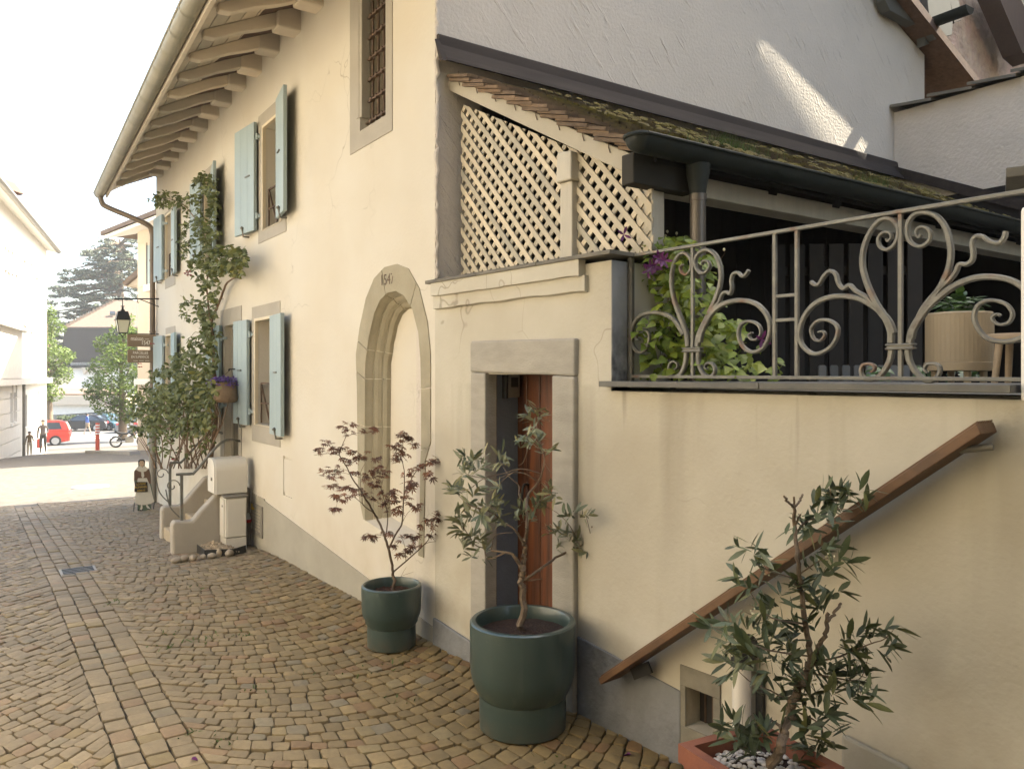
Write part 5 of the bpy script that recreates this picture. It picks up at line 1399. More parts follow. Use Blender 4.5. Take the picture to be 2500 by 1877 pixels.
mcl = [(370, 140), (335, 165), (410, 125), (420, 205), (520, 190), (610, 175), (640, 185), (200, 285), (240, 300), (130, 365), (170, 340), (240, 350), (310, 360), (360, 330), (400, 375), (470, 380), (440, 360), (500, 400), (540, 395), (250, 525), (160, 550), (210, 560), (280, 580), (250, 590), (390, 440), (450, 440), (480, 420), (320, 520), (370, 500), (380, 680), (270, 670), (220, 680), (430, 700), (340, 690), (300, 760), (330, 800), (270, 870), (310, 865), (400, 760), (480, 550), (430, 700), (640, 430), (680, 500), (720, 560), (740, 545), (590, 650), (650, 650), (620, 660), (560, 720), (640, 780), (700, 740), (760, 740), (740, 800), (680, 830), (760, 790), (850, 220), (880, 225), (920, 230), (790, 320), (830, 330), (860, 300), (930, 260), (950, 290), (990, 315), (820, 385), (860, 350), (900, 400), (800, 440), (830, 430), (910, 570), (960, 560), (990, 530), (1030, 505), (1080, 480), (1120, 465), (1160, 450), (1200, 430), (1250, 415), (1300, 405), (1240, 440), (1330, 405), (1080, 575), (1130, 600), (950, 630), (980, 640), (930, 690), (960, 680), (820, 710), (800, 740), (860, 770), (920, 770), (800, 800), (940, 840), (960, 850), (1020, 850), (820, 890), (780, 880), (840, 880), (1200, 900), (1250, 880), (1180, 920), (1220, 920), (1120, 960), (1160, 970), (1200, 960), (1080, 970), (1030, 1010), (1230, 1030), (1160, 1030), (1300, 870), (560, 1115), (590, 1110), (660, 1105), (750, 1090), (870, 1100), (920, 1105), (990, 1135), (1000, 1105), (820, 1185), (970, 1190), (990, 1190), (900, 1240), (860, 1260), (930, 1245), (1100, 1100), (1150, 1105), (530, 740), (590, 770), (670, 600), (600, 560), (560, 600), (640, 540)]
lv = []
r_ = random.Random(21)
for (u, v) in mcl:
    for k in range(r_.choice((4, 4, 5, 5))):
        p = fS(u + r_.gauss(0, 22), v + r_.gauss(0, 14)); d = Vector((r_.gauss(0, 1), r_.gauss(0, 1), -.35)); nn_ = Vector((r_.gauss(0, .35), r_.gauss(0, .35) - .25, 1))
        lv.append(orient(p, d, nn_, r_.uniform(.052, .080)))
put_leaves(mp_, leafmats('maple'), T_MAPLE, lv, seed=3)

# --- olive
ol = thing('olive_tree', 'small olive tree with thin grey green leaves in the large green pot', 'tree', (cB.x, cB.y, .44))
ZB = 3.69
def fB(u, v):
    k = min(1, max(0, (1260 - v) / 350)) + .5 * min(1, abs(u - 655) / 300)
    return at_Z(1040 + .3612 * u, 960 + .3612 * v, ZB + dnoise(u, v, 5, .34, 300) * min(1, k))
brs = [([(655, 1645), (648, 1400), (652, 1250), (655, 1170)], .0175, .0135), ([(655, 1180), (662, 1100), (668, 1020), (664, 980)], .012, .008), ([(650, 1190), (600, 1100), (540, 1075), (440, 1062)], .009, .004), ([(440, 1062), (470, 960), (590, 940)], .003, .0015), ([(540, 1075), (420, 1118), (390, 1050), (330, 1020), (250, 900)], .004, .0015),
       ([(668, 1030), (600, 920), (520, 870), (440, 800), (300, 760), (220, 690)], .006, .0015), ([(668, 1010), (682, 900), (680, 740), (700, 670), (760, 600), (790, 510), (800, 420), (760, 300), (738, 160)], .008, .002), ([(670, 750), (630, 690), (625, 620), (560, 560), (500, 450)], .004, .001),
       ([(760, 600), (660, 540), (560, 545), (460, 592), (370, 570), (270, 540), (240, 440)], .003, .001), ([(630, 510), (540, 570), (480, 640), (440, 760), (430, 830)], .0026, .001), ([(785, 545), (640, 510), (530, 540), (400, 570), (300, 640), (180, 680)], .003, .001), ([(690, 370), (660, 460), (625, 490)], .002, .0012), ([(735, 250), (700, 310), (680, 400)], .003, .001),
       ([(660, 1265), (740, 1210), (880, 1110), (960, 1070), (1060, 1020), (1108, 960), (1122, 900)], .007, .0035), ([(1060, 1020), (1140, 940), (1220, 850), (1262, 835)], .003, .001), ([(1010, 960), (960, 880), (890, 810), (820, 770)], .002, .001), ([(1122, 1000), (1090, 860), (1070, 800)], .002, .001), ([(660, 1262), (720, 1262), (790, 1252)], .004, .0025), ([(650, 1180), (620, 1150), (590, 1110)], .004, .002), ([(1020, 1045), (1100, 1050), (1170, 1040)], .0025, .001), ([(1165, 880), (1130, 800), (1085, 785)], .0014, .0007), ([(800, 470), (850, 545)], .002, .001), ([(720, 750), (780, 720), (850, 640)], .0025, .001)]
branchset(ol, fB, brs, M['bark'])
ocl = [(740, 110, 12), (700, 160, 9), (760, 170, 8), (720, 240, 6), (680, 290, 7), (760, 340, 8), (640, 360, 3), (700, 340, 5), (800, 400, 6), (840, 390, 4), (260, 440, 10), (310, 470, 9), (220, 500, 6), (280, 550, 8), (350, 520, 6), (400, 430, 5), (500, 420, 9), (520, 480, 8), (180, 640, 14), (230, 660, 8), (290, 740, 9), (330, 680, 6), (350, 640, 4), (500, 640, 6), (450, 720, 8), (400, 760, 8), (480, 780, 8), (520, 760, 3), (830, 660, 10), (780, 730, 9), (740, 770, 7), (860, 690, 7), (650, 790, 10), (720, 830, 7), (630, 850, 5), (690, 880, 4), (190, 840, 7), (230, 860, 7), (300, 830, 6), (380, 820, 6), (500, 830, 5), (250, 930, 9), (310, 960, 9), (270, 1000, 8), (250, 1060, 7), (360, 980, 7), (400, 1050, 5), (320, 1110, 3), (390, 1120, 3), (420, 900, 4), (540, 880, 4), (840, 930, 7), (900, 910, 5), (960, 970, 13), (1010, 1000, 8), (900, 1030, 7), (980, 840, 5), (1070, 830, 7), (1010, 800, 3), (1230, 900, 10), (1210, 960, 5), (1260, 850, 4), (1090, 1070, 3), (1150, 1030, 5), (1130, 1080, 2), (940, 735, 2), (810, 890, 3), (1030, 1070, 3)]
lv = cluster_leaves(fB, [(u, v, int(n * 1.35) + 1) for u, v, n in ocl], .070, .042, 31, seq=True)
put_leaves(ol, leafmats('olive'), T_OLIVE, lv, seed=4)

# --- terracotta planter with oleander
tp_ = thing('terracotta_planter', 'square terracotta planter with a thick rim at the bottom right of the lane', 'planter', (2.05, 1.59, 0))
Aq = Vector((1.894, 1.806, 0)); Bq = Vector((2.245, 1.757, 0)); Cq = Vector((2.20, 1.405, 0)); Dq = Vector((1.85, 1.455, 0))
cq = (Aq + Bq + Cq + Dq) / 4
def sq(k, z): return [cq + (p - cq) * k + Vector((0, 0, z)) for p in (Aq, Bq, Cq, Dq)]
mb = MB(); lev = [sq(.86, 0), sq(.93, .385), sq(1.0, .388), sq(1.0, .448), sq(.80, .448), sq(.79, .38), sq(.01, .38)]
for a, b in zip(lev, lev[1:]): mb.strip(a + a[:1], b + b[:1])
mb.add(lev[0], [(0, 1, 2, 3)]); mb.build('body', M['terracotta'], tp_, bevel=.008)
mb = MB(); mb.add(sq(.80, .395), [(0, 1, 2, 3)]); mb.build('soil', M['soil'], tp_)
r_ = random.Random(6); pm = []
for k in range(3):
    m2 = MB(); m2.lathe([(.2, -.5), (.8, -.35), (1, 0), (.75, .4), (.2, .6)], (0, 0, 0), 8)
    m2.v = [v * r_.uniform(.85, 1.15) for v in m2.v]; me = m2.mesh('pebble', smooth='all'); me.materials.append(M['pebble']); pm.append(me)
for k in range(298):
    p = cq + (Aq - cq) * r_.uniform(-.5, .76) + (Bq - cq) * r_.uniform(-.5, .5)
    q = p - cq
    s = r_.uniform(.0068, .0125); Mx = Matrix.Translation(Vector((p.x, p.y, .399 + r_.random() * .006))) @ Matrix.Rotation(r_.uniform(0, 6), 4, 'Z') @ Matrix.Diagonal((s * r_.uniform(.8, 1.4), s, s * .7, 1))
    inst('pebble', r_.choice(pm), tp_, Mx)
oe = thing('oleander_shrub', 'dark green oleander shrub with cut back stems in the terracotta planter', 'shrub', (cq.x, cq.y, .40))
ZO = 2.47
def fO(u, v):
    k = min(1, max(0.0, abs(u - 760) / 260)) * .7 + .3 * min(1, max(0, (1500 - v) / 600))
    return at_Z(1620 + .4376 * u, 1150 + .4376 * v, ZO + dnoise(u, v, 8, .30, 280) * k)
brs = [([(600, 1640), (650, 1550), (668, 1430), (710, 1330), (742, 1240), (790, 1130), (820, 1060)], .0165, .011), ([(820, 1070), (805, 950), (785, 800), (765, 650), (745, 480), (732, 300), (728, 185)], .0105, .005), ([(728, 200), (705, 180), (672, 140)], .0045, .0035), ([(730, 200), (755, 170), (776, 130)], .0045, .0035), ([(729, 195), (727, 142)], .004, .003),
       ([(828, 1045), (870, 960), (905, 890), (922, 790)], .0085, .006), ([(918, 835), (955, 790), (988, 738)], .005, .0045), ([(668, 1430), (635, 1410), (600, 1388)], .005, .004), ([(700, 1350), (685, 1330)], .006, .005), ([(745, 340), (800, 275), (870, 260), (930, 200), (930, 90)], .004, .0012), ([(930, 205), (1060, 210), (1140, 150)], .002, .001), ([(735, 300), (765, 240)], .004, .003),
       ([(760, 605), (640, 570), (540, 530), (480, 490)], .003, .001), ([(765, 570), (870, 500), (950, 480)], .0025, .001), ([(785, 850), (600, 815), (500, 700), (450, 610)], .003, .0012), ([(805, 1030), (600, 1000), (480, 960), (400, 930), (290, 880)], .003, .0012), ([(825, 1060), (960, 1040), (1060, 1000), (1160, 960), (1240, 930), (1295, 865)], .0035, .001), ([(1160, 960), (1120, 880)], .0015, .001), ([(800, 1120), (950, 1150), (1090, 1160), (1140, 1040)], .003, .001), ([(720, 1290), (600, 1225), (480, 1170), (400, 1090)], .003, .001), ([(1090, 1160), (1100, 1240)], .0015, .001), ([(775, 700), (720, 600), (715, 580)], .003, .002), ([(720, 1330), (860, 1400), (900, 1480)], .003, .001)]
branchset(oe, fO, brs, M['bark'], nn=8)
ecl = [(930, 90, 10), (870, 120, 7), (980, 130, 7), (900, 190, 11), (980, 190, 9), (830, 200, 5), (1070, 130, 4), (1120, 180, 5), (1140, 210, 3), (860, 260, 9), (930, 270, 8), (790, 310, 8), (850, 330, 7), (730, 300, 4), (960, 290, 6), (440, 430, 4), (490, 430, 4), (510, 460, 4), (560, 510, 5), (600, 480, 3), (450, 600, 6), (470, 660, 4), (520, 640, 6), (560, 590, 5), (850, 450, 5), (920, 420, 8), (970, 500, 6), (1000, 520, 4), (850, 560, 7), (930, 570, 6), (700, 620, 5), (760, 640, 7), (830, 670, 9), (900, 690, 8), (960, 680, 4), (850, 740, 8), (880, 760, 6), (650, 690, 5), (620, 760, 5), (680, 820, 7), (560, 820, 5), (720, 860, 8), (600, 880, 9), (760, 900, 9), (540, 920, 9), (640, 940, 12), (700, 980, 11), (830, 860, 5), (270, 870, 6), (350, 850, 5), (400, 870, 6), (440, 880, 5), (350, 950, 5), (330, 1010, 4), (410, 970, 7), (470, 990, 9), (520, 1040, 9), (600, 1040, 11), (680, 1060, 9), (380, 1080, 8), (440, 1050, 5), (370, 1140, 4), (560, 1120, 8), (640, 1140, 9), (720, 1130, 8), (780, 1080, 8), (760, 1180, 9), (850, 1080, 9), (880, 1150, 9), (930, 1070, 9), (990, 960, 8), (1040, 950, 6), (1090, 930, 4), (1120, 880, 5), (1150, 930, 4), (1240, 880, 5), (1280, 880, 2), (1230, 980, 8), (1250, 1030, 3), (1060, 1040, 8), (1010, 1010, 8), (950, 1120, 9), (1000, 1180, 9), (1060, 1150, 9), (1120, 1060, 8), (1140, 1130, 8), (1160, 1180, 4), (1060, 1220, 7), (1050, 1270, 5), (1100, 1250, 5), (1130, 1290, 3), (960, 1220, 7), (900, 1230, 8), (820, 1250, 9), (860, 1310, 9), (780, 1310, 7), (700, 1240, 7), (620, 1230, 5), (560, 1240, 4), (640, 1300, 3), (900, 1360, 7), (950, 1380, 7), (860, 1420, 9), (800, 1440, 9), (880, 1490, 9), (760, 1500, 9), (940, 1490, 5), (820, 1550, 7), (900, 1540, 5), (400, 1440, 7), (350, 1440, 4), (450, 1470, 11), (420, 1520, 10), (500, 1480, 11), (560, 1470, 9), (480, 1550, 9), (620, 1440, 5), (400, 1400, 4), (760, 1600, 7), (840, 1600, 4), (520, 1500, 8), (600, 1500, 5)]
def aimO(u, v, r):
    a = Vector(((u - 760) / 500 * CS, -(u - 760) / 500 * SN, .55)) + Vector((r.gauss(0, .4), r.gauss(0, .4), r.gauss(0, .4)))
    return a
lv = cluster_leaves(fO, [(u, v, int(n * 1.05) + 1) for u, v, n in ecl], .074, .05, 41, seq=True, aim=aimO)
put_leaves(oe, leafmats('oleander'), T_OLEA, lv, seed=5)
mb = MB(); r_ = random.Random(44); fl_ = []
for (u, v) in ((350, 1010), (440, 960), (500, 800), (520, 830), (660, 1000), (560, 540), (930, 490), (900, 510), (640, 1050), (1080, 1190), (1120, 1210), (700, 1120), (840, 1160)):
    for k in range(12):
        p = fO(u + r_.gauss(0, 18), v + r_.gauss(0, 22)); mb.lathe([(.0016, -.002), (.003, 0), (.0014, .003)], p, 5)
mb.build('flower_buds', M['mossbud'] if 'mossbud' in M else M['grass2'] if 'grass2' in M else M['bud'], oe, kind='stuff')

# --- basil
lv = []; r_ = random.Random(51)
bc = Vector((cx_, cy_, tz + .36))
for k in range(120):
    d = Vector((r_.gauss(0, 1), r_.gauss(0, 1), abs(r_.gauss(0, .9)))).normalized()
    p = bc + Vector((d.x * .085, d.y * .085, d.z * .075)) * r_.uniform(.5, 1.05); lv.append(orient(p, d + Vector((0, 0, -.4)), d + Vector((0, 0, .6)), r_.uniform(.035, .055)))
T_BAS = [tmpl([(.15, .28), (.45, .36), (.8, .2)], fold=-.12, droop=.35)]
put_leaves(bs, (M['basil'], M['basil']), T_BAS, lv, seed=6)
mb = MB()
for k in range(7): mb.tube([bc + Vector((r_.gauss(0, .02), r_.gauss(0, .02), -.06)), bc + Vector((r_.gauss(0, .05), r_.gauss(0, .05), .05))], .003, 5)
mb.build('stem', M['basil'], bs, smooth=True)

# --- clematis behind the railing
cm = thing('clematis_vine', 'lime green clematis with violet flowers climbing behind the iron railing', 'climbing plant', dp_(1.75, tz, -.35))
def fC(u, v, dz=0.0):
    return at_Z(1500 + .301 * u, 480 + .301 * v, 3.80 + .18 + dz - (u - 130) * .00045)
def in_blob(r):
    while True:
        v = r.uniform(330, 1465)
        if v < 480: lo, hi = 250, 640
        elif v < 800: lo, hi = 290, 800
        elif v < 1000: lo, hi = 330, 830
        elif v < 1200: lo, hi = 170, 1060
        else: lo, hi = 230, 1260
        u = r.uniform(lo - 20, hi + 20)
        if r.random() < (.55 if v < 800 else 1.0): pass
        if u < 380 and 600 < v < 900 and r.random() < .6: continue
        if 540 < v < 860 and u > 640 and r.random() < .55: continue
        if v > 1150 and u > 900 and r.random() < (u - 850) / 500: continue
        return u, v
lv = []; r_ = random.Random(61)
for k in range(1350):
    u, v = in_blob(r_); dz = r_.uniform(-.30, .26) if v > 480 else r_.uniform(-.22, .1)
    d = Vector((r_.gauss(0, 1) - .4, r_.gauss(0, 1) - .4, -.45)); n_ = Vector((-.6 + r_.gauss(0, .4), -.8 + r_.gauss(0, .4), .9))
    lv.append(orient(fC(u, v, dz), d, n_, r_.uniform(.034, .068)))
for (u, v) in ((90, 420), (130, 440), (60, 440), (150, 465), (170, 340), (100, 460), (210, 700), (330, 710), (280, 740), (230, 530), (300, 520), (1310, 1340), (1340, 1390), (1320, 1440)):
    for k in range(3):
        d = Vector((r_.gauss(0, 1), r_.gauss(0, 1), -.3)); lv.append(orient(fC(u + r_.gauss(0, 18), v + r_.gauss(0, 10), -.1), d, Vector((-.5, -.7, .8)), r_.uniform(.04, .065)))
put_leaves(cm, leafmats('clematis'), T_CLEM, lv, seed=7)
brs = []
for k in range(16):
    u = 380 + 40 * (k % 6) + r_.uniform(-20, 20); brs.append(([(u + r_.uniform(-60, 60), 1470), (u + r_.uniform(-90, 90), 1150), (u + r_.uniform(-70, 70), 850), (u + r_.uniform(-50, 50), 560 + 40 * (k % 4)), (u + r_.uniform(-40, 60), 380 + 30 * (k % 5))], .0022, .001))
brs += [([(520, 420), (340, 440), (120, 420), (60, 330)], .0014, .0007), ([(440, 600), (340, 680), (230, 770), (220, 730)], .001, .0006), ([(400, 900), (220, 880), (200, 740)], .001, .0005), ([(620, 450), (690, 390), (718, 330), (705, 292)], .0012, .0009), ([(700, 560), (830, 520), (890, 470), (892, 435)], .0012, .0008), ([(520, 420), (515, 360), (503, 302)], .001, .0008), ([(560, 420), (590, 370), (575, 330)], .001, .0008), ([(440, 400), (432, 290)], .001, .0008), ([(700, 900), (760, 820), (768, 745)], .001, .0008)]
branchset(cm, fC, brs, M['vine'], 'stem', 5)
for (u, v) in ((705, 290), (575, 330), (430, 286), (505, 300), (720, 372), (890, 432), (768, 744), (415, 320), (545, 740)):
    mb = MB(); mb.lathe([(.002, -.006), (.0055, -.002), (.006, .003), (.003, .008)], fC(u, v), 8); mb.build('flower_bud', M['bud'], cm, smooth=True)
T_PET = tmpl([(.2, .10), (.55, .17), (.85, .09)], fold=.1, droop=.1); pme = tmesh(T_PET, 'petal', M['purple'])
for (u, v, n) in ((295, 575, 6), (360, 500, 6), (400, 520, 6), (330, 560, 5), (75, 310, 4), (1195, 1160, 4), (270, 600, 5)):
    c = fC(u, v, -.34)
    for k in range(n):
        a = k * 6.283 / n + u; d = Vector((math.cos(a) * .8, math.cos(a) * -.3, math.sin(a))); inst('petal', pme, cm, orient(c, d + Vector((-.3, -.4, 0)), Vector((-.6, -.8, .1)), .042))
# low greenery at the foot of the terrace planter
fp = thing('foot_foliage', 'low green plant growing below the beige planter on the terrace', 'plant', at_Z(2300, 930, 3.55))
lv = []
for k in range(110):
    u = r_.choice((r_.uniform(760, 960), r_.uniform(1000, 1280), r_.uniform(390, 540))); v = r_.uniform(1380, 1490)
    lv.append(orient(at_Z(2000 + .3131 * u, 460 + .3131 * v, 3.75 + r_.uniform(-.08, .2)), Vector((r_.gauss(0, 1), r_.gauss(0, 1), -.2)), Vector((-.5, -.7, 1)), r_.uniform(.03, .05)))
put_leaves(fp, (M['basil'], M['basil']), T_CLEM, lv, seed=8)

# --- climbing rose on the house front
cr_ = thing('climbing_rose', 'tall climbing rose with red blooms trained up the cream house front', 'climbing plant', (WX - .15, 9.9, -.15))
def fR(u, v, off):
    return at_X(330 + .4397 * u, 400 + .4397 * v, WX - off)
ell = [(180, 200, 85, 50, 120, .05, .2), (120, 195, 40, 25, 30, .1, .25), (290, 210, 80, 55, 70, .05, .2), (350, 130, 40, 70, 30, .05, .15), (400, 110, 60, 60, 80, .05, .2), (430, 200, 32, 110, 170, .04, .2), (340, 280, 60, 50, 45, .05, .2), (320, 380, 70, 90, 110, .05, .25), (420, 400, 50, 90, 120, .05, .25), (290, 470, 60, 80, 60, .05, .2), (450, 540, 115, 65, 270, .05, .3), (560, 540, 65, 85, 230, .05, .3), (520, 490, 60, 50, 80, .05, .3), (400, 640, 80, 60, 90, .05, .25), (340, 580, 60, 50, 60, .05, .2), (420, 720, 55, 80, 100, .05, .25), (310, 810, 70, 70, 70, .05, .2), (400, 840, 55, 80, 130, .05, .25), (410, 930, 50, 80, 130, .05, .25), (330, 1010, 85, 60, 85, .05, .25), (420, 1080, 42, 80, 110, .05, .3), (290, 1130, 140, 80, 330, .05, .5), (330, 1250, 125, 100, 480, .05, .5), (180, 1250, 120, 110, 340, .1, .6), (120, 1350, 120, 100, 280, .1, .6), (300, 1380, 130, 90, 420, .05, .5), (180, 1440, 120, 80, 230, .1, .6), (400, 1290, 45, 150, 220, .05, .4), (50, 1400, 50, 90, 90, .1, .4), (330, 1470, 110, 60, 150, .05, .5), (150, 1560, 80, 50, 50, .1, .4), (380, 1540, 45, 60, 40, .05, .3), (240, 1600, 80, 40, 26, .1, .4), (60, 1270, 40, 40, 25, .1, .4), (130, 1160, 60, 40, 40, .1, .4), (20, 1330, 50, 60, 60, .3, .6), (-10, 1420, 45, 60, 50, .3, .6), (40, 1480, 60, 50, 50, .2, .5)]
lv = []; r_ = random.Random(71)
for (u, v, ru, rv_, n, o0, o1) in ell:
    for k in range(int(n * (1.6 if v < 1100 else 2.0))):
        a = r_.uniform(0, 6.283); q = math.sqrt(r_.random()); uu = u + math.cos(a) * q * ru; vv = v + math.sin(a) * q * rv_
        if noise.noise(Vector((uu / 42, vv / 42, 3))) < -.16: continue
        p = fR(uu, vv, r_.uniform(o0, o1)); d = Vector((r_.gauss(-.3, 1), r_.gauss(0, 1), r_.gauss(-.4, .6))); n_ = Vector((-.9 + r_.gauss(0, .5), -.3 + r_.gauss(0, .5), .7 + r_.gauss(0, .4)))
        lv.append(orient(p, d, n_, r_.uniform(.044, .080)))
put_leaves(cr_, (M['roseobj'], M['rose']), T_ROSE, lv, seed=9)
brs = [([(415, 1680, .12), (430, 1560, .12), (450, 1420, .14), (445, 1250, .12), (432, 1000, .1), (428, 880, .1), (470, 760, .07), (510, 660, .07), (590, 620, .08)], .028, .008), ([(400, 1660, .1), (390, 1540, .1), (445, 1380, .1), (440, 1200, .08)], .016, .010), ([(438, 1100, .1), (420, 900, .1), (400, 700, .08), (410, 500, .08), (430, 300, .08), (420, 80, .08)], .014, .004), ([(410, 450, .08), (330, 300, .1), (240, 210, .15), (130, 190, .2)], .008, .003), ([(410, 850, .1), (330, 790, .12), (250, 730, .12)], .005, .002), ([(420, 1050, .1), (330, 980, .1), (280, 1000, .1)], .005, .002)]
for k in range(26):
    u0 = r_.uniform(110, 430); u1 = u0 + r_.uniform(-190, 190); o_ = r_.uniform(.08, .5)
    brs.append(([(u0, 1690, o_ * .6), ((u0 + u1) / 2 + r_.uniform(-20, 20), 1570, o_), (u1, 1440, o_), (u1 + r_.uniform(-40, 40), 1300, o_)], .008, .003))
for k in range(10):
    u0 = r_.uniform(-10, 120); brs.append(([(330, 1500, .3), (220, 1480, .35), (u0 + 60, 1440, .35), (u0, 1330 + 20 * (k % 4), .35)], .006, .002))
branchset(cr_, fR, brs, M['vine'], 'cane', 6)
T_PT = tmpl([(.2, .3), (.6, .42), (.9, .22)], fold=.3, droop=.3); rme = tmesh(T_PT, 'petal', M['redflower'])
for (u, v) in ((295, 600), (285, 610), (300, 620), (25, 1110), (28, 1128), (215, 1640) , (95, 1000)):
    c = fR(u, v, .3)
    for k in range(6):
        a = k * 1.047; d = Vector((math.cos(a), math.sin(a), .25 * (k % 2))); inst('petal', rme, cr_, orient(c, d, Vector((-.4, -.3, 1)), .035))
# leafy weeds in the joints
mb = MB(); fc = []; r_ = random.Random(81)
for (u, v, n) in ((285, 1465, 20), (470, 1425, 12), (390, 1580, 16), (425, 1415, 6), (1000, 1710, 8), (540, 1805, 14), (470, 1795, 14), (520, 1560, 12), (600, 1550, 14), (470, 1565, 8), (855, 1340, 8), (410, 1545, 10), (640, 1675, 8), (880, 1640, 10), (1330, 1850, 6), (950, 1620, 10), (790, 1650, 6)):
    t = EYE / ((v - HORIZ) / FPX); c = at_Z(u, v, t)
    for k in range(n):
        p = c + Vector((r_.gauss(0, .05), r_.gauss(0, .05), 0)); p.z = gz(p.y) - .004; h = r_.uniform(.008, .022); d = Vector((r_.gauss(0, .015), r_.gauss(0, .015), h)); s = Vector((r_.gauss(0, 1), r_.gauss(0, 1), 0)).normalized() * .005
        mb.add([p - s, p + s, p + d + s * .6, p + d - s * .6], [(0, 1, 2, 3)]); fc.append((r_.uniform(.6, 1.2),) * 3)
o = mb.build('weeds', M['grass'], fix=False, kind='stuff', label='small green weeds growing in the joints of the setts', cat='weeds'); tone_attr(o.data, fc)
pm_ = tmesh(T_PT, 'fallen_petal', M['purple'])
for i, (u, v) in enumerate(((466, 1858), (842, 1575), (1540, 1846))):
    t = EYE / ((v - HORIZ) / FPX); c = at_Z(u, v, t); o = bpy.data.objects.new('fallen_petal', pm_); COL.objects.link(o); o.location = (c.x, c.y, .008); o.scale = (.035,) * 3; o.rotation_euler = (.1, .2, i)
    tag(o, ('fallen violet petal on the setts at the bottom edge of the lane', 'fallen violet petal on the setts left of the smaller pot', 'fallen violet petal on the setts beside the terracotta planter')[i], 'petal', 'fallen petals')
# ================================================================== ENTRANCE STEPS AND THINGS AT THE HOUSE FRONT
es = thing('entrance_steps', 'small flight of steps between two rendered parapets leading to the house door', 'steps', (1.95, 8.65, -.1))
def par(name, Y, pts, th):
    mb = MB(); mb.prism([Vector((x, Y, z)) for x, z in pts], (0, th, 0)); return mb.build(name, M['parapet'], es, bevel=.02)
z9 = lambda u, v, Y: at_Y(390 + .1986 * u, 1050 + .1986 * v, Y)
def P9(Y, pts): return [(z9(u, v, Y).x, z9(u, v, Y).z) for u, v in pts]
par('parapet', 8.12, P9(8.12, [(160, 1560), (152, 1180), (165, 1140), (195, 1122), (405, 1118), (440, 1080), (510, 990), (700, 790), (730, 770)]) + [(2.325, .50), (2.325, -.25)], .13)
par('parapet', 9.22, P9(9.22, [(20, 1450), (24, 990), (40, 955), (70, 938), (250, 930), (295, 890), (560, 585), (600, 568)]) + [(2.325, .52), (2.325, -.3)], .13)
for k, (x, zt) in enumerate(((1.70, -.01), (1.92, .12), (2.12, .26))):
    mb = MB(); mb.span((x, 8.25, -.4), (x + .215 if k < 2 else 2.327, 9.22, zt)); mb.build('step', M['concrete'], es, bevel=.012)
for nm, Y, post_u, pts, pv0, pv1 in (('near', 8.19, 268, [(200, 545), (262, 540), (392, 535), (440, 505), (760, 150), (985, 133)], 530, 1115), ('far', 9.29, 125, [(120, 402), (240, 395), (285, 370), (600, 42), (780, 40)], 400, 935)):
    rg = part('stair_rail', es)
    P = [z9(u, v, Y) for u, v in pts]; P[-1] = at_X(390 + .1986 * pts[-1][0], 1050 + .1986 * pts[-1][1], WX)
    mb = MB(); mb.tube(spline(P, 5), .0135, 8); mb.build('handrail', M['iron'], rg, smooth=True)
    a = z9(post_u, pv0 + 10, Y); b = z9(post_u, pv1, Y); mb = MB(); mb.bar(a, Vector((a.x, a.y, b.z)), .028, .028); mb.build('post', M['iron'], rg, bevel=.003)
    c = a + Vector((-.085, 0, -.11))
    mb = MB(); mb.ribbon([c + Vector((math.cos(t) * (.068 - .008 * t), 0, math.sin(t) * (.068 - .008 * t))) for t in [k * .35 for k in range(20)]], [.010] * 20, (0, 1, 0), .012); mb.build('scroll', M['iron'], rg, smooth=30)
    mb = MB(); mb.tube(spline([c + Vector((-.06, 0, -.03)), c + Vector((-.02, 0, -.2)), a + Vector((-.02, 0, -.42))], 5), .006, 6); mb.build('scroll', M['iron'], rg, smooth=True)
lb = thing('letter_box', 'white enamel letter box with a rounded lid on the stair parapet', 'letter box', (2.12, 8.05, .47))
a0 = z9(640, 760, 8.0); a1 = z9(1068, 770, 8.0)
x0, x1 = a0.x + .03, min(a1.x, 2.325); zb, zt = .475, .83
prof = [(8.24, zb), (7.97, zb), (7.97, zt - .12)] + [(7.97 + .10 * (1 - math.cos(t)), zt - .12 + .11 * math.sin(t)) for t in [k * math.pi / 12 for k in range(1, 7)]] + [(8.24, zt - .01)]
mb = MB(); mb.prism([Vector((x0, y, z)) for y, z in prof], (x1 - x0, 0, 0)); mb.build('case', M['white'], lb, bevel=.008)
mb = MB(); mb.prism([Vector((x0 - .012, y + (.012 if y < 8.1 else 0), z + (.01 if z < .6 else 0))) for y, z in prof], (.010, 0, 0)); mb.build('lid', M['white'], lb, bevel=.003)
mb = MB(); mb.span((x0 - .02, 8.06, zb + .13), (x0 - .011, 8.10, zb + .16)); mb.build('lock', M['louvre'], lb)
uc = thing('utility_cabinet', 'slim white metal meter cabinet standing in front of the stair parapet', 'cabinet', (2.14, 7.98, -.08))
mb = MB(); mb.span((2.02, 7.90, -.09), (2.222, 8.10, .05)); mb.build('base', M['white'], uc, bevel=.006)
mb = MB(); mb.span((2.02, 7.90, .054), (2.222, 8.10, .44)); mb.build('body', M['white'], uc, bevel=.006)
mb = MB(); mb.span((2.035, 7.892, .062), (2.212, 7.899, .43)); mb.build('door', M['white'], uc, bevel=.003)
mb = MB(); mb.span((2.008, 7.93, .06), (2.019, 8.08, .43)); mb.build('side_panel', M['white'], uc, bevel=.002)
mb = MB(); mb.prism([(2.005, 7.885, .445), (2.235, 7.885, .445), (2.235, 8.11, .475), (2.005, 8.11, .475)], (0, 0, .012)); mb.build('roof', M['louvre'], uc)
mb = MB(); mb.span((2.002, 7.965, .35), (2.008, 7.985, .37)); mb.build('lock', M['louvre'], uc)
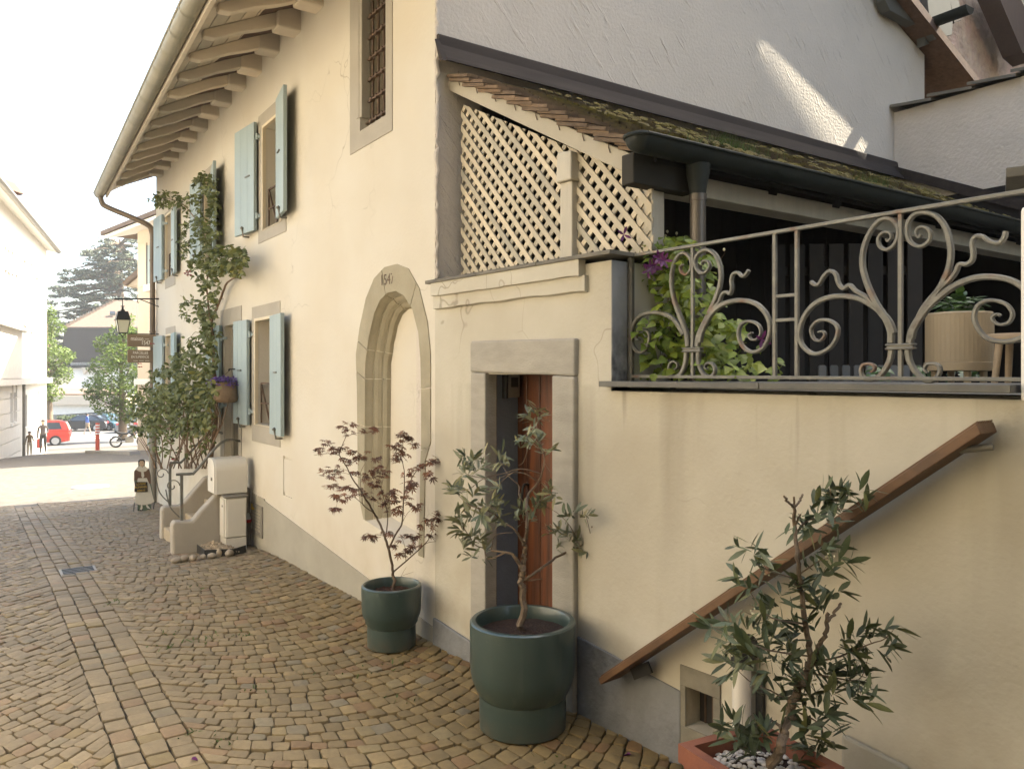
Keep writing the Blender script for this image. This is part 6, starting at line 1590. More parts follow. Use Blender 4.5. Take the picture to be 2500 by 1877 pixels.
# tray of gravel with river stones round it
tg = thing('gravel_tray', 'dark metal edging tray filled with gravel at the foot of the parapet', 'tray', (1.9, 7.85, -.08))
G = lambda u, v: (lambda p: Vector((p.x, p.y, 0)))(at_Z(390 + .1986 * u, 1050 + .1986 * v, 1.72 / ((1050 + .1986 * v - HORIZ) / FPX)))
q0, q1, q2 = G(318, 1500), G(760, 1535), G(945, 1460)
q0 = Vector((1.78, 7.72, 0)); q1 = Vector((2.02, 7.62, 0)); q2 = Vector((2.16, 7.72, 0))
for a, b in ((q0, q1), (q1, q2), (q0, q0 + Vector((0, .3, 0)))):
    mb = MB(); g = -.07; mb.prism([a + Vector((0, 0, g - .04)), b + Vector((0, 0, g - .04)), b + Vector((0, 0, g + .075)), a + Vector((0, 0, g + .075))], (b - a).cross(Vector((0, 0, 1))).normalized() * .006); mb.build('edging', M['blackiron'], tg)
mb = MB(); r_ = random.Random(91)
for k in range(420):
    u, v = r_.random(), r_.random(); p = q0 + (q1 - q0) * u * 1.15 + Vector((0.02, .36 * v, 0)); hgt = -.03 + .05 * (1 - abs(u - .5) * 2) * v
    mb.box(Vector((p.x, p.y, hgt)), (r_.uniform(.008, .018),) * 3, Matrix.Rotation(r_.uniform(0, 3), 3, 'X') @ Matrix.Rotation(r_.uniform(0, 3), 3, 'Z'))
mb.build('gravel', M['gravel'], tg, kind='stuff')
stn = [(205, 1530, .095, .05), (300, 1545, .10, .055), (410, 1540, .095, .055), (535, 1540, .065, .045), (640, 1530, .09, .05), (728, 1500, .055, .075), (855, 1500, .11, .06), (240, 1505, .06, .05)]
sm = []
for k in range(3):
    m2 = MB(); m2.lathe([(.05, -.95), (.55, -.78), (.9, -.35), (1, .1), (.85, .55), (.45, .88), (.05, .97)], (0, 0, 0), 14); m2.v = [v * r_.uniform(.94, 1.06) for v in m2.v]; me = m2.mesh('river_stone', smooth='all'); me.materials.append(M['stoneA']); sm.append(me)
lbs = ['pale flat river stone at the left end of the row by the steps', 'long grey river stone, second from the left by the gravel tray', 'brownish river stone in front of the left half of the gravel tray', 'small round river stone before the middle of the gravel tray', 'rounded tan river stone right of the small round one', 'upright river stone standing at the corner of the gravel tray', 'largest river stone lying in front of the meter cabinet', 'whitish river stone leaning on the leftmost ones by the parapet foot']
for k, (u, v, sx, sz) in enumerate(stn):
    g = G(u, v + 30); o = bpy.data.objects.new('river_stone', sm[k % 3]); COL.objects.link(o)
    yy = 7.60 + .02 * (k % 2); x = at_Y(390 + .1986 * u, 1340, yy).x
    o.location = (x, yy, gz(yy) + sz * .46); o.scale = (sx * .5, sx * .36, sz * .62); o.rotation_euler = (0, 0, k * .7)
    tag(o, lbs[k], 'stone', 'river stones round the gravel tray')
al = thing('wall_alarm', 'white and red alarm bell hanging beside the vent grille', 'alarm', at_X(603, 1265, WX - .04))
c = at_X(606, 1266, WX - .045)
mb = MB(); mb.lathe([(.006, .06), (.014, .05), (.030, .0), (.03, -.005)], c, 16); mb.build('bell', M['white'], al, smooth=True)
mb = MB(); mb.lathe([(.036, -.004), (.036, -.012), (.030, -.035), (.002, -.04)], c, 16); mb.build('red_cap', M['redcap'], al, smooth=True)
mb = MB(); mb.tube([c + Vector((.02, 0, .06)), c + Vector((.03, 0, .3))], .004, 6); mb.tube([c + Vector((.03, -.01, -.03)), c + Vector((.035, -.01, -.33))], .003, 6); mb.build('cable', M['white'], al)
mb = MB(); mb.box(c + Vector((.03, -.05, .13)), (.02, .05, .06)); mb.build('yellow_tag', M['yellow'], al)
# hanging copper basket of lavender blooms
hb = thing('hanging_basket', 'beaten copper pot of violet flowers hung on a bracket by the house door', 'hanging basket', (2.12, 8.42, 1.55))
YB = 8.42
b0 = at_Y(500 + .2407 * 215, 720 + .2407 * 1000, YB)
k_ = .2407 / FPX * (b0.x * SN + b0.y * CS)
mb = MB(); pr = [(88, -90), (112, -70), (122, -52), (108, 30), (92, 105), (96, 118), (88, 116), (80, 60), (1, 60)]
mb.lathe([(r * k_, z * k_) for r, z in pr], b0, 32); mb.build('pot', M['cork'], hb, smooth=40)
hk = at_Y(500 + .2407 * 245, 720 + .2407 * 752, YB)
mb = MB(); mb.tube([hk, Vector((WX, YB + .05, hk.z))], .006, 7); mb.tube([hk, hk + Vector((0, 0, -.02))], .008, 7); mb.build('bracket', M['blackiron'], hb, smooth=True)
for s in (-1, 1):
    mb = MB(); mb.tube([hk + Vector((.02, 0, 0)), b0 + Vector((s * 92 * k_, 0, 112 * k_))], .002, 5); mb.build('chain', M['blackiron'], hb)
fm = tmesh(T_PT, 'petal', M['lavender']); lv = []; r_ = random.Random(101)
for k in range(290):
    a = r_.uniform(0, 6.28); q = math.sqrt(r_.random()); p = b0 + Vector((math.cos(a) * q * 165 * k_ - 25 * k_, math.sin(a) * q * 120 * k_, (118 + 62 * r_.random() * (1.2 - q)) * k_ - (q > .8) * r_.uniform(0, .05)))
    lv.append(orient(p, Vector((r_.gauss(0, 1), r_.gauss(0, 1), r_.uniform(-.2, 1))), Vector((r_.gauss(0, 1), r_.gauss(0, 1), 1)), r_.uniform(.018, .032)))
for m in lv: inst('flower', fm, hb, m)
mb = MB(); fc = []
for k in range(260):
    a = r_.uniform(0, 6.28); q = math.sqrt(r_.random()); p = b0 + Vector((math.cos(a) * q * 140 * k_ - 15 * k_, math.sin(a) * q * 110 * k_, 108 * k_)); e = p + Vector((r_.gauss(0, .02), r_.gauss(0, .02), r_.uniform(.01, .06))); s = Vector((.0018, .001, 0))
    mb.add([p - s, p + s, e], [(0, 1, 2)]); fc.append((.8,) * 3)
o = mb.build('stems', M['grass'], hb, fix=False, kind='stuff'); tone_attr(o.data, fc)

# lantern on its bracket at the far corner
YL = 13.0
zl = lambda u, v: at_Y(270 + .1324 * u, 720 + .1324 * v, YL)
la = thing('wall_lantern', 'black four sided street lantern hung on an iron bracket at the house corner', 'lantern', zl(215, 600))
c = zl(222, 600); kk = .1324 / FPX * (c.x * SN + c.y * CS)
mb = MB(); mb.tube([zl(60, 75), Vector((WX, YL, zl(800, 68).z))], .011, 8); mb.tube([zl(540, 80), Vector((WX, YL, zl(820, 215).z))], .007, 6)
mb.tube([zl(490, 90) + Vector((0, 0, 0)), zl(495, 130), zl(515, 148), zl(528, 130)], .006, 6); mb.build('bracket', M['blackiron'], la, smooth=True)
def frus(mb, z0, r0, z1, r1, open_=False):
    A = [c + Vector((sx * r0 * kk, sy * r0 * kk, z0 * kk)) for sx, sy in ((-1, -1), (1, -1), (1, 1), (-1, 1))]
    B = [c + Vector((sx * r1 * kk, sy * r1 * kk, z1 * kk)) for sx, sy in ((-1, -1), (1, -1), (1, 1), (-1, 1))]
    mb.add(A + B, [(3, 2, 1, 0), (4, 5, 6, 7)] + [(i, (i + 1) % 4, 4 + (i + 1) % 4, 4 + i) for i in range(4)]); return A, B
mb = MB(); frus(mb, 150, 118, 295, 82); frus(mb, 135, 128, 152, 124); frus(mb, 295, 40, 330, 30); frus(mb, 330, 18, 395, 14); frus(mb, 385, 32, 398, 30)
mb.tube([c + Vector((0, 0, 395 * kk)), c + Vector((0, 0, 525 * kk))], 9 * kk, 6); mb.build('cap', M['blackiron'], la, bevel=.003)
A_ = [c + Vector((sx * 70 * kk, sy * 70 * kk, -100 * kk)) for sx, sy in ((-1, -1), (1, -1), (1, 1), (-1, 1))]
B_ = [c + Vector((sx * 108 * kk, sy * 108 * kk, 140 * kk)) for sx, sy in ((-1, -1), (1, -1), (1, 1), (-1, 1))]
mb = MB()
for i in range(4):
    mb.bar(A_[i], B_[i], 10 * kk, 10 * kk); mb.bar(A_[i], A_[(i + 1) % 4], 10 * kk, 10 * kk); mb.tube([A_[i], c + Vector((0, 0, -165 * kk))] if i else [A_[i], c + Vector((0, 0, -165 * kk))], 4 * kk, 5)
mb.lathe([(.002, -.02), (.012, 0), (.002, .02)], c + Vector((0, 0, -172 * kk)), 8)
mb.build('cage', M['blackiron'], la)
for i in range(4):
    mb = MB(); j = (i + 1) % 4; q = [A_[i], A_[j], B_[j], B_[i]]; cc = sum(q, Vector()) / 4
    mb.add([cc + (p - cc) * .94 for p in q], [(0, 1, 2, 3)]); mb.build('pane', M['lampglass'], la)
# hanging sign boards
def board(label, u0, v0, u1, v1):
    a = zl(u0, v0); b = zl(u1, v1); t = thing('hanging_sign', label, 'sign', (a.x, YL, b.z), 'brown sign boards at the house corner')
    mb = MB(); mb.span((a.x, YL - .012, b.z), (b.x, YL + .012, a.z)); mb.build('board', M['sign'], t, bevel=.002)
    for x in (.15, .85):
        mb = MB(); xx = a.x + (b.x - a.x) * x; mb.tube([(xx, YL, a.z), (xx, YL, a.z + .035)], .005, 6); mb.build('hook', M['blackiron'], t)
    return t
s1 = board('upper brown hanging sign reading maison 1547', 305, 722, 835, 960); s2 = board('lower brown hanging sign with two lines of capitals under the maison sign', 312, 1010, 838, 1250)
T_ = lambda body, u, v, h, par: text(body, h * kk * 1.45, M['letter'], par, zl(u, v) + Vector((0, -.0135, 0)), (1, 0, 0), (0, 0, 1), extrude=.0008, sx=.70)
T_('maison —', 368, 805, 75, s1); T_('1547', 560, 885, 78, s1)
T_('PARCELLES', 408, 1068, 52, s2); T_('EN SUPERFICIE', 376, 1143, 46, s2)
for k in range(3):
    mb = MB(); a = zl(415 + k * 108, 1212); mb.span((a.x, YL - .0135, a.z - .003), (a.x + 78 * kk, YL - .0121, a.z + .003)); mb.build('small_print', M['letter'], s2)
mb = MB(); a = zl(520, 190); mb.tube([Vector((WX, YL, zl(0, 700).z)), Vector((s1.location.x, YL, zl(0, 700).z))], .007, 6); mb.build('sign_arm', M['blackiron'], s1, smooth=True)

# painted wooden lottery lady
YW = 12.15
zw = lambda u, v: at_Y(310 + .0963 * u, 1100 + .0963 * v, YW)
wl_ = thing('lottery_figure', 'flat painted wooden figure of a woman in an apron holding a lottery sign', 'cut-out sign', (zw(430, 1500).x, YW, gz(YW)))
def cut(name, pts, m, y0, th=.012):
    mb = MB(); mb.prism([zw(u, v) + Vector((0, y0, 0)) for u, v in pts], (0, th, 0)); return mb.build(name, m, wl_, bevel=.001)
cut('board', [(270, 1530), (272, 1370), (190, 1320), (225, 1050), (180, 740), (185, 520), (290, 400), (285, 260), (330, 222), (430, 222), (458, 270), (450, 390), (560, 460), (605, 640), (610, 830), (690, 1290), (600, 1340), (620, 1500)], M['greenbd'], 0, .014)
cut('skirt', [(192, 1318), (225, 1000), (275, 690), (510, 690), (570, 820), (688, 1290), (600, 1340), (440, 1375), (300, 1370)], M['apron'], -.006, .006)
cut('jacket', [(190, 740), (182, 530), (235, 470), (380, 545), (545, 455), (575, 520), (608, 830), (560, 830), (500, 690), (275, 695), (250, 760)], M['brownjk'], -.009, .004)
cut('shawl', [(225, 480), (300, 390), (345, 380), (385, 420), (430, 380), (455, 395), (550, 450), (470, 520), (385, 545), (300, 520)], M['apron'], -.013, .004)
cut('shirt_front', [(360, 540), (420, 540), (435, 640), (400, 700), (365, 650)], M['apron'], -.013, .004)
cut('hair', [(285, 330), (282, 265), (330, 222), (425, 222), (458, 270), (452, 390), (430, 385), (425, 300), (310, 300), (320, 360)], M['hair'], -.006, .006)
cut('face', [(312, 350), (310, 290), (335, 260), (410, 258), (432, 300), (425, 360), (400, 400), (365, 405), (330, 390)], M['face'], -.009, .004)
for u in (345, 395): cut('eye', [(u - 10, 306), (u + 10, 306), (u + 10, 296), (u - 10, 296)], M['hair'], -.011, .002)
cut('mouth', [(355, 372), (388, 372), (380, 380), (362, 380)], M['redcap'], -.011, .002)
cut('foot', [(320, 1510), (345, 1440), (350, 1375), (390, 1375), (395, 1450), (375, 1500)], M['apron'], -.005, .005); cut('foot', [(475, 1375), (520, 1370), (560, 1430), (610, 1485), (580, 1490), (510, 1450)], M['apron'], -.005, .005)
cut('shoe', [(300, 1530), (330, 1490), (380, 1500), (400, 1455), (395, 1510)], M['black'], -.008, .003); cut('shoe', [(510, 1455), (590, 1478), (620, 1495), (570, 1500)], M['black'], -.008, .003)
lsb = cut('sign_panel', [(180, 1042), (200, 790), (510, 790), (522, 1040)], M['signblk'], -.022, .010)
for body, v, h in (('LOTERIE', 840, 62), ('ROMANDE', 918, 62), ('Billets ici', 1000, 56)):
    kw_ = .0963 / FPX * (zw(300, 900).x * SN + zw(300, 900).y * CS)
    text(body, h * kw_ * 1.25, M['gold'], lsb, zw(352, v) + Vector((0, -.0235, 0)), (1, 0, 0), (0, 0, 1), align='CENTER', sx=.74)
mb = MB(); mb.tube(spline([zw(280, 790) + Vector((0, -.017, 0)), zw(330, 768) + Vector((0, -.017, 0)), zw(430, 768) + Vector((0, -.017, 0)), zw(450, 790) + Vector((0, -.017, 0))], 4), .003, 5); mb.build('sign_handle', M['apron'], wl_)
for a, b, dy in (((195, 1320), (165, 1480), -.02), ((290, 1380), (285, 1540), .0), ((700, 1300), (705, 1590), .1)):
    mb = MB(); p = zw(*a) + Vector((0, .02, 0)); q = zw(*b) + Vector((0, dy, 0)); q.z = gz(YW + dy); mb.bar(p, q, .012, .012); mb.build('stand_leg', M['blackiron'], wl_)
mb = MB(); mb.prism([zw(240, 1530) + Vector((0, -.02, -.02)), zw(640, 1530) + Vector((0, -.02, -.02)), zw(640, 1530) + Vector((0, .12, -.02)), zw(240, 1530) + Vector((0, .12, -.02))], (0, 0, .01)); mb.build('foot_plate', M['louvre'], wl_)

# ================================================================== BACKGROUND
# left building, street side running away to the right
lbg = thing('white_townhouse', 'tall sunlit white townhouse with a rusticated ground floor on the left', 'house', (0.75, 33.9, -1.3))
f0 = Vector((0.74, 33.9, 0)); fd = (Vector((3.02, 46.4, 0)) - f0).normalized(); fn = Vector((fd.y, -fd.x, 0))
FL = (Vector((3.02, 46.4, 0)) - f0).length
def LB(s, z, off=0.0): return f0 + fd * s + fn * off + Vector((0, 0, z))
def lbx(u):
    d = ray(u, 900); q = Vector((d.x, d.y, 0))
    det = q.x * -fd.y + q.y * fd.x
    t = (f0.x * -fd.y + f0.y * fd.x) / det
    p = q * t - f0; return p.dot(fd), t
def lbp(u, v):
    s, t = lbx(u); return s, EYE - (v - HORIZ) / FPX * t
ZEV = 8.05
wins = []
for u0, u1, v0, v1 in ((10, 16, 600, 655), (19, 25, 607, 662), (28, 33, 612, 664), (37, 42, 618, 668), (57, 62, 617, 634), (73, 77, 630, 642), (87, 92, 640, 676), (9, 15, 804, 868), (19, 25, 806, 870), (29, 35, 808, 872), (38, 42, 810, 860), (57, 64, 794, 803), (74, 80, 798, 806)):
    (s0, a), (s1, b) = lbp(u0, v0), lbp(u1, v1); wins.append((s0, s1, b, a))
gw_ = []
for u0, u1, v0, v1 in ((22, 29, 960, 1032), (31, 38, 958, 1028), (58, 66, 965, 1041), (92, 96, 954, 1000)):
    (s0, a), (s1, b) = lbp(u0, v0), lbp(u1, v1); gw_.append((s0, s1, b, a))
mb = MB()
allw = wins + gw_
tess(mb, [LB(-6, -4), LB(FL, -4), LB(FL, ZEV), LB(-6, ZEV)], [[LB(s0, b), LB(s1, b), LB(s1, a), LB(s0, a)] for s0, s1, b, a in allw])
for s0, s1, b, a in allw:
    L = [LB(s0, b), LB(s1, b), LB(s1, a), LB(s0, a), LB(s0, b)]; mb.strip(L, [p - fn * .18 for p in L])
e0 = LB(FL, -4); e1 = e0 - fn * 9
mb.add([e0, e1, e1 + Vector((0, 0, ZEV + 4)), e0 + Vector((0, 0, ZEV + 4))], [(0, 1, 2, 3)])
mb.add([LB(-6, -4), LB(-6, -4) - fn * 9, LB(-6, ZEV) - fn * 9, LB(-6, ZEV)], [(0, 1, 2, 3)])
mb.build('wall', M['offwhite'], lbg, fix=False)
for i, (s0, s1, b, a) in enumerate(allw):
    w_ = part('window', lbg)
    mb = MB(); mb.prism([LB(s0, b, -.16), LB(s1, b, -.16), LB(s1, a, -.16), LB(s0, a, -.16)], fn * -.02); mb.build('pane', M['paneR'], w_)
    mb = MB()
    mb.bar(LB(s0 - .04, b - .06, .03), LB(s1 + .04, b - .06, .03), .12, .10); mb.build('sill', M['offwhite'], w_)
zc0 = lbp(107, 923)[1]
mb = MB(); mb.bar(LB(-6, zc0 - .1, .12), LB(FL + .1, zc0 - .1, .12), .26, .26); mb.build('cornice', M['offwhite'], lbg)
sp0 = lbx(36)[0]
mb = MB(); mb.prism([LB(-6, zc0 + .0, 0), LB(sp0, zc0 + .0, 0), LB(sp0, zc0 + 1.9, 0), LB(-6, zc0 + 1.9, 0)], fn * .25); mb.build('balcony_front', M['offwhite'], lbg)
mb = MB(); mb.bar(LB(-6, zc0 + 1.95, .2), LB(sp0 + .1, zc0 + 1.95, .2), .5, .14); mb.build('balcony_cap', M['offwhite'], lbg)
for k in range(7):                                       # rusticated courses
    z0 = -2.0 + k * .55; s1 = lbx(48)[0]
    prev = -6.0
    for s0, se, b, a in sorted([g for g in gw_ if g[0] < s1 - .3]) + [(s1, s1, 99, 99)]:
        hit = b - .05 < z0 + .5 and z0 < a + .05
        if s0 == s1 or hit:
            if s0 - .04 - prev > .1:
                mb = MB(); mb.prism([LB(prev, z0 + .02), LB(min(s0, s1) - .04, z0 + .02), LB(min(s0, s1) - .04, z0 + .53), LB(prev, z0 + .53)], fn * .05); mb.build('stone_course', M['offwhite'], lbg)
            prev = se + .04
sd = lbx(50)[0]
mb = MB(); mb.tube([LB(sd, zc0, .12), LB(sd, -2.2, .12)], .06, 8); mb.build('downpipe', M['louvre'], lbg, smooth=True)
ev0, ev1 = LB(-6, 7.92, .5), LB(FL + .35, 7.92, .5)
mb = MB(); mb.prism([LB(-6, ZEV, -.3), LB(FL + .1, ZEV, -.3), ev1, ev0], (0, 0, .12)); mb.build('soffit', M['offwhite'], lbg)
mb = MB(); mb.tube([ev0 + Vector((0, 0, .1)), ev1 + Vector((0, 0, .1))], .13, 8); mb.build('gutter', M['louvre'], lbg, smooth=True)
mb = MB(); mb.prism([ev0 + Vector((0, 0, .15)), ev1 + Vector((0, 0, .15)), LB(FL - 4, 10.4, -4.5), LB(-6, 10.4, -4.5)], (0, 0, .15)); mb.build('roof', M['roof'], lbg)
# dormer cheek peeping in at the left edge
d0 = at_Z(-20, 455, 30)
mb = MB(); rv_, fv_ = Vector((CS, -SN, 0)), Vector((SN, CS, 0))
def scr(u, v, Z): return at_Z(u, v, Z)
mb.prism([scr(-30, 430, 30), scr(4, 434, 30), scr(27, 463, 30), scr(18, 466, 30), (scr(-30, 466, 30))], fv_ * .8); mb.build('dormer_roof', M['roof'], lbg)
mb = MB(); mb.prism([scr(-30, 466, 30.2), scr(2, 466, 30.2), scr(6, 488, 30.2), scr(-30, 486, 30.2)], fv_ * .5); mb.build('dormer_cheek', M['glass'], lbg)
# peach house beyond ours
ph = thing('peach_house', 'peach rendered house with beige shutters half hidden behind the downpipe', 'house', (4.95, 31.7, -1.2))
g0_ = Vector((4.93, 31.7, 0)); gd = Vector((math.sin(R(-10)), math.cos(R(-10)), 0)); gn = Vector((-gd.y, gd.x, 0))     # outward towards the lane
g0_ = at_Z(336, 900, 35); g0_.z = 0
def PH(s, z, off=0.0): return g0_ - gd * s + gn * off + Vector((0, 0, z))
def phx(u, v):
    d = ray(u, v); nrm = gn; t = g0_.dot(Vector((nrm.x, nrm.y, 0))) / (d.x * nrm.x + d.y * nrm.y); p = Vector((d.x, d.y, 0)) * t - g0_
    return -p.dot(gd), EYE + d.z * t
ZPE = phx(345, 580)[1]
mb = MB(); mb.prism([PH(0, -3), PH(14, -3), PH(14, ZPE + .3), PH(0, ZPE + .3)], gn * -9); mb.build('wall', M['peach'], ph)
for u0, u1, v0, v1, m in ((340, 360, 600, 698, 'pinkish'), (361, 363, 600, 698, 'blackiron'), (364, 384, 600, 690, 'shutter'), (366, 384, 778, 840, 'pinkish')):
    (s0, a), (s1, b) = phx(u0, v0), phx(u1, v1); mb = MB(); mb.prism([PH(s0, b), PH(s1, b), PH(s1, a), PH(s0, a)], gn * .07); mb.build('shutter', M[m], ph)
(s0, a), (s1, b) = phx(358, 697), phx(400, 704); mb = MB(); mb.prism([PH(s0, b), PH(s1, b), PH(s1, a), PH(s0, a)], gn * .15); mb.build('sill', M['offwhite'], ph)
(s0, a), (s1, b) = phx(335, 925), phx(420, 942); mb = MB(); mb.prism([PH(s0, a - .25), PH(14, a - .25), PH(14, a), PH(s0, a)], gn * .14); mb.build('string_course', M['offwhite'], ph)
(s0, a), (s1, b) = phx(362, 1020), phx(376, 1090); mb = MB(); mb.prism([PH(s0, b), PH(s1, b), PH(s1, a), PH(s0, a)], gn * .05); mb.build('door', M['shutter'], ph)
mb = MB(); mb.prism([PH(-1.1, ZPE, 1.1), PH(14, ZPE, 1.1), PH(14, ZPE + .35, -.2), PH(-1.1, ZPE + .35, -.2)], (0, 0, .14)); mb.build('eave_soffit', M['offwhite'], ph)
mb = MB(); mb.prism([PH(-1.15, ZPE + .15, 1.2), PH(14, ZPE + .15, 1.2), PH(14, ZPE + 3.2, -4.5), PH(2.5, ZPE + 3.2, -4.5)], (0, 0, .18)); mb.build('roof', M['tanroof'], ph)
mb = MB(); mb.prism([PH(-1.15, ZPE + .15, 1.2), PH(2.5, ZPE + 3.2, -4.5), PH(-1.15, ZPE + .15, -10)], (0, 0, .18)); mb.build('roof', M['tanroof'], ph)
# little timber porch roof on its far side
mb = MB(); pz = 40
mb.prism([scr(298, 690, pz), scr(338, 654, pz), scr(338, 668, pz), scr(304, 697, pz)], fv_ * 1.5); mb.build('side_roof', M['tanroof'], ph)
mb = MB(); mb.prism([scr(300, 698, pz + .3), scr(338, 672, pz + .3), scr(338, 694, pz + .3), scr(318, 698, pz + .3)], fv_ * 1.0); mb.build('side_gable', M['pinkish'], ph)
# pavement wedge with kerb
mb = MB(); ka = at_Z(231, 1108, 31.5); kb = at_Z(342, 1092, 28.0); ka.z = gz(ka.y) + .12; kb.z = gz(kb.y) + .12
kd = (kb - ka).normalized(); kn = Vector((-kd.y, kd.x, 0))
mb.prism([ka, kb, kb - kn * .35, ka - kn * .35], (0, 0, -.3)); mb.build('kerb', M['kerb'], kind='structure')
bl = thing('red_bollard', 'red marker post with pale reflective bands at the pavement edge', 'bollard', ka + Vector((.2, .1, 0)))
pb = at_Z(238, 1095, 31.0); pb.z = gz(pb.y) + .1
hz_ = 67 / FPX * 31.0
mb = MB(); mb.tube([pb, pb + Vector((0, 0, hz_))], .075, 12); mb.build('post', M['redpost'], bl, smooth=40)
for k in range(4):
    z_ = hz_ * (.60 + .10 * k); mb = MB(); mb.tube([pb + Vector((0, 0, z_)), pb + Vector((0, 0, z_ + hz_ * .045))], .08, 12); mb.build('band', M['plate'], bl, smooth=40)

# ---- people
def skin_body(name, m, par, joints, edges, lv=2):
    me = bpy.data.meshes.new(name); me.from_pydata([tuple(Vector(j[0]) - LOC[par.name]) for j in joints], edges, []); me.materials.append(m)
    o = bpy.data.objects.new(name, me); COL.objects.link(o); o.parent = par
    sk = o.modifiers.new('skin', 'SKIN'); sk.use_smooth_shade = True
    if not me.skin_vertices: me.attributes.new('skin', 'FLOAT', 'POINT')
    dat = me.skin_vertices[0].data if me.skin_vertices else None
    if dat:
        for d_3, j in zip(dat, joints): d_3.radius = (j[1], j[1] if len(j) < 3 else j[2])
        dat[0].use_root = True
    sb = o.modifiers.new('sub', 'SUBSURF'); sb.levels = 1; sb.render_levels = lv
    return o
def person(label, base, H, face, mats, stride=.12, armL=None, armR=None, hair='hair'):
    t = thing('person', label, 'person', base)
    f = Vector(face).normalized(); r = Vector((f.y, -f.x, 0)); u = Vector((0, 0, 1)); B = Vector(base); k = H / 1.7
    P = lambda x, y, z: B + (r * x + f * y) * k + u * z * k
    mt, mp, ms = mats
    # one continuous figure, painted by height: legs, trunk, skin
    J = [(P(0, 0, .92), .125 * k, .095 * k), (P(0, .0, 1.10), .115 * k, .085 * k), (P(0, .0, 1.32), .15 * k, .095 * k), (P(0, 0, 1.42), .10 * k, .075 * k), (P(0, .01, 1.48), .05 * k), (P(0, .02, 1.55), .075 * k, .085 * k), (P(0, .02, 1.64), .072 * k, .085 * k)]
    E = [(0, 1), (1, 2), (2, 3), (3, 4), (4, 5), (5, 6)]
    def limb(pts, start):
        b = len(J)
        for p in pts: J.append(p)
        E.append((start, b)); [E.append((b + i, b + i + 1)) for i in range(len(pts) - 1)]
    for s in (-1, 1):
        st_ = stride * s
        limb([(P(.09 * s, 0, .84), .092 * k), (P(.095 * s, st_ * .4 + .02, .48), .065 * k), (P(.095 * s, st_, .10), .045 * k), (P(.10 * s, st_ + .11, .035), .035 * k)], 0)
    al_ = armL or [(-.17, 0, 1.36), (-.21, -.02, 1.10), (-.22, .06, .88), (-.22, .09, .79)]; ar_ = armR or [(.17, 0, 1.36), (.21, -.02, 1.10), (.22, .06, .88), (.22, .09, .79)]
    for a in (al_, ar_): limb([(P(*a[0]), .055 * k), (P(*a[1]), .042 * k), (P(*a[2]), .034 * k), (P(*a[3]), .032 * k)], 3)
    mm = bpy.data.materials.new('clothed_figure'); mm.use_nodes = True; nt = mm.node_tree; N = nt.nodes; L = nt.links; b_ = N['Principled BSDF']; b_.inputs['Roughness'].default_value = .8
    tcn = N.new('ShaderNodeTexCoord'); sep = N.new('ShaderNodeSeparateXYZ'); L.new(tcn.outputs['Object'], sep.inputs[0])
    dv = N.new('ShaderNodeMath'); dv.operation = 'DIVIDE'; dv.inputs[1].default_value = H; L.new(sep.outputs[2], dv.inputs[0])
    cr = N.new('ShaderNodeValToRGB'); cr.color_ramp.interpolation = 'CONSTANT'; e = cr.color_ramp.elements
    e[0].position = 0; e[0].color = (*ms[0], 1); e[1].position = ms[1]; e[1].color = (*mp, 1)
    x = e.new(.555); x.color = (*mt, 1); x = e.new(.865); x.color = (.36, .22, .15, 1); x = e.new(.955); x.color = (.03, .022, .018, 1)
    L.new(dv.outputs[0], cr.inputs[0]); L.new(cr.outputs[0], b_.inputs['Base Color'])
    o = skin_body('body', mm, t, J, E)
    mb = MB(); mb.lathe([(.01, -.12), (.09, -.07), (.098, 0), (.075, .065), (.01, .09)], P(0, -.015, 1.645), 14, 1, 1); mb.v = [P(0, -.015, 1.645) + (p - P(0, -.015, 1.645)) * k * .98 for p in mb.v]; mb.build('hair', M[hair], t, smooth=True)
    for s in (-1, 1):
        mb = MB(); mb.box(P(.028 * s, .105, 1.60), (.018 * k, .018 * k, .012 * k)); mb.build('eye', M['hair'], t)
    mb = MB(); mb.box(P(0, .115, 1.57), (.02 * k, .03 * k, .03 * k)); mb.build('nose', M['skin'], t, bevel=.004)
    return t, P
away = Vector((.12, 1, 0))
pw = at_Z(105, 1105, 37.0); pw.z = gz(pw.y)
t, P = person('woman in a dark patterned top and black trousers with a red shopping bag', pw, 1.58, -away, ((.055, .045, .045), (.016, .015, .016), ((.10, .05, .04), .04)), stride=.10,
              armR=[(.17, 0, 1.36), (.215, -.03, 1.10), (.225, .0, .86), (.23, .02, .77)], armL=[(-.17, 0, 1.36), (-.22, .0, 1.12), (-.16, .16, 1.02), (-.08, .2, 1.0)])
bg = thing('shopping_bag', 'red shopping bag carried by the woman in black trousers', 'bag', P(.3, 0, .38))
c = P(.26, 0, .56); mb = MB(); r3 = rv_
mb.prism([c - r3 * .24 - Vector((0, 0, .26)), c + r3 * .22 - Vector((0, 0, .26)), c + r3 * .14 + Vector((0, 0, .16)), c - r3 * .12 + Vector((0, 0, .16))], fv_ * .14); mb.build('bag_body', M['redbag'], bg, bevel=.02)
mb = MB(); mb.tube(spline([c - r3 * .08 + Vector((0, 0, .15)) + fv_ * .07, P(.28, .02, .80), c + r3 * .09 + Vector((0, 0, .15)) + fv_ * .07], 5), .012, 6); mb.build('bag_handle', M['redbag'], bg)
pc_ = at_Z(72, 1106, 32.4); pc_.z = gz(pc_.y)
person('small child in an olive brown shirt and pale trousers beside the woman', pc_, .98, -away, ((.15, .10, .05), (.42, .36, .26), ((.5, .45, .4), .05)), stride=.08, armL=[(-.17, 0, 1.36), (-.24, -.0, 1.12), (-.33, .05, .95), (-.38, .06, .88)])
pb_ = at_Z(213, 1052, 63); pb_.z = gz(pb_.y)
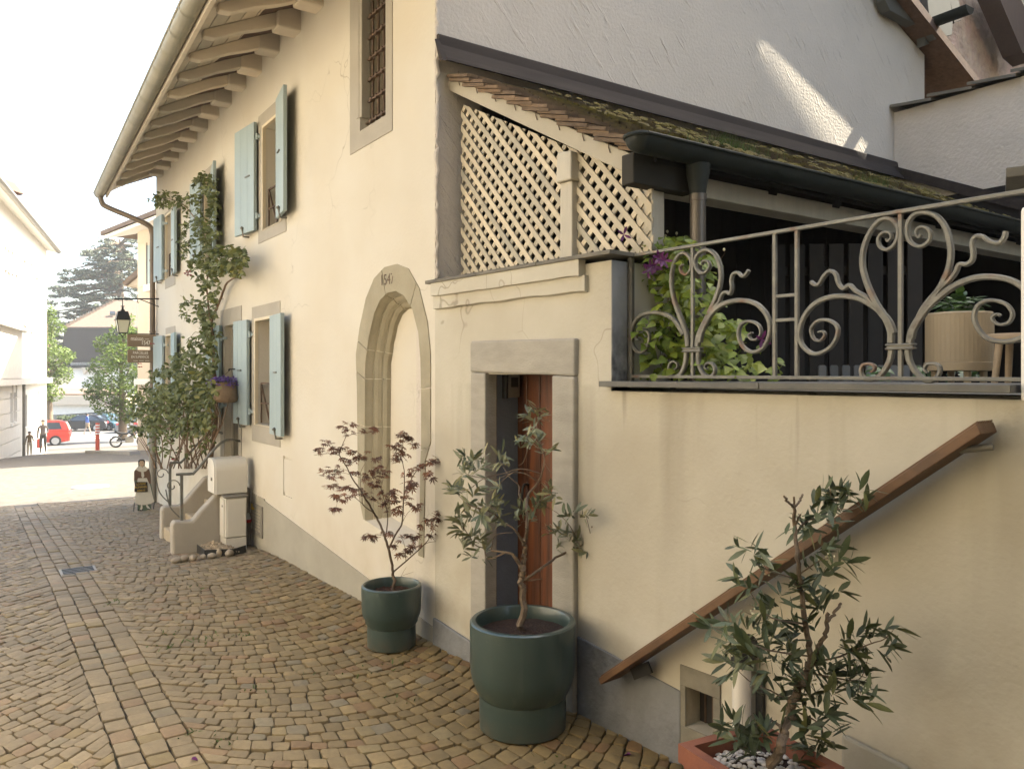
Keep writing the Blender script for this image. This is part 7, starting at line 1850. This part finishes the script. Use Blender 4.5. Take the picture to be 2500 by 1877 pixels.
person('person in a blue shirt walking in front of the black car', pb_, 1.68, Vector((.8, .3, 0)), ((.04, .09, .30), (.30, .22, .15), ((.4, .3, .25), .30)), stride=.22)

# ---- cars
def car(label, base, head, L_, H_, W_, m, hatch=False, group='cars in the far lot'):
    t = thing('parked_car', label, 'car', base, group)
    f = Vector((math.cos(head), math.sin(head), 0)); s = Vector((-f.y, f.x, 0)); B = Vector(base)
    P = lambda x, y, z: B + f * (x * L_) + s * (y * W_) + Vector((0, 0, z * H_))
    side = [(-.5, .18), (-.495, .52), (-.47, .60), (-.44, .64), (.18, .62), (.30, .58), (.46, .48), (.5, .36), (.49, .18), (.40, .14), (-.40, .14)] if not hatch else [(-.49, .18), (-.5, .45), (-.48, .62), (-.44, .64), (.22, .62), (.40, .52), (.49, .36), (.49, .18), (.40, .14), (-.40, .14)]
    n = len(side); rows = []
    for y, ins in ((-.5, .03), (-.44, 0), (.44, 0), (.5, .03)):
        rows.append([P(x * (1 - ins), y, z + (ins * .6 if z < .3 else -ins * .6)) for x, z in side])
    mb = MB()
    for a, b in zip(rows, rows[1:]): mb.strip(a + a[:1], b + b[:1])
    mb.add(rows[0], [tuple(range(n))]); mb.add(rows[-1], [tuple(range(n))]); mb.build('body', M[m], t, smooth=35)
    cab = [(-.46, .63), (-.36, .93), (-.26, .99), (.02, 1.0), (.10, .96), (.27, .62)] if not hatch else [(-.485, .63), (-.43, .92), (-.34, .99), (-.02, 1.0), (.08, .96), (.27, .62)]
    if not hatch: cab = [(-.45, .63), (-.27, .94), (-.18, .99), (.03, 1.0), (.11, .96), (.29, .61)]
    lo = [P(x, -.46 + (.09 if z > .8 else 0), z) for x, z in cab]; hi = [P(x, .46 - (.09 if z > .8 else 0), z) for x, z in cab]
    mb = MB(); mb.strip(lo, hi); mb.add(lo, [tuple(range(len(lo)))]); mb.add(hi, [tuple(range(len(hi)))]); mb.build('cabin', M[m], t, smooth=35)
    for sgn in (-1, 1):
        def W3(x, z): return P(x, sgn * (.468 - .09 * max(0, (z - .63) / .34)), z)
        for (a, b, c_, d) in (((cab[0][0] + .10, .66), (-.09, .66), (-.09, .93), (cab[1][0] + .08, .92)), ((-.07, .66), (.22, .66), (.09, .92), (-.07, .94))):
            mb = MB(); mb.add([W3(*q) for q in (a, b, c_, d)], [(0, 1, 2, 3)]); mb.build('side_window', M['carglass'], t)
        for x in (-.30, .31):
            c_ = P(x, sgn * .44, 0); rr = .31; w_ = part('wheel', t, c_)
            mb = MB(); a = s * sgn; pts = [c_ + Vector((0, 0, rr)) + (f * math.cos(q) + Vector((0, 0, 1)) * math.sin(q)) * rr for q in [k * math.pi / 9 for k in range(18)]]; mb.prism([p + a * .02 for p in pts], a * .19); mb.build('tyre', M['tyre'], w_, bevel=.02)
            mb = MB(); pts = [c_ + Vector((0, 0, rr)) + (f * math.cos(q) + Vector((0, 0, 1)) * math.sin(q)) * rr * .66 for q in [k * math.pi / 9 for k in range(18)]]; mb.prism([p + a * .20 for p in pts], a * .02); mb.build('rim', M['rim'], w_)
        mb = MB(); mb.box(P(.235, sgn * .53, .66), (.18, .18, .12)); mb.build('mirror', M[m], t, bevel=.02)
        mb = MB(); mb.prism([P(-.497, sgn * .44, .50), P(-.497, sgn * .28, .52), P(-.485, sgn * .28, .60), P(-.485, sgn * .44, .58)], f * -.03); mb.build('tail_light', M['taillight'], t)
        mb = MB(); mb.prism([P(.475, sgn * .44, .40), P(.49, sgn * .28, .40), P(.46, sgn * .28, .48), P(.44, sgn * .44, .48)], f * .03); mb.build('headlight', M['plate'], t)
    r0, r1 = cab[0], cab[1]; w0, w1 = cab[-1], cab[-2]
    mb = MB(); e = .012; mb.add([P(r0[0] - e + .02, -.38, r0[1] + .05), P(r0[0] - e + .02, .38, r0[1] + .05), P(r1[0] - e, .30, r1[1] - .02), P(r1[0] - e, -.30, r1[1] - .02)], [(0, 1, 2, 3)]); mb.build('rear_window', M['carglass'], t)
    mb = MB(); mb.add([P(w0[0] + e - .02, -.38, w0[1] + .04), P(w0[0] + e - .02, .38, w0[1] + .04), P(w1[0] + e, .30, w1[1] - .03), P(w1[0] + e, -.30, w1[1] - .03)], [(0, 1, 2, 3)]); mb.build('windscreen', M['carglass'], t)
    mb = MB(); mb.prism([P(-.503, -.15, .36), P(-.503, .15, .36), P(-.503, .15, .44), P(-.503, -.15, .44)], f * -.02); mb.build('number_plate', M['plate'], t)
    return t
def cpos(u, v, Z):
    p = at_Z(u, v, Z); p.z = gz(p.y); return p
hd0 = math.atan2(CS, SN)
car('red hatchback parked beside the white townhouse', cpos(84, 1083, 47.5), math.atan2(SN, -CS) + .45, 3.9, 1.52, 1.72, 'redcar', True)
car('black saloon parked in the shade behind the person in blue', cpos(210, 1050, 70), math.atan2(SN, -CS) + .05, 4.4, 1.46, 1.78, 'blackcar')
car('dark teal car between the black and the grey one', cpos(268, 1050, 71), math.atan2(-SN, CS) - .5, 4.1, 1.5, 1.76, 'tealcar', True)
car('grey car at the right end of the parked row', cpos(318, 1050, 66), math.atan2(CS, SN) + .35, 4.4, 1.5, 1.8, 'greycar')
# motorbike on the pavement
mo = thing('motorbike', 'black and chrome motorbike leaning on its stand by the peach house', 'motorbike', cpos(318, 1086, 44))
b0_ = cpos(316, 1086, 44); fm_ = (rv_ * .93 + fv_ * .36).normalized()
for x in (-.68, .68):
    c_ = b0_ + fm_ * x + Vector((0, 0, .31)); w_ = part('wheel', mo)
    mb = MB(); mb.tube([c_ + (fm_ * math.cos(q) + Vector((0, 0, 1)) * math.sin(q)) * .28 for q in [k * math.pi / 10 for k in range(21)]], .05, 8, caps=False); mb.build('tyre', M['tyre'], w_, smooth=True)
    mb = MB()
    for k in range(6): mb.tube([c_, c_ + (fm_ * math.cos(k * 1.05) + Vector((0, 0, 1)) * math.sin(k * 1.05)) * .27], .012, 5)
    mb.build('spokes', M['rim'], w_)
Q = lambda x, z: b0_ + fm_ * x + Vector((0, 0, z))
mb = MB(); mb.tube([Q(-.68, .31), Q(-.2, .45), Q(.35, .75), Q(.5, .95)], .05, 7); mb.tube([Q(.68, .31), Q(.45, .98)], .04, 7); mb.tube([Q(-.68, .31), Q(-.35, .7)], .035, 6); mb.build('frame', M['blackiron'], mo, smooth=True)
mb = MB(); mb.lathe([(.05, -.13), (.17, -.08), (.19, 0), (.15, .1), (.04, .14)], Q(.18, .80), 12, 1.5, 1.0); mb.build('fuel_tank', M['blackcar'], mo, smooth=True)
mb = MB(); mb.prism([Q(-.62, .72), Q(-.05, .68), Q(-.02, .80), Q(-.35, .80), Q(-.68, .88)], Vector((-fm_.y, fm_.x, 0)) * .24); mb.build('seat', M['black'], mo, bevel=.03)
mb = MB(); mb.box(Q(.0, .42), (.42, .26, .32)); mb.build('engine', M['louvre'], mo, bevel=.04)
mb = MB(); mb.tube([Q(.05, .28), Q(-.9, .34)], .05, 8); mb.build('exhaust', M['rim'], mo, smooth=True)
mb = MB(); sd_ = Vector((-fm_.y, fm_.x, 0)); mb.tube([Q(.36, 1.05) + sd_ * .36, Q(.45, 1.02), Q(.36, 1.05) - sd_ * .36], .018, 6); mb.build('handlebar', M['blackiron'], mo)
mb = MB(); mb.lathe([(.02, -.08), (.10, -.05), (.11, .04), (.09, .06)], Q(.58, .88), 12); mb.build('headlight', M['rim'], mo, smooth=True)

# ---- mansard house in the distance
Zm = 98.0
mh = thing('mansard_house', 'distant house with a dark slate mansard and a tan hipped roof above', 'house', cpos(225, 1000, Zm))
def q(u, v, Z=Zm): return at_Z(u, v, Z)
mb = MB(); mb.prism([q(172, 1010), q(345, 1010), q(345, 885), q(172, 885)], fv_ * 14); mb.build('wall', M['offwhite'], mh)
mb = MB(); A = [q(146, 892), q(360, 892), q(345, 800), q(158, 800)]; Bk = [p + fv_ * 16 for p in A]
mb.add(A + Bk, [(0, 1, 2, 3), (0, 3, 7, 4), (1, 5, 6, 2), (4, 7, 6, 5), (3, 2, 6, 7)]); mb.build('mansard', M['mansard'], mh)
mb = MB(); A = [q(156, 802), q(350, 802), q(350, 738, Zm + 6), q(278, 738, Zm + 6)]; mb.prism(A, (0, 0, .2)); mb.add([q(156, 802), q(278, 738, Zm + 6), q(156, 802) + fv_ * 14], [(0, 1, 2)]); mb.build('hip_roof', M['tanroof'], mh)
mb = MB()
for k in range(16):
    p = q(158, 800) + (q(278, 738, Zm + 6) - q(158, 800)) * (k / 15); mb.box(p + Vector((0, 0, .15)), (.5, .5, .35))
mb.build('ridge_tiles', M['tanroof'], mh)
mb = MB(); mb.prism([q(268, 770, Zm + 2.2), q(282, 770, Zm + 2.2), q(280, 764, Zm + 2.6), q(268, 764, Zm + 2.6)], (0, 0, .25)); mb.build('roof_window', M['glass'], mh)
mb = MB(); mb.bar(q(150, 895, Zm - .3), q(360, 895, Zm - .3), .35, .35); mb.tube([q(215, 895, Zm - .4), q(240, 912, Zm - .4), q(241, 960, Zm - .4)], .16, 6); mb.build('gutter', M['blackiron'], mh)
mb = MB(); mb.prism([q(203, 897, Zm - .2), q(221, 897, Zm - .2), q(208, 915, Zm - .2)], fv_ * -.4); mb.build('bracket', M['pinkish'], mh)
lo_ = thing('low_white_building', 'long low white building with a flat tan roof behind the parked cars', 'building', cpos(200, 1030, 84))
mb = MB(); mb.prism([q(118, 1050, 84), q(262, 1050, 84), q(262, 985, 84), q(118, 985, 84)], fv_ * 5); mb.build('wall', M['offwhite'], lo_)
mb = MB(); mb.prism([q(110, 988, 83.4), q(300, 988, 83.4), q(300, 966, 83.4), q(125, 966, 83.4)], fv_ * 6); mb.build('roof_band', M['pinkish'], lo_)
mb = MB(); mb.prism([q(128, 966, 84), q(300, 966, 84), q(300, 952, 90), q(150, 952, 90)], (0, 0, .2)); mb.build('roof', M['tanroof'], lo_)
fnc = thing('railing_fence', 'dark railing fence with a grey panel along the far side of the parking lot', 'fence', cpos(150, 1045, 78))
mb = MB(); mb.prism([q(108, 1036, 78), q(141, 1036, 78), q(141, 1012, 78), q(108, 1012, 78)], fv_ * .1); mb.build('panel', M['louvre'], fnc)
mb = MB(); mb.bar(q(141, 1014, 78), q(262, 1006, 78), .12, .12); mb.build('top_rail', M['blackiron'], fnc)
for u in (146, 180, 215, 250):
    mb = MB(); mb.bar(q(u, 1012, 78), q(u, 1046, 78), .12, .12); mb.build('post', M['blackiron'], fnc)
hw = thing('trimmed_hedge', 'dark trimmed hedge behind the parked cars', 'hedge', cpos(200, 1048, 76))
mb = MB(); fc = []; r_ = random.Random(111)
for k in range(1500):
    p = at_Z(r_.uniform(142, 300), 1045, r_.uniform(75.5, 77)); p.z = gz(p.y) + r_.uniform(0, 1.1); s = r_.uniform(.08, .2)
    d = Vector((r_.gauss(0, 1), r_.gauss(0, 1), r_.gauss(0, 1))).normalized(); e = d.orthogonal().normalized()
    mb.add([p - d * s, p + e * s, p + d * s, p - e * s], [(0, 1, 2, 3)]); fc.append((r_.uniform(.5, 1.1),) * 3)
o = mb.build('foliage', M['hedge'], hw, fix=False, kind='stuff'); tone_attr(o.data, fc)

# ---- trees
def leafcloud(mb, fc, c, rad, n, size, r, flat=1.0, tl=(.55, 1.2), hollow=.35):
    for k in range(n):
        d = Vector((r.gauss(0, 1), r.gauss(0, 1), r.gauss(0, 1))).normalized() * (hollow + (1 - hollow) * r.random() ** .5)
        p = Vector(c) + Vector((d.x * rad, d.y * rad, d.z * rad * flat)); s = size * r.uniform(.6, 1.3)
        a = Vector((r.gauss(0, 1), r.gauss(0, 1), r.gauss(0, .6))).normalized(); b = (a.cross(Vector((r.gauss(0, .6), r.gauss(0, .6), 1)))).normalized()
        mb.add([p - a * s, p + b * s * .6, p + a * s, p - b * s * .6], [(0, 1, 2, 3)]); fc.append((r.uniform(*tl),) * 3)
def tree(name, label, base, top, trunk_r, blobs, m, n, size, seed, bark='bark', flat=.8, group=None):
    t = thing(name, label, 'tree', base, group); r = random.Random(seed); B = Vector(base); Tp = Vector(top)
    mb = MB(); P = spline([B, B.lerp(Tp, .3) + Vector((r.gauss(0, .1), 0, 0)), B.lerp(Tp, .6), Tp], 5); mb.tube(P, [trunk_r * (1 - .8 * i / (len(P) - 1)) for i in range(len(P))], 9); mb.build('trunk', M[bark], t, smooth=True)
    mb = MB(); fc = []
    for k, (c, rad) in enumerate(blobs):
        c = Vector(c); j = B.lerp(Tp, min(.95, max(.25, (c.z - B.z) / (Tp.z - B.z) * .75)))
        m2 = MB(); m2.tube(spline([j, j.lerp(c, .5) + Vector((0, 0, -.06 * (c - j).length)), c], 4), [trunk_r * .4, trunk_r * .3, trunk_r * .25, trunk_r * .2, trunk_r * .18, trunk_r * .15, trunk_r * .12, trunk_r * .1, trunk_r * .08][:9], 6); m2.build('limb', M[bark], t, smooth=True)
        leafcloud(mb, fc, c, rad, int(n * rad * rad), size, r, flat)
    o = mb.build('crown', M[m], t, fix=False, kind='stuff'); tone_attr(o.data, fc)
    return t
Z_ = 58
px = Z_ / FPX
def tb(u, v, Z, dz=0.0): return at_Z(u, v, Z + dz)
bl_ = [(tb(u, v, Z_, dz), r * px) for u, v, r, dz in ((100, 780, 34, 0), (130, 800, 30, 1), (105, 850, 40, -1), (140, 870, 34, 1), (165, 868, 20, 0), (120, 910, 38, 0), (150, 915, 30, 1), (100, 950, 36, -1), (130, 960, 26, 0), (90, 820, 40, 0), (115, 760, 22, 0))]
tree('plane_tree', 'fresh green tree beside the white townhouse, left of the mansard house', cpos(122, 1040, Z_), tb(115, 800, Z_), .28, bl_, 'lime', 620, .105, 3, flat=.85, group='bright green trees at the lot')
Z_ = 50; px = Z_ / FPX
bl_ = [(tb(u, v, Z_, dz), r * px) for u, v, r, dz in ((265, 840, 34, 0), (300, 810, 30, 1), (325, 830, 34, 0), (290, 870, 40, -1), (245, 895, 32, 1), (320, 890, 42, 0), (235, 945, 34, 0), (270, 935, 42, -1), (310, 950, 44, 0), (340, 940, 40, 1), (255, 985, 34, 0), (295, 1000, 36, 0), (330, 1000, 34, 0), (225, 965, 20, 0), (312, 780, 20, 0))]
tree('plane_tree', 'large fresh green tree between the mansard house and the peach house', cpos(300, 1060, Z_), tb(295, 860, Z_), .3, bl_, 'lime', 620, .10, 4, flat=.85, group='bright green trees at the lot')
# cedar
Zc = 112; px = Zc / FPX
ct = thing('cedar_tree', 'large old cedar with layered grey green branches behind the mansard house', 'tree', cpos(300, 1000, Zc))
r_ = random.Random(121)
cb = cpos(300, 1000, Zc); ctp = tb(292, 585, Zc)
mb = MB(); P = spline([cb, cb.lerp(ctp, .5), ctp], 6); mb.tube(P, [.9 - .75 * i / (len(P) - 1) for i in range(len(P))], 9); mb.build('trunk', M['bark'], ct, smooth=True)
mb = MB(); fc = []
pads = []
for v, lo, hi in ((592, 255, 330), (610, 190, 345), (632, 180, 350), (655, 150, 360), (668, 130, 280), (690, 118, 350), (712, 110, 250), (735, 112, 350), (760, 105, 340), (785, 118, 300), (810, 125, 260), (835, 120, 220), (645, 240, 350), (620, 215, 300), (680, 240, 340), (720, 210, 330), (860, 110, 180)):
    for k in range(int((hi - lo) / 12)):
        u = r_.uniform(lo, hi); pads.append((u, v + r_.gauss(0, 9) + abs(u - 292) * .05, r_.uniform(13, 24))); pads.append((u + r_.gauss(0, 12), v + r_.uniform(4, 16), r_.uniform(10, 18)))
for i, (u, v, rad) in enumerate(pads):
    c = tb(u, v, Zc, r_.uniform(-5, 5))
    if i % 4 == 0:
        j = cb.lerp(ctp, min(.97, max(.35, (c.z - cb.z + 1) / (ctp.z - cb.z)))); m2 = MB(); m2.tube([j, j.lerp(c, .6) + Vector((0, 0, .3)), c], [.22, .12, .05], 6); m2.build('limb', M['bark'], ct, smooth=True)
    leafcloud(mb, fc, c, rad * px, 70, .20, r_, .30, (.6, 1.3), .1)
o = mb.build('crown', M['cedar'], ct, fix=False, kind='stuff'); tone_attr(o.data, fc)
# hazy summer air over the whole place
mb = MB(); mb.span((-90, -25, -6.0), (160, 190, 24)); hz = mb.build('haze', M['haze'], loc=(0, 80, 0), kind='stuff')
